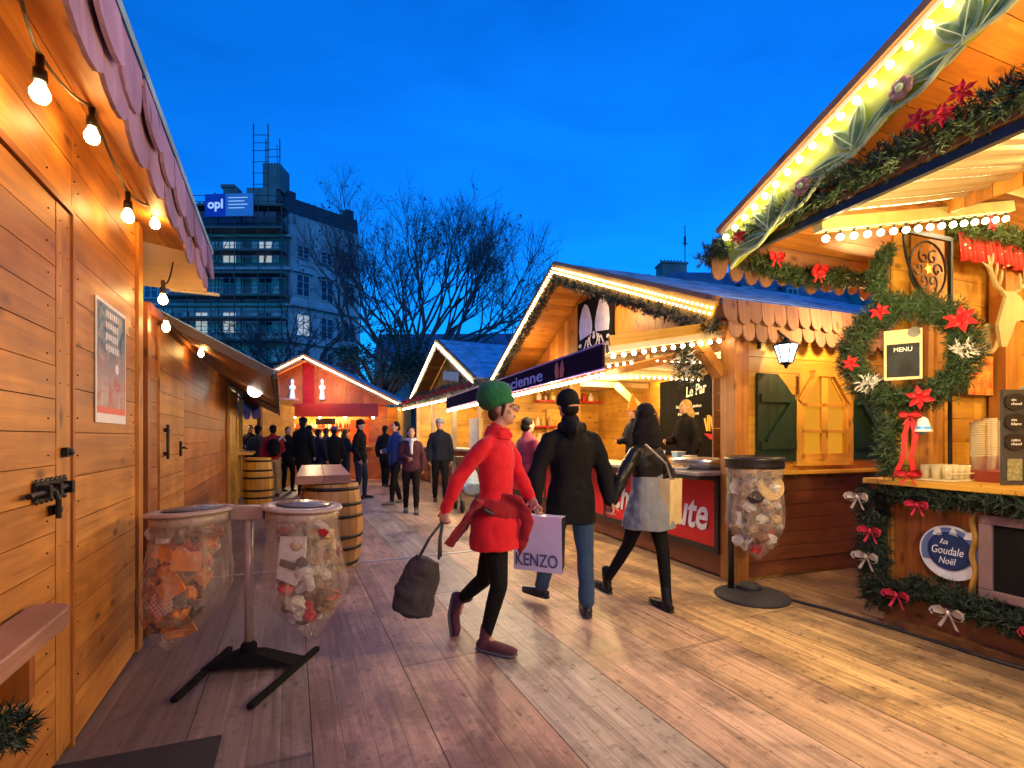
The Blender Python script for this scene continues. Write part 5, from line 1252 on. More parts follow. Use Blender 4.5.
# tail garland with bell
mb = MB(); fir(mb, [wc+V((-.10, .0, -.42)), wc+V((-.14, 0, -.62)), wc+V((-.10, .0, -.86))], .075, 800, .045, 52)
tag(mb.build('fir_garland', M['needle']), 'fir tail hanging below the big wreath down to the counter', 'garland')
mb = MB(); fir(mb, [Rw(-.15, -.1, 2.78), Rw(-.32, -.15, 2.62), Rw(-.42, -.2, 2.42), Rw(-.30, -.22, 2.32)], .055, 700, .04, 53)
tag(mb.build('fir_garland', M['needle']), 'fir strand climbing from the wreath to the eave', 'garland')
q = MB(); c0 = wc+V((-.07, -.12, -.44)); bow(q, c0, uW, (0, 0, 1), nW, .06)
for s in (-1, 1):
    pp = [c0, c0+uW*s*.03+V((0, 0, -.14)), c0+uW*s*.02+V((-.02, 0, -.28)), c0+uW*(s*.05-.03)+V((0, 0, -.42))]
    for a, b in zip(pp, pp[1:]): q.quad(a-uW*.014, a+uW*.014, b+uW*.014, b-uW*.014)
bow(q, c0+V((-.02, -.01, -.40)), uW, (0, 0, 1), nW, .07)
tag(q.build('red_ribbon', M['red_cloth']), 'long red ribbon trailing from the bottom of the wreath', 'ribbon')
bl_ = empty('bell', wc+V((.0, -.14, -.50)), 0, 'small white and blue bell hanging below the wreath', 'bell')
mb = MB(); mb.lathe([(.055, -.055), (.05, -.04), (.036, 0), (.028, .03), (.012, .045), (.001, .047)], (0, 0, 0), 20); mb.build('body', M['white'], bl_, True)
mb = MB(); mb.lathe([(.0505, -.036), (.044, -.018)], (0, 0, 0), 20); mb.ball((0, 0, -.06), .014); mb.build('blue_band', plain('bell_blue', (.05, .3, .7), .4, bump=0), bl_)
# iron sign
isg = empty('iron_sign', Rw(.27, -.26, 2.34), AR, 'black wrought iron scroll sign on a bracket above the wreath', 'iron sign')
mb = MB(); mb.box(-.53, -.012, .50, .02, .012, .53); mb.box(0, -.012, 0, .025, .012, .53); 
arc = [(-.50+.5*(1-math.cos(a)), 0, .50-.5*math.sin(a)) for a in [math.pi/2*k/10 for k in range(11)]]
mb.tube(arc, .011, 6)
ctr = V((-.24, 0, .27)); mb.tube([ctr+V((.20*math.cos(a), 0, .20*math.sin(a))) for a in [2*math.pi*k/20 for k in range(21)]], .008, 5)
for k in range(6):
    a = k*math.pi/3; c_ = ctr+V((.10*math.cos(a), 0, .10*math.sin(a)))
    mb.tube([c_+V((.06*(1-t/14)*math.cos(a+t*.55), 0, .06*(1-t/14)*math.sin(a+t*.55))) for t in range(13)], .0065, 5)
mb.build('scrollwork', M['iron'], isg)
mb = MB(); mb.prism([(.045*math.cos(a)*(1 if k % 2 else .45), .045*math.sin(a)*(1 if k % 2 else .45)) for k, a in enumerate([math.pi*2*j/10 for j in range(10)])], .01, frame(ctr+V((0, .005, 0)), (1, 0, 0), (0, 0, 1))); mb.build('star', M['gold'], isg)
mb = MB(); mb.tube([(.01, 0, 0), (.01, 0, -1.18)], .014, 8); mb.build('pole', M['iron'], isg)
# things on the counter
def cupstack(p, n, lb, rr=.042, mat=None):
    mb = MB()
    for k in range(n): mb.lathe([(rr*.86, k*.016), (rr, k*.016+.10), (rr*1.06, k*.016+.102), (rr*1.06, k*.016+.108), (rr*.98, k*.016+.108)], (0, 0, 0), 18)
    o = mb.build('cup_stack', mat or M['cup'], None, True); o.location = p; o.rotation_euler = (0, 0, 0); tag(o, lb, 'cup stack', 'stacks of cups on the right counter')
for x, y, n, lb in ((.50, -.34, 17, 'second tall stack of cream cups from the left'), (.40, -.36, 16, 'leftmost tall stack of cream cups beside the glass tray'), (.61, -.33, 18, 'third tall stack of cream cups from the left'), (.74, -.34, 17, 'tall cream cup stack standing apart right of the others')):
    cupstack(Rw(x, y, 1.16), n, lb)
mb = MB(); mb.lathe([(.04, 0), (.05, .15), (.053, .2), (.05, .2), (.038, .01)], (0, 0, 0), 18); o = mb.build('cup', M['cup'], None, True); o.location = Rw(.88, -.36, 1.16); tag(o, 'single tall cream cup between the stacks and the menu card', 'cup')
gt = empty('glass_crate', Rw(.17, -.30, 1.088), AR, 'low crate of clear glasses on the right counter', 'crate of glasses')
gl = glass('clear_glass', (.9, .8, .5), .45, .05); mb = MB()
for i in range(4):
    for j in range(3): mb.lathe([(.022, 0), (.028, .10), (.03, .10), (.024, .0)], (-.12+i*.068, -.07+j*.07, .012), 10)
gg = mb.build('glasses', gl, gt, True)
mb = MB(); mb.box(-.16, -.11, 0, .14, .11, .01); mb.box(-.16, -.11, .05, .14, -.105, .06); mb.build('tray', M['cup'], gt)
mn = empty('menu_stand', Rw(.16, -.66, 1.088), AR-R(15), 'dark menu stand with three black ovals at the right edge', 'menu stand')
mb = MB(); mb.box(-.075, -.02, 0, .075, .0, .62); mb.build('board', plain('dark_grey_board', (.05, .05, .05), .4, bump=0), mn)
mb = MB(); mb.box(.075, -.028, 0, .095, .005, .64); mb.build('edge', M['steel'], mn)
for k in range(3):
    q = MB(); Mo = frame((-.0, -.022, .54-k*.13), (1, 0, 0), (0, 0, 1)); q.prism([(.078*math.cos(a), .056*math.sin(a)) for a in [2*math.pi*j/24 for j in range(24)]], .012, Mo); q.build('oval_plate', M['black'], mn)
    text('lettering', ('vin\nchaud', 'vin\nblanc', 'cidre\nchaud')[k], .075, Mo @ Matrix.Translation((0, 0, .0125)), chalk, mn, .0006, .042)
mb = MB(); mb.box(-.05, -.028, .03, .05, -.021, .17); mb.build('picture', plain('olive_print', (.25, .25, .12), .5, var=.5, ns=40), mn)
# lights for the right chalet, with added fill
lamp('chalet_and_fill_light', Rw(1.6, -1.6, 2.8), 85, (1, .62, .22), .15)
lamp('chalet_and_fill_light', Rw(1.2, -3.8, 2.8), 90, (1, .62, .22), .15)
lamp('chalet_and_fill_light', Rw(-1.1, -.8, 2.1), 70, (1, .68, .26), .1)
lamp('chalet_and_fill_light', Rw(-1.5, -3.0, 2.05), 165, (1, .66, .28), .1)  # added out-of-view fill for the left wall, standing in for bulbs
lamp('chalet_and_fill_light', Rw(-.75, -1.3, 3.16), 12, (1, .50, .14), .06)  # added to brighten the soffit, no lamp hangs here
lamp('chalet_and_fill_light', Rw(-.75, -2.9, 3.3), 12, (1, .50, .14), .06)  # second added soffit fill, also without a fixture
# ================================================================ people
def cloth(name, c, rough=.85, c2=None, fold=.5, ns=14):
    m = plain(name, c, rough, 0, .12, ns, .35, 350, .25, c2=c2, bd=.002)
    m.node_tree.nodes['Principled BSDF'].inputs['Sheen Weight'].default_value = .15 if max(c) > .06 else 0
    return m
C_ = {}
for nm, c in (('black_cloth', (.0045, .0045, .006)), ('navy_cloth', (.008, .011, .024)), ('black_leather', (.012, .011, .012)), ('jeans', (.028, .062, .13)), ('dark_jeans', (.02, .03, .055)), ('grey_wool', (.20, .22, .25)), ('red_knit', (.62, .010, .022)), ('dark_red', (.26, .008, .018)), ('green_knit', (.012, .13, .05)), ('khaki', (.34, .25, .14)), ('maroon', (.06, .018, .03)), ('blue_coat', (.010, .03, .14)), ('white_scarf', (.55, .55, .6)), ('brown_hair', (.05, .025, .012)), ('black_hair', (.006, .005, .006)), ('blonde_hair', (.30, .20, .07)), ('plum_shoe', (.10, .03, .045)), ('grey_shoe', (.12, .12, .13)), ('magenta', (.20, .02, .06)), ('grey_cap', (.25, .25, .27)), ('purple', (.10, .05, .18)), ('fur', (.25, .22, .20)), ('taupe', (.055, .05, .055)), ('orange_felt', (.7, .25, .02))):
    C_[nm] = cloth(nm, c, .35 if nm in ('black_leather',) else .85)

def sec_tube(mb, secs, side, seg=20):
    """secs: (centre, a, b) a along side vector, closed ends"""
    side = V(side).normalized(); n = len(secs); b0 = len(mb.v); cs = [V(s[0]) for s in secs]
    for i, (c, a, b) in enumerate(secs):
        t = (cs[min(i+1, n-1)]-cs[max(i-1, 0)]).normalized()
        s = (side-t*side.dot(t)).normalized(); q = t.cross(s)
        for k in range(seg):
            an = 2*math.pi*k/seg; mb.v.append(tuple(cs[i]+s*math.cos(an)*a+q*math.sin(an)*b))
    for i in range(n-1):
        for k in range(seg):
            j = (k+1) % seg; mb.face([b0+i*seg+k, b0+i*seg+j, b0+(i+1)*seg+j, b0+(i+1)*seg+k], [(0, 0)]*4)
    mb.face([b0+k for k in range(seg)][::-1], [(0, 0)]*seg); mb.face([b0+(n-1)*seg+k for k in range(seg)], [(0, 0)]*seg)
def caps(mb, pts, rad, seg=12):
    mb.tube(pts, rad, seg)
    mb.ball(pts[0], rad[0]*.995, seg=seg, rings=8); mb.ball(pts[-1], rad[-1]*.995, seg=seg, rings=8)
_fold = bpy.data.textures.new('fold', 'CLOUDS'); _fold.noise_scale = .17; _fold.noise_depth = 1; _fold.noise_type = 'HARD_NOISE'
def fuse(mb, name, mat, parent, vox=.008, sm=3, fold=0.0):
    o = mb.build('tmp', mat)
    r = o.modifiers.new('r', 'REMESH'); r.mode = 'VOXEL'; r.voxel_size = vox
    if sm: s = o.modifiers.new('s', 'SMOOTH'); s.factor = .5; s.iterations = sm
    if fold:
        d = o.modifiers.new('d', 'DISPLACE'); d.texture = _fold; d.strength = fold; d.mid_level = .5
    dg = bpy.context.evaluated_depsgraph_get(); me = bpy.data.meshes.new_from_object(o.evaluated_get(dg))
    bpy.data.objects.remove(o)
    me.name = name; me.materials.clear(); me.materials.append(mat)
    me.polygons.foreach_set('use_smooth', [True]*len(me.polygons))
    q = bpy.data.objects.new(name, me); col.objects.link(q); q.parent = parent
    return q
def hand(mb, w, d, nrm, s=1.0, curl=.5, thumb=1):
    w, d, nrm = V(w), V(d).normalized(), V(nrm).normalized(); nrm = (nrm-d*nrm.dot(d)).normalized(); sd = d.cross(nrm)
    sec_tube(mb, [(w-d*.02, .024*s, .018*s), (w+d*.02*s, .030*s, .016*s), (w+d*.06*s, .040*s, .015*s), (w+d*.085*s, .038*s, .012*s)], sd, 12)
    for i, (off, L) in enumerate(((-.030, .070), (-.010, .080), (.010, .076), (.030, .060))):
        p = w+d*.075*s+sd*off*s; a = .0; pts = [p-d*.02*s, p]
        for k in range(3):
            a += curl*(.6+.35*k); p = p+(d*math.cos(a)+nrm*math.sin(a))*L*s/3*(1.1-.1*k); pts.append(p)
        caps(mb, pts, [.0085*s, .0088*s, .0082*s, .0075*s, .0065*s], 8)
    p = w+d*.025*s+sd*-.030*s*thumb; dd = (d*.75-sd*.7*thumb+nrm*.35).normalized()
    caps(mb, [w+d*.015*s, p, p+dd*.028*s, p+dd*.05*s+nrm*.008], [.012*s, .0115*s, .010*s, .008*s], 8)
def head(mb, c, f, s=1.0):
    u = V((0, 0, 1)); f = V(f).normalized(); sd = u.cross(f).normalized(); u2 = f.cross(sd); c = V(c)
    Mx = Matrix((sd, f, u2)).transposed().to_4x4()
    mb.ball(c+u2*.015*s-f*.012*s, .074*s, .094*s, .100*s, 20, 14, M=Mx)
    mb.ball(c-u2*.045*s+f*.018*s, .058*s, .068*s, .070*s, 16, 12, M=Mx)
    mb.ball(c-u2*.088*s+f*.058*s, .022*s, .02*s, .018*s, 10, 8, M=Mx)
    caps(mb, [c+f*.078*s+u2*.02*s, c+f*.098*s-u2*.006*s, c+f*.104*s-u2*.018*s], [.008*s, .011*s, .013*s], 8)
    for k in (-1, 1):
        mb.ball(c+sd*k*.073*s-f*.012*s-u2*.008*s, .010*s, .020*s, .032*s, 10, 8, M=Mx)
        mb.ball(c+sd*k*.028*s+f*.068*s+u2*.026*s, .026*s, .014*s, .008*s, 10, 6, M=Mx)
        mb.ball(c+sd*k*.036*s+f*.055*s-u2*.02*s, .022*s, .020*s, .022*s, 10, 6, M=Mx)
    return Mx
def face_parts(root, c, f, s=1.0, mouth=True):
    u = V((0, 0, 1)); f = V(f).normalized(); sd = u.cross(f).normalized(); c = V(c); Mx = Matrix((sd, f, u)).transposed().to_4x4()
    for k in (-1, 1):
        q = MB(); e = c+sd*k*.031*s+f*.073*s+u*.008*s; q.ball(e, .014*s, .010*s, .0075*s, 12, 8, 0, Mx); q.ball(e+f*.006*s, .006*s, .006*s, .006*s, 8, 6, 1, Mx)
        q.tube([e+sd*(-.018)*s+u*.017*s+f*.006*s, e+u*.022*s+f*.008*s, e+sd*.018*s+u*.017*s+f*.004*s], .003*s, 5, m=1)
        q.build('eye', [M['white'], C_['brown_hair']], root, True)
    if mouth:
        q = MB(); q.ball(c+f*.083*s-u*.052*s, .023*s, .008*s, .0055*s, 12, 6, 0, Mx); q.ball(c+f*.083*s-u*.060*s, .019*s, .009*s, .005*s, 12, 6, 0, Mx); q.build('lips', LIP, root, True)
LIP = plain('lips', (.35, .08, .07), .4, bump=0)
def shoe(root, ank, toe, w_=.045, mat=None, sole=None, boot=0, name='shoe'):
    ank, toe = V(ank), V(toe); q = MB(); d = (toe-ank); dz = V((0, 0, -1)) if abs(d.z) < .15 else None
    hd = V((d.x, d.y, 0)).normalized() if dz else d.normalized()
    up = V((0, 0, 1)) if dz else V((-hd.z*.9, 0, abs(hd.x)+.2))
    if dz:
        heel = V((ank.x, ank.y, max(.035, ank.z-.07)))-hd*.045; tp = V((ank.x, ank.y, heel.z-.005))+hd*.17
    else:
        sdn = hd; dn = V((-1, 0, -.3)).normalized() ; heel = ank-hd*.035+dn*.035; tp = toe
    sd = hd.cross(V((0, 0, 1))) if dz else V((.3, .95, 0))
    sd = sd.normalized()
    sec_tube(q, [(heel-hd*.02, w_*.55, .025), (heel+hd*.02, w_*.85, .042), (heel+hd*.08, w_*.85, .042), (heel+hd*.14, w_*1.0, .032), (tp+hd*.01, w_*.95, .026), (tp+hd*.05, w_*.6, .018)], sd, 14)
    caps(q, [heel+hd*.035, ank, ank+(ank-(heel+hd*.035)).normalized()*(.03+boot)], [.040, .042, .043], 12)
    s = fuse(q, name, mat, root, .008, 2)
    q = MB(); dn = (V((0, 0, -1)) if dz else dn)*1.0
    o_ = dn*(.030 if dz else .035)
    sec_tube(q, [(heel-hd*.025+o_, w_*.6, .012), (heel+hd*.03+o_, w_*.9, .014), (heel+hd*.13+o_, w_*1.05, .013), (tp+hd*.02+o_*.85, w_*.98, .012), (tp+hd*.055+o_*.6, w_*.55, .008)], sd, 12)
    fuse(q, 'sole', sole or M['black'], s, .007, 1)
    return s

def figure(label, loc, J, f, hf, vox=.009, h=1.72, body=True, hand_d=None, grp=None, curl=(.5, .5), legr=1.0, cat='person'):
    """J: dict of world joints. Builds the continuous body."""
    root = empty('person', loc, 0, label, cat, grp); L = V(loc); s = h/1.75
    j = {k: V(v)-L for k, v in J.items()}; f = V(f).normalized(); sd = V((0, 0, 1)).cross(f).normalized()
    mb = MB(); head(mb, j['head'], hf, s)
    caps(mb, [j['head']-V((0, 0, .05*s)), j['neck'], j['neck']-V((0, 0, .05))], [.052*s, .052*s, .065*s])
    ch = (j['shl']+j['shr'])/2
    wa = j['pel']+(ch-j['pel'])*.35
    sec_tube(mb, [(j['pel']-V((0, 0, .08)), .11*s, .09*s), (j['pel'], .155*s, .105*s), (wa, .125*s, .09*s), (j['pel']+(ch-j['pel'])*.7, .155*s, .105*s), (ch-V((0, 0, .03)), .16*s, .095*s), (ch+V((0, 0, .04)), .09*s, .07*s)], sd)
    for k in 'lr':
        caps(mb, [j['sh'+k], (j['sh'+k]+j['el'+k])/2, j['el'+k]], [.036*s, .040*s, .035*s]); caps(mb, [j['el'+k], (j['el'+k]*.6+j['wr'+k]*.4), j['wr'+k]], [.038*s, .036*s, .024*s])
        caps(mb, [j['hp'+k], (j['hp'+k]+j['kn'+k])/2, j['kn'+k]], [.088*s*legr, .074*s*legr, .052*s*legr]); caps(mb, [j['kn'+k], j['kn'+k]*.65+j['an'+k]*.35, j['an'+k]], [.052*s*legr, .050*s*legr, .032*s])
        hd = (j['wr'+k]-j['el'+k]).normalized(); 
        if hand_d and k in hand_d: hd = V(hand_d[k])
        nr = -sd if k == 'l' else sd
        hand(mb, j['wr'+k], hd, nr, s*.95, curl[0 if k == 'l' else 1], -1 if k == 'l' else 1)
    for k in 'lr':
        if 'to'+k in j: caps(mb, [j['an'+k], j['an'+k]*.6+j['to'+k]*.4-V((0, 0, .02))], [.026, .015], 8)
    b = fuse(mb, 'body', M['skin'], root, vox, 2)
    return root, j, s, f, sd
def top(root, j, s, f, sd, mat, hem, ha, hb, ex=.02, name='coat', vox=.01, sleeves=True, fold=.012, neck=True, wfac=1.0):
    """hem: point; ha, hb radii at hem"""
    mb = MB(); ch = (j['shl']+j['shr'])/2; hem = V(hem); pe = j['pel']; wa = pe+(ch-pe)*.32
    secs = [(hem, ha, hb)]
    if hem.z < pe.z-.06: secs.append((pe+V((0, 0, -.04)), max(.16*s+ex, ha*.93), max(.115*s+ex, hb*.93)))
    secs += [(pe+V((0, 0, .06)), .152*s+ex, .108*s+ex), (wa, (.130*s+ex)*wfac, (.098*s+ex)*wfac), (pe+(ch-pe)*.7, .160*s+ex, .112*s+ex), (ch-V((0, 0, .03)), .172*s+ex*.8, .098*s+ex), (ch+V((0, 0, .035)), .115*s+ex*.6, .072*s+ex), (ch+V((0, 0, .065)), .07*s+ex*.5, .06*s+ex*.4)]
    sec_tube(mb, secs, sd, 28)
    for k in 'lr': caps(mb, [ch+V((0, 0, .035)), j['sh'+k]*.55+ch*.45+V((0, 0, .008)), j['sh'+k]-V((0, 0, .018))], [.062*s+ex*.4, .055*s+ex*.5, .050*s+ex*.55])
    if neck: caps(mb, [ch+V((0, 0, .04)), j['neck']+V((0, 0, .01))], [.075*s+ex*.5, .062*s+ex*.5])
    if sleeves:
        for k in 'lr':
            e = j['el'+k]; w_ = j['wr'+k]
            caps(mb, [j['sh'+k]-V((0, 0, .02)), (j['sh'+k]+e)/2, e], [.052*s+ex*.6, .050*s+ex*.75, .043*s+ex*.8]); caps(mb, [e, (e*.5+w_*.5), w_], [.043*s+ex, .038*s+ex*.9, .030*s+ex*.7])
    return fuse(mb, name, mat, root, vox, 6, fold)
def trousers(root, j, s, f, sd, mat, ex=.012, name='trousers', vox=.01, fold=.012, hem=.0, flare=0.0):
    mb = MB()
    sec_tube(mb, [(j['pel']+V((0, 0, .08)), .13*s+ex, .09*s+ex), (j['pel'], .16*s+ex, .11*s+ex), (j['pel']-V((0, 0, .10)), .14*s+ex, .10*s+ex)], sd)
    for k in 'lr':
        a, b, c = j['hp'+k], j['kn'+k], j['an'+k]; c2 = c+(b-c)*hem
        caps(mb, [a, (a+b)/2, b], [.090*s+ex, .078*s+ex, .056*s+ex]); caps(mb, [b, b*.6+c2*.4, c2], [.056*s+ex, .052*s+ex, .038*s+ex+flare])
    return fuse(mb, name, mat, root, vox, 3, fold)
def blob(root, name, mat, items, vox=.008, fold=0, sm=2):
    mb = MB()
    for it in items:
        if it[0] == 'b': mb.ball(V(it[1]), *it[2], seg=16, rings=12, M=it[3] if len(it) > 3 else None)
        elif it[0] == 'c': caps(mb, [V(p) for p in it[1]], it[2])
        elif it[0] == 's': sec_tube(mb, [(V(a), b, c) for a, b, c in it[1]], it[2])
    return fuse(mb, name, mat, root, vox, sm, fold)

# ---------------- woman in red
L = V((-.10, 3.28, 0)); J = dict(head=P(503, 409, 3.30), neck=P(497, 431, 3.30), pel=P(496, 512, 3.30), shr=P(484, 443, 3.16), shl=P(508, 444, 3.45), elr=P(459, 479, 3.12), wrr=P(445, 510, 3.12), ell=P(520, 478, 3.50), wrl=P(530, 497, 3.36),
         hpr=P(494, 521, 3.245), hpl=P(499, 521, 3.36), knr=P(499, 585, 3.16), anr=P(486, 634, 3.20), tor=P(504, 648, 3.14), knl=P(484, 579, 3.38), anl=P(462, 598, 3.50), tol=P(457, 629, 3.47))
fw = V((.93, -.36, 0)); hf = V((1, -.18, .02))
root, j, s, f, sd = figure('woman in red dress and green knitted hat striding past with a dark tote', L, J, fw, hf, .006, 1.68, curl=(.35, 1.0), hand_d={'r': (-.1, 0, -1)}, legr=.86)
face_parts(root, j['head'], hf, s)
hem = P(497, 541, 3.3)-L
o = top(root, j, s, f, sd, C_['red_knit'], hem-V((0, 0, .035)), .225, .185, .016, 'dress', .008, fold=.022, wfac=1.0)
blob(root, 'collar', C_['red_knit'], [('s', [(j['neck']+V((.0, 0, -.05)), .105, .10), (j['neck']+V((.008, 0, 0)), .085, .088), (j['neck']+V((.012, 0, .03)), .074, .078)], sd), ('c', [j['neck']+V((.02, -.08, -.02)), j['neck']+V((.09, -.02, -.03)), j['neck']+V((.04, .08, -.02))], [.022, .024, .022])], .007, .01)
trousers(root, j, s, f, sd, C_['black_cloth'], .004, 'leggings', .008, .003)
pe = j['pel']
jk = [('s', [(pe+V((0, 0, -.03)), .188, .178), (pe+V((0, 0, .02)), .194, .186), (pe+V((0, 0, .06)), .178, .170), (pe+V((0, 0, .10)), .155, .148)], sd)]
q0 = P(482, 500, 3.2)-L; q1 = P(462, 528, 3.2)-L; q2 = P(448, 546, 3.2)-L
jk.append(('s', [(q0, .13, .03), ((q0+q1)/2, .12, .035), (q1, .11, .022), (q2, .07, .015)], V((.55, -.1, .8))))
r0 = P(520, 500, 3.22)-L; r1 = P(528, 522, 3.2)-L; r2 = P(519, 556, 3.2)-L
jk.append(('s', [(r0, .035, .04), (r1, .05, .03), ((r1+r2)/2, .045, .022), (r2, .015, .012)], V((1, -.2, 0)))); jk.append(('c', [r0+V((-.1, -.03, .03)), r0+V((0, -.02, 0)), r0+V((.05, -.02, -.07))], [.03, .036, .03]))
blob(root, 'tied_jacket', C_['dark_red'], jk, .008, .035, 2)
q = MB(); q.box(-.035, -.012, -.055, .035, .012, .055, M=frame(P(488, 511, 3.10)-L, (.8, .1, -.5), (.3, .0, .9))); bevel(q.build('phone_pouch', M['black'], root), .008)
hc = j['head']
Mh = Matrix.Rotation(R(-28), 4, 'Y')
blob(root, 'knitted_hat', C_['green_knit'], [('b', hc+V((-.055, 0, .085)), (.128, .112, .100), Mh), ('b', hc+V((-.075, 0, .10)), (.112, .115, .100), Mh), ('b', hc+V((-.014, 0, .050)), (.100, .090, .060), Matrix.Rotation(R(-14), 4, 'Y'))], .007, .014)
blob(root, 'hair', C_['brown_hair'], [('b', hc+V((-.055, 0, -.03)), (.048, .062, .055)), ('c', [hc+V((.01, -.072, .02)), hc+V((-.005, -.076, -.045))], [.014, .010])], .006)
q = MB()
for k in (-1, 1):
    e = hc+sd*k*.032+V((.090, 0, .012))*1; q.tube([e+sd*.022*math.cos(a)+V((0, 0, .017*math.sin(a))) for a in [2*math.pi*i/12 for i in range(13)]], .0028, 5); q.tube([e+sd*k*.022, e+sd*k*.045+V((-.09, 0, .0))], .003, 5)
q.build('glasses', M['black'], root)
shoe(root, j['anr'], j['tor']+V((.0, 0, 0)), .046, C_['plum_shoe'], C_['grey_shoe'], .012)
shoe(root, j['anl'], j['tol'], .046, C_['plum_shoe'], C_['grey_shoe'], .012)
# tote
hb = P(441, 523, 3.12); tb = empty('tote_bag', P(418, 590, 3.12), 0, 'dark grey slouchy tote carried by the woman in red', 'bag'); TL = tb.location.copy()
TL = V(P(418, 590, 3.12)); c1 = P(424, 566, 3.12)-TL; c2 = P(415, 592, 3.12)-TL; c3 = P(411, 612, 3.12)-TL; c0 = P(428, 558, 3.12)-TL
blob(tb, 'bag', C_['taupe'], [('s', [(c0, .085, .045), (c1, .105, .06), (c2, .145, .085), (c3, .125, .08), (c3+V((-.01, 0, -.035)), .07, .05)], V((1, .1, .35)))], .007, .035)
q = MB()
for dy, xx in ((-.04, -9), (.04, -8)):
    q.tube([hb-TL+V((0, dy*.3, .0)), (hb-TL)*.5+(c0+V((-.05, dy, .02)))*.5+V((-.01, 0, 0)), c0+V((-.075, dy, -.03))], .009, 6); q.tube([hb-TL+V((0.01, dy*.3, .0)), (hb-TL)*.5+(c0+V((.07, dy, .02)))*.5, c0+V((.075, dy, .0))], .009, 6)
q.build('strap', C_['taupe'], tb, True)

# ---------------- man in black coat
L = V((.45, 3.92, 0)); J = dict(head=P(568, 405, 3.92), neck=P(570, 425, 3.92), pel=P(571, 494, 3.95), shl=P(549, 438, 3.87), shr=P(592, 438, 3.99), ell=P(536, 476, 3.80), wrl=P(536, 501, 3.72), elr=P(606, 476, 3.98), wrr=P(609, 500, 3.88),
         hpl=P(561, 499, 3.92), hpr=P(581, 499, 3.97), knl=P(551, 545, 4.02), anl=P(542, 584, 4.12), tol=P(527, 592, 4.25), knr=P(585, 552, 3.90), anr=P(587, 601, 3.82), tor=P(584, 605, 4.0))
fw = V((-.32, .95, 0)); hf = V((-.30, .95, 0))
root, j, s, f, sd = figure('man in black hooded coat and jeans walking away with a shopping bag', L, J, fw, hf, .0065, 1.80, curl=(1.1, .8), hand_d={'l': (0, -.1, -1), 'r': (.3, 0, -1)})
hem = P(570, 522, 3.95)-L
top(root, j, s, f, sd, C_['black_cloth'], hem, .225, .17, .035, 'coat', .009, fold=.022)
blob(root, 'hood', C_['black_cloth'], [('c', [j['neck']+sd*.085+V((.01, -.05, -.02)), j['neck']+V((.01, -.13, -.05)), j['neck']-sd*.085+V((.01, -.05, -.02))], [.045, .055, .045]), ('c', [j['neck']+V((0, -.09, -.1)), j['neck']+V((0, -.10, -.02))], [.05, .07]), ('c', [j['neck']+V((0, 0, -.03)), j['neck']+V((0, 0, .03))], [.085, .08])], .008, .02)
trousers(root, j, s, f, sd, C_['jeans'], .014, 'jeans', .009, .014, 0, .012)
hc = j['head']
blob(root, 'cap', C_['black_cloth'], [('b', hc+V((0, -.01, .040)), (.092, .106, .094)), ('s', [(hc+V((0, -.01, .0)), .094, .107), (hc+V((0, -.01, .045)), .096, .109)], sd)], .007, .006)
blob(root, 'hair', C_['black_hair'], [('b', hc+V((.012, -.045, -.035)), (.072, .060, .055))], .007)
shoe(root, j['anr'], j['tor'], .048, M['black'], M['rubber']); shoe(root, j['anl'], j['tol'], .048, M['black'], M['rubber'])
# shopping bag
bc = P(540, 543, 3.66); kb = empty('shopping_bag', bc-V((0, 0, .2)), R(-24), 'white paper shopping bag with big lettering held by the man', 'bag')
mb = MB(); A = [(-.19, -.055, .0), (.19, -.055, 0), (.17, .055, .02), (-.17, .055, .02), (-.185, -.06, .41), (.185, -.06, .41), (.185, .04, .41), (-.185, .04, .41)]
mb.hexa(A, 0, 0, .5, A); mb.build('bag', plain('lilac_white_paper', (.62, .58, .78), .45, var=.06, bump=.15, bs=12, bd=.01), kb)
mb = MB(); mb.quad((.1915, -.052, .01), (.1735, .056, .03), (.187, .04, .405), (.187, -.056, .405)); mb.build('side_gusset', M['black'], kb)
text('lettering', 'KENZO', .33, frame((-.005, -.0605, .085), (1, 0, 0), (0, -.013, 1)), plain('violet_grey_letters', (.10, .08, .18), .5, bump=0), kb, .0012, .095, .006)
mb = MB(); hh = P(536, 514, 3.72)
Mi = Matrix.Translation(-V((0, 0, 0))); base_ = V(kb.location)
def tol_(p): return Matrix.Rotation(R(24), 3, 'Z') @ (V(p)-base_)
hq = tol_(hh)
for yy in (-.055, .038): mb.tube([(-.08, yy, .40), (hq.x-.03, hq.y*.5+yy*.4, hq.z-.02), (hq.x+.02, hq.y*.5+yy*.4, hq.z-.02), (.08, yy, .40)], .004, 5)
mb.build('handle', M['black'], kb)

# ---------------- woman with grey skirt
L = V((1.12, 4.12, 0)); fw = V((-.66, .75, 0)).normalized(); sd0 = V((0, 0, 1)).cross(fw); cc = P(646, 450, 4.12)
J = dict(head=P(645, 418, 4.12), neck=P(646, 439, 4.12), pel=P(648, 492, 4.14), shl=cc+sd0*.155, shr=cc-sd0*.155, ell=P(621, 480, 3.94), wrl=P(613, 502, 3.90), elr=P(671, 480, 4.26), wrr=P(672, 505, 4.20),
         hpl=P(642, 503, 4.08), hpr=P(653, 503, 4.2), knl=P(628, 545, 4.26), anl=P(607, 580, 4.42), tol=P(597, 588, 4.6), knr=P(663, 552, 4.02), anr=P(667, 600, 3.95), tor=P(655, 605, 4.1))
hf = V((-.45, .9, 0))
root, j, s, f, sd = figure('woman with long black hair, black jacket and grey skirt holding the hand of the man', L, J, fw, hf, .0065, 1.66, curl=(.7, .9), hand_d={'l': (-.3, 0, -1), 'r': (0, 0, -1)}, legr=.88)
top(root, j, s, f, sd, C_['black_leather'], j['pel']+V((0, 0, .08)), .155, .125, .018, 'jacket', .008, fold=.018)
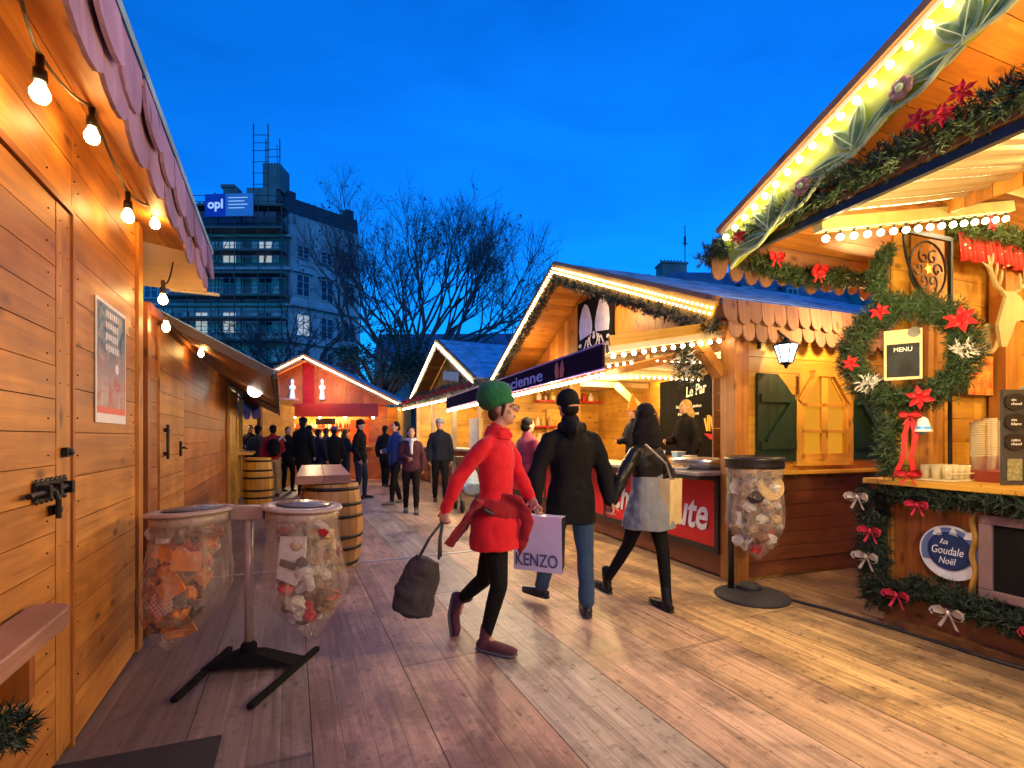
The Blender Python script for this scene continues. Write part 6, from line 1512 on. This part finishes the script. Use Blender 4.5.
blob(root, 'skirt', C_['grey_wool'], [('s', [(P(648, 527, 4.14)-L, .245, .225), (P(648, 505, 4.14)-L, .205, .18), (P(648, 490, 4.14)-L, .172, .142), (P(647, 474, 4.13)-L, .150, .115)], sd)], .008, .03)
trousers(root, j, s, f, sd, C_['black_cloth'], .001, 'tights', .008, .003)
hc = j['head']
hair = [('b', hc+V((0, -.01, .022)), (.098, .108, .108)), ('s', [(hc+V((.005, -.035, -.30)), .05, .03), (hc+V((.005, -.045, -.24)), .125, .055), (hc+V((.0, -.045, -.14)), .135, .075), (hc+V((0, -.02, -.03)), .108, .095), (hc+V((0, 0, .03)), .09, .09)], V((1, 0, 0)))]
blob(root, 'hair', C_['black_hair'], hair, .008, .03)
q = MB(); q.tube([j['shl']+V((.05, -.12, .05)), j['pel']+V((.10, -.16, .25)), j['pel']+V((.20, -.05, .05))], .009, 6); q.build('bag_strap', plain('pale_strap', (.3, .28, .3), .4, .4), root)
shoe(root, j['anr'], j['tor'], .042, C_['black_leather'], M['black'], .06, 'boot'); shoe(root, j['anl'], j['tol'], .042, C_['black_leather'], M['black'], .06, 'boot')
pb = P(671, 498, 4.12); kb = empty('paper_bag', pb-V((0, 0, .22)), R(52), 'cream paper bag hanging beside the grey skirt', 'bag')
mb = MB(); A = [(-.14, -.04, 0), (.14, -.04, 0), (.14, .04, 0), (-.14, .04, 0), (-.145, -.045, .38), (.145, -.045, .38), (.145, .045, .38), (-.145, .045, .38)]
mb.hexa(A, 0, 0, .5, A); mb.build('bag', plain('cream_paper', (.62, .50, .26), .6, bump=.2, bs=14), kb)
mb = MB()
for yy in (-.04, .04): mb.tube([(-.06, yy, .375), (0, yy*.5, .47), (.06, yy, .375)], .004, 5)
mb.build('handle', C_['taupe'], kb)

# ---------------- background people
def pose(h, f, step=.0, arm='down', lean=0.0):
    s = h/1.75; f = V(f).normalized(); sd = V((0, 0, 1)).cross(f)
    z = lambda q: V((0, 0, q*s))
    J = dict(head=z(1.64)+f*.02, neck=z(1.50), pel=z(.95), shl=z(1.42)+sd*.165*s, shr=z(1.42)-sd*.165*s, hpl=z(.92)+sd*.09*s, hpr=z(.92)-sd*.09*s)
    for k, g, st in (('l', 1, step), ('r', -1, -step)):
        J['an'+k] = z(.085)+sd*g*.10*s+f*st; J['kn'+k] = z(.49)+sd*g*.10*s+f*(st*.5+.05); J['to'+k] = J['an'+k]+f*.15-V((0, 0, .05))
        if arm == 'down' or (arm == 'half' and k == 'l'): J['el'+k] = z(1.12)+sd*g*.235*s-f*.03; J['wr'+k] = z(.88)+sd*g*.235*s+f*(.06-st*.4)
        else: J['el'+k] = z(1.13)+sd*g*.22*s+f*.04; J['wr'+k] = z(1.12)+sd*g*.08*s+f*.28
    return J
def bg_person(label, X, Y, h, f, coat, legs, hair='black_hair', hat=None, step=.12, arm='down', hem=-.18, z0=0.0, scarf=None, vox=.016, long_hair=False, shoes=None, grp=None, extra=None):
    L = V((X, Y, z0)); J = {k: v+L for k, v in pose(h, f, step, arm).items()}
    root, j, s, f_, sd = figure(label, L, J, f, f, vox if vox < .013 else .013, h, grp=grp)
    face_parts(root, j['head'], f_, s, False)
    top(root, j, s, f_, sd, C_[coat], j['pel']+V((0, 0, hem)), .185*s, .14*s, .03, 'coat', vox, fold=.025)
    trousers(root, j, s, f_, sd, C_[legs], .014, 'trousers', vox, .015)
    hc = j['head']
    it = [('b', hc-f_*.02+V((0, 0, .035)), (.086*s, .086*s, .088*s)), ('b', hc-f_*.045+V((0, 0, -.02)), (.075*s, .07*s, .075*s))]
    if long_hair: it.append(('b', hc-f_*.06+V((0, 0, -.10)), (.09*s, .09*s, .11*s)))
    blob(root, 'hair', C_[hair], it, .012)
    if hat: blob(root, 'hat', C_[hat], [('b', hc-f_*.012+V((0, 0, .06)), (.098*s, .098*s, .085*s)), ('b', hc+f_*.07+V((0, 0, .05)), (.06, .06, .012))], .012)
    if scarf: blob(root, 'scarf', C_[scarf], [('c', [j['neck']+sd*.08, j['neck']+f_*.09+V((0, 0, -.02)), j['neck']-sd*.08], [.04, .045, .04]), ('c', [j['neck']+f_*.1+V((0, 0, -.04)), j['neck']+f_*.16+V((0, 0, -.25))], [.045, .035])], .012, .02)
    for k in 'lr': shoe(root, j['an'+k], j['to'+k], .046, C_[shoes] if shoes else M['black'], M['rubber'])
    return root, j, f_, sd
def gx(px, Y): return (px-512)/490*Y
bg_person('woman in maroon jacket with white scarf and glasses walking this way', gx(411, 9.1), 9.1, 1.58, (.25, -1, 0), 'maroon', 'black_cloth', 'brown_hair', None, .14, 'half', -.10, scarf='white_scarf', shoes='grey_shoe', long_hair=True, vox=.012)
bg_person('person in bright blue jacket just behind the maroon jacket', gx(396, 10.3), 10.3, 1.72, (-.7, -.7, 0), 'blue_coat', 'black_cloth', 'black_hair', None, .16, 'half', -.12, shoes='grey_shoe')
bg_person('man in grey cap and dark jacket walking toward the camera', gx(440, 10.6), 10.6, 1.78, (.2, -1, 0), 'navy_cloth', 'black_cloth', 'brown_hair', 'grey_cap', .15, 'down', -.10)
bg_person('man in black jacket and jeans standing in profile near the end hut', gx(360, 11.2), 11.2, 1.78, (1, -.1, 0), 'black_cloth', 'dark_jeans', 'brown_hair', 'black_cloth', .06, 'down', -.14)
rt, j, f_, sd = bg_person('person in red jacket and khaki trousers wearing a black backpack', gx(273, 11.6), 11.6, 1.68, (-.5, .85, 0), 'dark_red', 'khaki', 'black_hair', None, .08, 'half', -.05)
bp = empty('backpack', V((gx(273, 11.6), 11.6, 1.15))-f_*.2, 0, 'black backpack on the red jacket', 'backpack'); blob(bp, 'pack', C_['black_cloth'], [('b', (0, 0, 0), (.16, .12, .22)), ('b', V((0, 0, -.1))-f_*.06, (.12, .08, .12))], .014, .02)
q = MB(); q.tube([V((-.1, .05, .18)), V((-.1, .22, .27)), V((-.08, .38, .15))], .02, 6); q.tube([V((.1, .05, .18)), V((.1, .22, .27)), V((.1, .38, .15))], .02, 6); q.build('strap', C_['white_scarf'], bp)
bg_person('tall person all in black seen from behind at the far stall', gx(303, 11.9), 11.9, 1.86, (.1, 1, 0), 'black_cloth', 'black_cloth', 'black_hair', 'black_cloth', .04, 'down', -.30)
bg_person('person in black between the red jacket and the tall black coat', gx(288, 12.8), 12.8, 1.66, (.6, -.6, 0), 'black_cloth', 'black_cloth', 'brown_hair', None, .05, 'down', -.2)
bg_person('person with fur collar and dark coat at the far stall', gx(318, 12.6), 12.6, 1.60, (.3, .9, 0), 'navy_cloth', 'black_cloth', 'black_hair', None, .05, 'down', -.3, scarf='fur')
bg_person('person in purple knitted hat waiting at the end hut', gx(334, 13.2), 13.2, 1.66, (-.4, .8, 0), 'black_cloth', 'black_cloth', 'black_hair', 'purple', .05, 'down', -.2)
bg_person('person in dark coat at the end hut counter seen from behind', gx(326, 14.6), 14.6, 1.66, (0, 1, 0), 'taupe', 'black_cloth', 'brown_hair', None, .05, 'half', -.2)
bg_person('vendor in dark clothes inside the small stall with scalloped canopy', gx(250, 13.3), 13.3, 1.62, (.3, -.9, 0), 'black_cloth', 'black_cloth', 'black_hair', None, .03, 'half', -.1, z0=.1)
bg_person('person in magenta jacket with raised sleeve behind the woman in red', gx(527, 6.6), 6.6, 1.66, (.8, .5, 0), 'magenta', 'black_cloth', 'black_hair', None, .1, 'half', -.12)
bg_person('man in navy coat half hidden far behind the cap wearer', gx(385, 13.8), 13.8, 1.72, (.2, .9, 0), 'black_cloth', 'black_cloth', 'black_hair', None, .1, 'down', -.2)
c = Cw(1.15, 2.1, .29); bg_person('cook with blonde hair and black top working at the chalet counter', c.x, c.y, 1.64, (-.9, -.25, 0), 'black_cloth', 'black_cloth', 'blonde_hair', None, .03, 'half', -.1, z0=.29, long_hair=True, vox=.012)
c = Cw(1.2, 3.5, .29); rt, j, f_, sd = bg_person('cook in orange pointed felt hat inside the chalet', c.x, c.y, 1.62, (-1, -.4, 0), 'navy_cloth', 'black_cloth', 'brown_hair', None, .03, 'half', -.1, z0=.29)
q = MB(); q.lathe([(.105, 0), (.09, .05), (.05, .17), (.015, .30), (.001, .31)], j['head']+V((0, 0, .04)), 16); q.build('pointed_hat', C_['orange_felt'], rt, True)
bg_person('person in black hooded coat between the tall black coat and the fur collar', gx(309, 13.4), 13.4, 1.7, (-.2, .9, 0), 'black_cloth', 'black_cloth', 'black_hair', 'black_cloth', .05, 'half', -.25)
bg_person('short person with brown hair in navy coat beside the purple hat', gx(345, 14.2), 14.2, 1.6, (.5, .8, 0), 'navy_cloth', 'dark_jeans', 'brown_hair', None, .05, 'half', -.2, long_hair=True)
bg_person('person in taupe coat at the left of the red jacket by the orange barrel', gx(262, 12.4), 12.2, 1.66, (-.2, .9, 0), 'taupe', 'black_cloth', 'black_hair', 'black_cloth', .05, 'half', -.2)
# ================================================================ street props
def bag_mat(name, c, a):
    m, nt, b, out = newmat(name); L = nt.links.new
    tc = N(nt, 'ShaderNodeTexCoord'); n = N(nt, 'ShaderNodeTexNoise', i_Scale=9, i_Detail=6, i_Roughness=.6, i_Distortion=1.5); L(tc.outputs['Object'], n.inputs['Vector'])
    mp = N(nt, 'ShaderNodeMapping'); mp.inputs['Scale'].default_value = (14, 14, 2.5); L(tc.outputs['Object'], mp.inputs[0]); n2 = N(nt, 'ShaderNodeTexNoise', i_Scale=1.5, i_Detail=4); L(mp.outputs[0], n2.inputs['Vector'])
    h = mth(nt, 'ADD', n.outputs[0], n2.outputs[0])
    al = ramp(nt, [(.42, (a*.55,)*3), (.62, (a*1.9,)*3)]); L(mth(nt, 'MULTIPLY', h, .5), al.inputs[0]); L(al.outputs[0], b.inputs['Alpha'])
    b.inputs['Base Color'].default_value = rgb(c); b.inputs['Roughness'].default_value = .16; b.inputs['Specular IOR Level'].default_value = .9
    bp = N(nt, 'ShaderNodeBump', i_Strength=.9, i_Distance=.02); L(h, bp.inputs['Height']); L(bp.outputs[0], b.inputs['Normal'])
    return m
BAGM = bag_mat('clear_plastic_film', (.60, .50, .42), .26)
def trash_bag(root, c, r, z1, z0, seed, skew=(0, 0), wide=.2):
    rng = random.Random(seed); mb = MB(); seg = 56; n = 22; c = V(c)
    ph = [rng.uniform(0, 6.28) for _ in range(6)]
    b0 = len(mb.v)
    for i in range(n+1):
        t = i/n; z = z1+(z0-z1)*t
        rr = r*(1.0+wide*math.sin(min(1, t/.58)*math.pi/2)**2) if t < .58 else r*(1.0+wide)*(1-((t-.58)/.42)**1.5*.90)
        for k in range(seg):
            a = 2*math.pi*k/seg
            w_ = 1+.05*(mnoise.noise(V((math.cos(a)*2.2, math.sin(a)*2.2, t*5+seed)))+.6*abs(mnoise.noise(V((math.cos(a)*5, math.sin(a)*5, t*9+seed)))))*min(1, t*3)+.035*math.sin(a*9+ph[0]+t*1.5)*(1-t*.4)+.05*math.sin(a*3+ph[1]+t*5)*t+.04*math.sin(a*5+ph[2]-t*9)*t+.02*math.sin(a*17+ph[3])*(1-t)
            mb.v.append((c.x+skew[0]*t*t+rr*w_*math.cos(a), c.y+skew[1]*t+rr*w_*math.sin(a), z))
    for i in range(n):
        for k in range(seg):
            j_ = (k+1) % seg; mb.face([b0+i*seg+k, b0+i*seg+j_, b0+(i+1)*seg+j_, b0+(i+1)*seg+k], [(0, 0)]*4)
    mb.face([b0+n*seg+k for k in range(seg)], [(0, 0)]*seg)
    # turned-over lip
    mb.lathe([(r*1.03, z1-.10), (r*1.07, z1-.03), (r*1.05, z1+.012), (r*.99, z1+.014)], (c.x, c.y, 0), seg, wob=lambda a, z: 1+.03*math.sin(a*11+z*60)+.02*math.sin(a*23))
    return mb.build('film', BAGM, root, True)
LM = [plain('litter_white', (.62, .60, .56), .6, var=.2), plain('litter_orange', (.75, .22, .03), .5), plain('litter_red', (.50, .02, .03), .5), plain('litter_brown', (.20, .09, .05), .7), plain('litter_dark', (.05, .035, .03), .5), plain('litter_tan', (.48, .34, .18), .6)]
def crumple(mb, c, s, rng, m):
    b = len(mb.v); n = 9; mm = 6; c = V(c); ax = V([rng.gauss(0, 1) for _ in range(3)]).normalized(); Q = ax.to_track_quat('Z', 'Y').to_matrix()
    for i in range(mm+1):
        for k in range(n):
            ph = math.pi*i/mm; a = 2*math.pi*k/n; q = s*rng.uniform(.72, 1.12)
            mb.v.append(tuple(c+Q @ V((q*math.sin(ph)*math.cos(a), q*math.sin(ph)*math.sin(a)*.8, q*.7*math.cos(ph)))))
    for i in range(mm):
        for k in range(n):
            j_ = (k+1) % n; mb.face([b+i*n+k, b+i*n+j_, b+(i+1)*n+j_, b+(i+1)*n+k], [(0, 0)]*4, m, rng.random())
def litter_heap(label, c, r, z1, z0, seed, n, pal, sk=0):
    rng = random.Random(seed); mb = MB(); c = V(c)
    for i in range(n):
        t = rng.random(); z = z0+(z1-z0)*t; a = rng.uniform(0, 6.28); q = r*math.sqrt(rng.random())*(.55+t*1.8 if t < .25 else 1.0)
        p_ = V((q*math.cos(a)+sk*(1-t)**2, q*math.sin(a), z-z0)); Mq = Matrix.Translation(p_) @ Matrix.Rotation(rng.uniform(0, 6), 4, V((rng.gauss(0, 1), rng.gauss(0, 1), rng.gauss(0, 1))).normalized()); ty = rng.random()
        if ty < .45: crumple(mb, p_, rng.uniform(.04, .075), rng, rng.choice(pal))
        elif ty < .62: mb.lathe([(.024, -.045), (.036, .045), (.033, .045), (.02, -.04)], (0, 0, 0), 16, rng.choice(pal), Mq)
        elif ty < .72: mb.lathe([(.001, 0), (.05, 0), (.078, .014), (.079, .011), (.05, -.005), (.001, -.005)], (0, 0, 0), 20, rng.choice(pal), Mq)
        elif ty < .88: mb.box(-.055, -.04, -.003, .055, .04, .003, m=rng.choice(pal), M=Mq); mb.box(-.055, -.043, 0, .055, -.037, .04, m=rng.choice(pal), M=Mq)
        else: crumple(mb, p_, rng.uniform(.05, .08), rng, rng.choice(pal))
    o = mb.build('litter', LM); o.location = (c.x, c.y, z0); tag(o, label, 'litter', kind='stuff'); return o
# left twin bin stand
bs = empty('litter_bag_stand', (-1.60, 2.98, 0), 0, 'brown steel stand with two hoops and black feet holding litter bags', 'bin stand')
brn = plain('brown_powder_coat', (.44, .34, .29), .4, .2, bump=.05)
mb = MB(); mb.tube([(0, 0, .1), (0, 0, .98)], .024, 14); mb.build('pole', brn, bs, True)
mb = MB(); mb.box(-.10, -.035, .90, .10, .035, .985); bevel(mb.build('bracket', brn, bs), .008)
mb = MB(); mb.lathe([(.05, .05), (.045, .14), (.028, .16)], (0, 0, 0), 14); A = [(-.24, -.10, .03), (.30, -.05, .03), (.30, .09, .03), (-.24, .07, .03), (-.07, -.05, .10), (.08, -.05, .10), (.08, .05, .10), (-.07, .05, .10)]; mb.hexa(A, 0, 0, .5, A); mb.build('base_plate', M['matte'], bs)
for a, b in (((.26, -.48, .022), (.33, .22, .022)), ((-.17, -.42, .022), (-.24, .22, .022))):
    mb = MB(); mb.beam(a, b, .038, .03); bevel(mb.build('foot_bar', M['matte'], bs), .008)
def hoop(root, x, y, z, tilt=0, lid=None, r=.215):
    Mh_ = Matrix.Translation((x, y, z)) @ Matrix.Rotation(tilt, 4, 'Y')
    mb = MB(); mb.lathe([(r-.055, .010), (r-.02, .004), (r+.016, .004), (r+.020, .014), (r+.012, .024), (r-.06, .026), (r-.055, .010)], (0, 0, 0), 44, M=Mh_)
    mb.lathe([(r-.012, -.055), (r-.008, -.055), (r-.008, .0), (r-.012, .0), (r-.012, -.055)], (0, 0, 0), 44, M=Mh_); mb.build('hoop', lid or M['tan_lid'], root, True)
    mb = MB(); mb.lathe([(.001, .022), (r-.065, .026), (r-.06, .034), (.001, .040)], (0, .02, 0), 36, M=Mh_); mb.build('lid', M['lid_grey'], root, True)
M['tan_lid'] = plain('tan_plastic', (.42, .33, .30), .35, bump=0); M['lid_grey'] = plain('blue_grey_plastic', (.16, .18, .24), .25, bump=0)
hoop(bs, -.31, -.06, .945, R(-3)); hoop(bs, .30, .06, .955, R(3))
for lb, x, y, sk, sd_, z0 in (('clear litter bag full of orange and red wrappers under the left hoop', -1.91, 2.92, (-.13, .0), 3, .14), ('clear litter bag with pale paper and a brown knot under the right hoop', -1.30, 3.04, (.07, 0), 5, .16)):
    r_ = empty('litter_bag', (x, y, 0), 0, lb, 'litter bag', 'clear bags on the twin stand')
    trash_bag(r_, (0, 0, 0), .195, .94, z0, sd_, sk)
litter_heap('crushed wrappers, cartons and napkins filling the left clear bag', (-1.935, 2.92, 0), .160, .86, .26, 5, 88, [0, 1, 1, 2, 3, 4, 3, 5], -.09)
litter_heap('crumpled pale papers and brown napkins inside the middle clear bag', (-1.27, 3.04, 0), .155, .86, .28, 8, 84, [0, 0, 3, 4, 5, 2, 0, 3])
# recognisable litter in the left bag
def litem(lb, loc, rot, mk, mat, cat):
    mb = MB(); mk(mb); o = mb.build(cat.replace(' ', '_'), mat); o.location = loc; o.rotation_euler = rot; tag(o, lb, cat)
def tray(mb):
    A = [(-.05, -.035, 0), (.05, -.035, 0), (.05, .035, 0), (-.05, .035, 0), (-.075, -.055, .045), (.075, -.055, .045), (.075, .055, .045), (-.075, .055, .045)]; mb.hexa(A, 0, 0, .5, A)
yel = plain('orange_card_tray', (.80, .25, .03), .45, bump=0)
litem('orange card food tray high in the left clear bag', (-1.95, 2.81, .74), (R(70), R(20), 0), tray, yel, 'card tray')
litem('orange card food tray tilted low in the left clear bag', (-1.90, 2.77, .55), (R(80), R(-35), 0), tray, yel, 'card tray')
litem('big orange card food tray at the right side of the left clear bag', (-1.84, 2.79, .70), (R(85), R(5), .3), tray, yel, 'card tray')
def ging():
    m, nt, b, out = newmat('red_gingham'); tc = N(nt, 'ShaderNodeTexCoord'); ck = N(nt, 'ShaderNodeTexChecker', i_Scale=70.0); nt.links.new(tc.outputs['Object'], ck.inputs[0]); ck.inputs[1].default_value = rgb((.65, .03, .05)); ck.inputs[2].default_value = rgb((.75, .6, .6)); nt.links.new(ck.outputs[0], b.inputs[0]); return m
litem('red and white gingham napkin in the left clear bag', (-1.97, 2.755, .46), (R(90), R(8), 0), lambda mb: mb.prism([(-.055, .05), (.05, .06), (.065, -.02), (.0, -.085), (-.06, -.04)], .012), ging(), 'napkin')
litem('brass coloured tin lid in the left clear bag', (-1.93, 2.765, .63), (R(80), R(10), 0), lambda mb: mb.lathe([(.001, .012), (.022, .012), (.03, .0), (.042, .0), (.046, .02), (.038, .024), (.024, .02), (.001, .016)], (0, 0, 0), 24), M['gold'], 'tin lid')
litem('red paper cup in the left clear bag', (-1.88, 2.79, .80), (R(60), R(30), 0), lambda mb: mb.lathe([(.024, -.045), (.036, .045), (.033, .045), (.02, -.04)], (0, 0, 0), 18), M['red_panel'], 'cup')
litem('crushed white paper cone high in the left clear bag', (-1.95, 2.80, .84), (R(50), R(-20), 0), lambda mb: mb.lathe([(.02, -.07), (.05, -.02), (.07, .03), (.06, .04)], (0, 0, 0), 18, wob=lambda a, z: 1+.12*math.sin(a*7)), M['paper'], 'paper cone')
litem('white printed paper sack in the middle clear bag', (-1.30, 2.90, .66), (R(85), R(8), 0), lambda mb: mb.prism([(-.09, .14), (.06, .16), (.08, .0), (.05, -.13), (-.07, -.10)], .02), M['paper'], 'paper sack')
litem('red napkin ball in the middle clear bag', (-1.34, 2.90, .50), (0, 0, 0), lambda mb: crumple(mb, (0, 0, 0), .05, random.Random(3), 0), M['red_cloth'], 'napkin')
# right bin
rb = empty('litter_bag_stand', (2.10, 4.29, 0), 0, 'black single bag stand on a round base beside the chalet corner', 'bin stand')
mb = MB(); mb.lathe([(.001, .0), (.30, .0), (.305, .02), (.26, .04), (.10, .05), (.001, .052)], (0, 0, 0), 40); mb.lathe([(.11, .05), (.08, .09), (.001, .10)], (0.02, .1, 0), 20); mb.build('base', M['rubber'], rb, True)
mb = MB(); mb.tube([(-.13, .12, .04), (-.13, .12, 1.15)], .028, 12); mb.build('pole', M['black'], rb, True)
mb = MB(); mb.lathe([(.19, 1.13), (.235, 1.13), (.24, 1.16), (.235, 1.19), (.245, 1.20), (.24, 1.225), (.18, 1.235), (.17, 1.20), (.19, 1.13)], (0.02, 0, 0), 40); mb.lathe([(.001, 1.20), (.175, 1.20), (.175, 1.21), (.001, 1.212)], (0.02, 0, 0), 30); mb.build('hoop', M['black'], rb, True)
r_ = empty('litter_bag', (2.12, 4.29, 0), 0, 'clear litter bag hanging from the black hoop by the chalet corner', 'litter bag')
trash_bag(r_, (0, 0, 0), .215, 1.15, .33, 9, (.03, 0), .10)
litter_heap('pale papers and grey napkins inside the clear bag by the chalet corner', (2.135, 4.29, 0), .18, 1.06, .44, 12, 100, [0, 5, 5, 3, 4, 0, 2])
litem('yellow paper plate in the clear bag by the chalet corner', (2.17, 4.12, .98), (R(80), R(10), 0), lambda mb: mb.lathe([(.001, 0), (.07, 0), (.11, .02), (.112, .018), (.07, -.006), (.001, -.006)], (0, 0, 0), 24, wob=lambda a, z: 1+.02*math.sin(a*16)), plain('yellow_plate', (.62, .42, .12), .5, bump=0), 'paper plate')
litem('dark crumpled bag in the clear bag by the chalet corner', (2.03, 4.09, .90), (0, 0, 0), lambda mb: crumple(mb, (0, 0, 0), .07, random.Random(5), 0), LM[4], 'crumpled bag')
# barrels
hoopm = plain('rusty_hoop_iron', (.03, .028, .03), .5, .6, bump=.3)
def barrel(label, x, y, r, h_, mat, grp=None):
    b = empty('barrel', (x, y, 0), 0, label, 'barrel', grp); mb = MB(); n = 20
    for k in range(n):
        a0 = 2*math.pi*k/n+.006; a1 = 2*math.pi*(k+1)/n-.006; rr = random.random()
        for i in range(8):
            z0_, z1_ = h_*i/8, h_*(i+1)/8; q = lambda z: r*(.83+.17*math.sin(math.pi*z/h_))
            p = [(q(z)*math.cos(a), q(z)*math.sin(a), z) for z, a in ((z0_, a0), (z0_, a1), (z1_, a1), (z1_, a0))]
            mb.quad(*p, r=rr, uv=[(z0_, a0*r), (z0_, a1*r), (z1_, a1*r), (z1_, a0*r)])
    mb.lathe([(r*.80, .03), (r*.80, .031), (.001, .03)], (0, 0, 0), 24); mb.lathe([(r*.81, h_-.03), (.001, h_-.029)], (0, 0, 0), 24)
    mb.lathe([(r*.81, 0.01), (r*.975, h_*.5), (r*.81, h_-.01)], (0, 0, 0), 24)
    mb.build('staves', mat, b)
    for t in (.06, .24, .38, .62, .76, .94):
        q = MB(); z = h_*t; rr = r*(.83+.17*math.sin(math.pi*t)); q.lathe([(rr+.001, z-.018), (rr+.006, z-.018), (rr+.006, z+.018), (rr+.001, z+.018)], (0, 0, 0), 40); q.build('hoop', hoopm, b, True)
    return b
barrel('brown barrel under the near end of the long wooden table top', -1.97, 5.38, .32, .90, M['barrel'], 'barrels under the table top')
barrel('brown barrel under the far end of the long wooden table top', -2.62, 6.85, .32, .90, M['barrel'], 'barrels under the table top')
tt = empty('table_top', (-1.97, 5.10, .90), math.atan2(.40, 1.0), 'thick reddish plank table top lying on two barrels', 'table top')
mb = MB(); mb.planks((-.26, 0, 0), (0, 1, 0), (1, 0, 0), (0, 0, 1), 2.15, .54, .27, .003, .09, None); o = mb.build('plank', M['tabletop'], tt); o.location = (0, 0, .10); bevel(o, .005)
barrel('orange yellow barrel in front of the yellow stall', -4.92, 9.5, .27, 1.0, M['pine_yel'])
# pushchair behind the woman in red
pc = empty('pushchair', (gx(470, 9.4), 9.4, 0), R(20), 'small pushchair with pale blue cover behind the woman in red', 'pushchair')
for sx in (-1, 1):
    for sy in (-1, 1):
        mb = MB(); mb.lathe([(.09, -.02), (.12, -.02), (.12, .02), (.09, .02), (.09, -.02)], (0, 0, 0), 20, M=Matrix.Translation((sx*.22, sy*.28, .12)) @ Matrix.Rotation(R(90), 4, 'Y')); mb.build('wheel', M['rubber'], pc, True)
mb = MB()
for sx in (-.22, .22): mb.tube([(sx, -.28, .12), (sx, .1, .6), (sx, .42, 1.0)], .014, 6); mb.tube([(sx, .28, .12), (sx, -.05, .5)], .014, 6)
mb.tube([(-.22, .42, 1.0), (.22, .42, 1.0)], .018, 6); mb.build('frame', M['black'], pc)
blob(pc, 'cover', cloth('pale_blue_cover', (.25, .35, .5)), [('s', [((0, -.25, .42), .18, .12), ((0, 0, .5), .2, .2), ((0, .2, .68), .2, .14)], V((1, 0, 0)))], .015, .03)
# loose cable beside the right bin
mb = MB(); mb.tube([V((2.35, 4.22, .012)), V((2.55, 3.95, .012)), V((2.75, 3.6, .012)), V((3.0, 3.05, .012)), V((3.5, 2.2, .012))], .012, 6)
tag(mb.build('floor_cable', M['wire']), 'black cable lying along the foot of the right chalet', 'cable')
# ================================================================ camera and render settings
cam = bpy.data.cameras.new('camera'); co = bpy.data.objects.new('camera', cam); col.objects.link(co); scene.camera = co
co.location = (0, 0, 1.4); co.rotation_euler = (R(90), 0, 0)
cam.sensor_width = 36; cam.lens = 36*490/1024; cam.shift_y = 53/1024; cam.clip_start = .05; cam.clip_end = 3000
scene.render.resolution_x = 1024; scene.render.resolution_y = 768
vs = scene.view_settings; vs.view_transform = 'Standard'; vs.look = 'None'; vs.gamma = 1; vs.exposure = .34
scene.cycles.use_denoising = True
scene.cycles.sample_clamp_indirect = 4.0
scene.cycles.max_bounces = 6; scene.cycles.transparent_max_bounces = 16
scene.cycles.use_light_tree = True
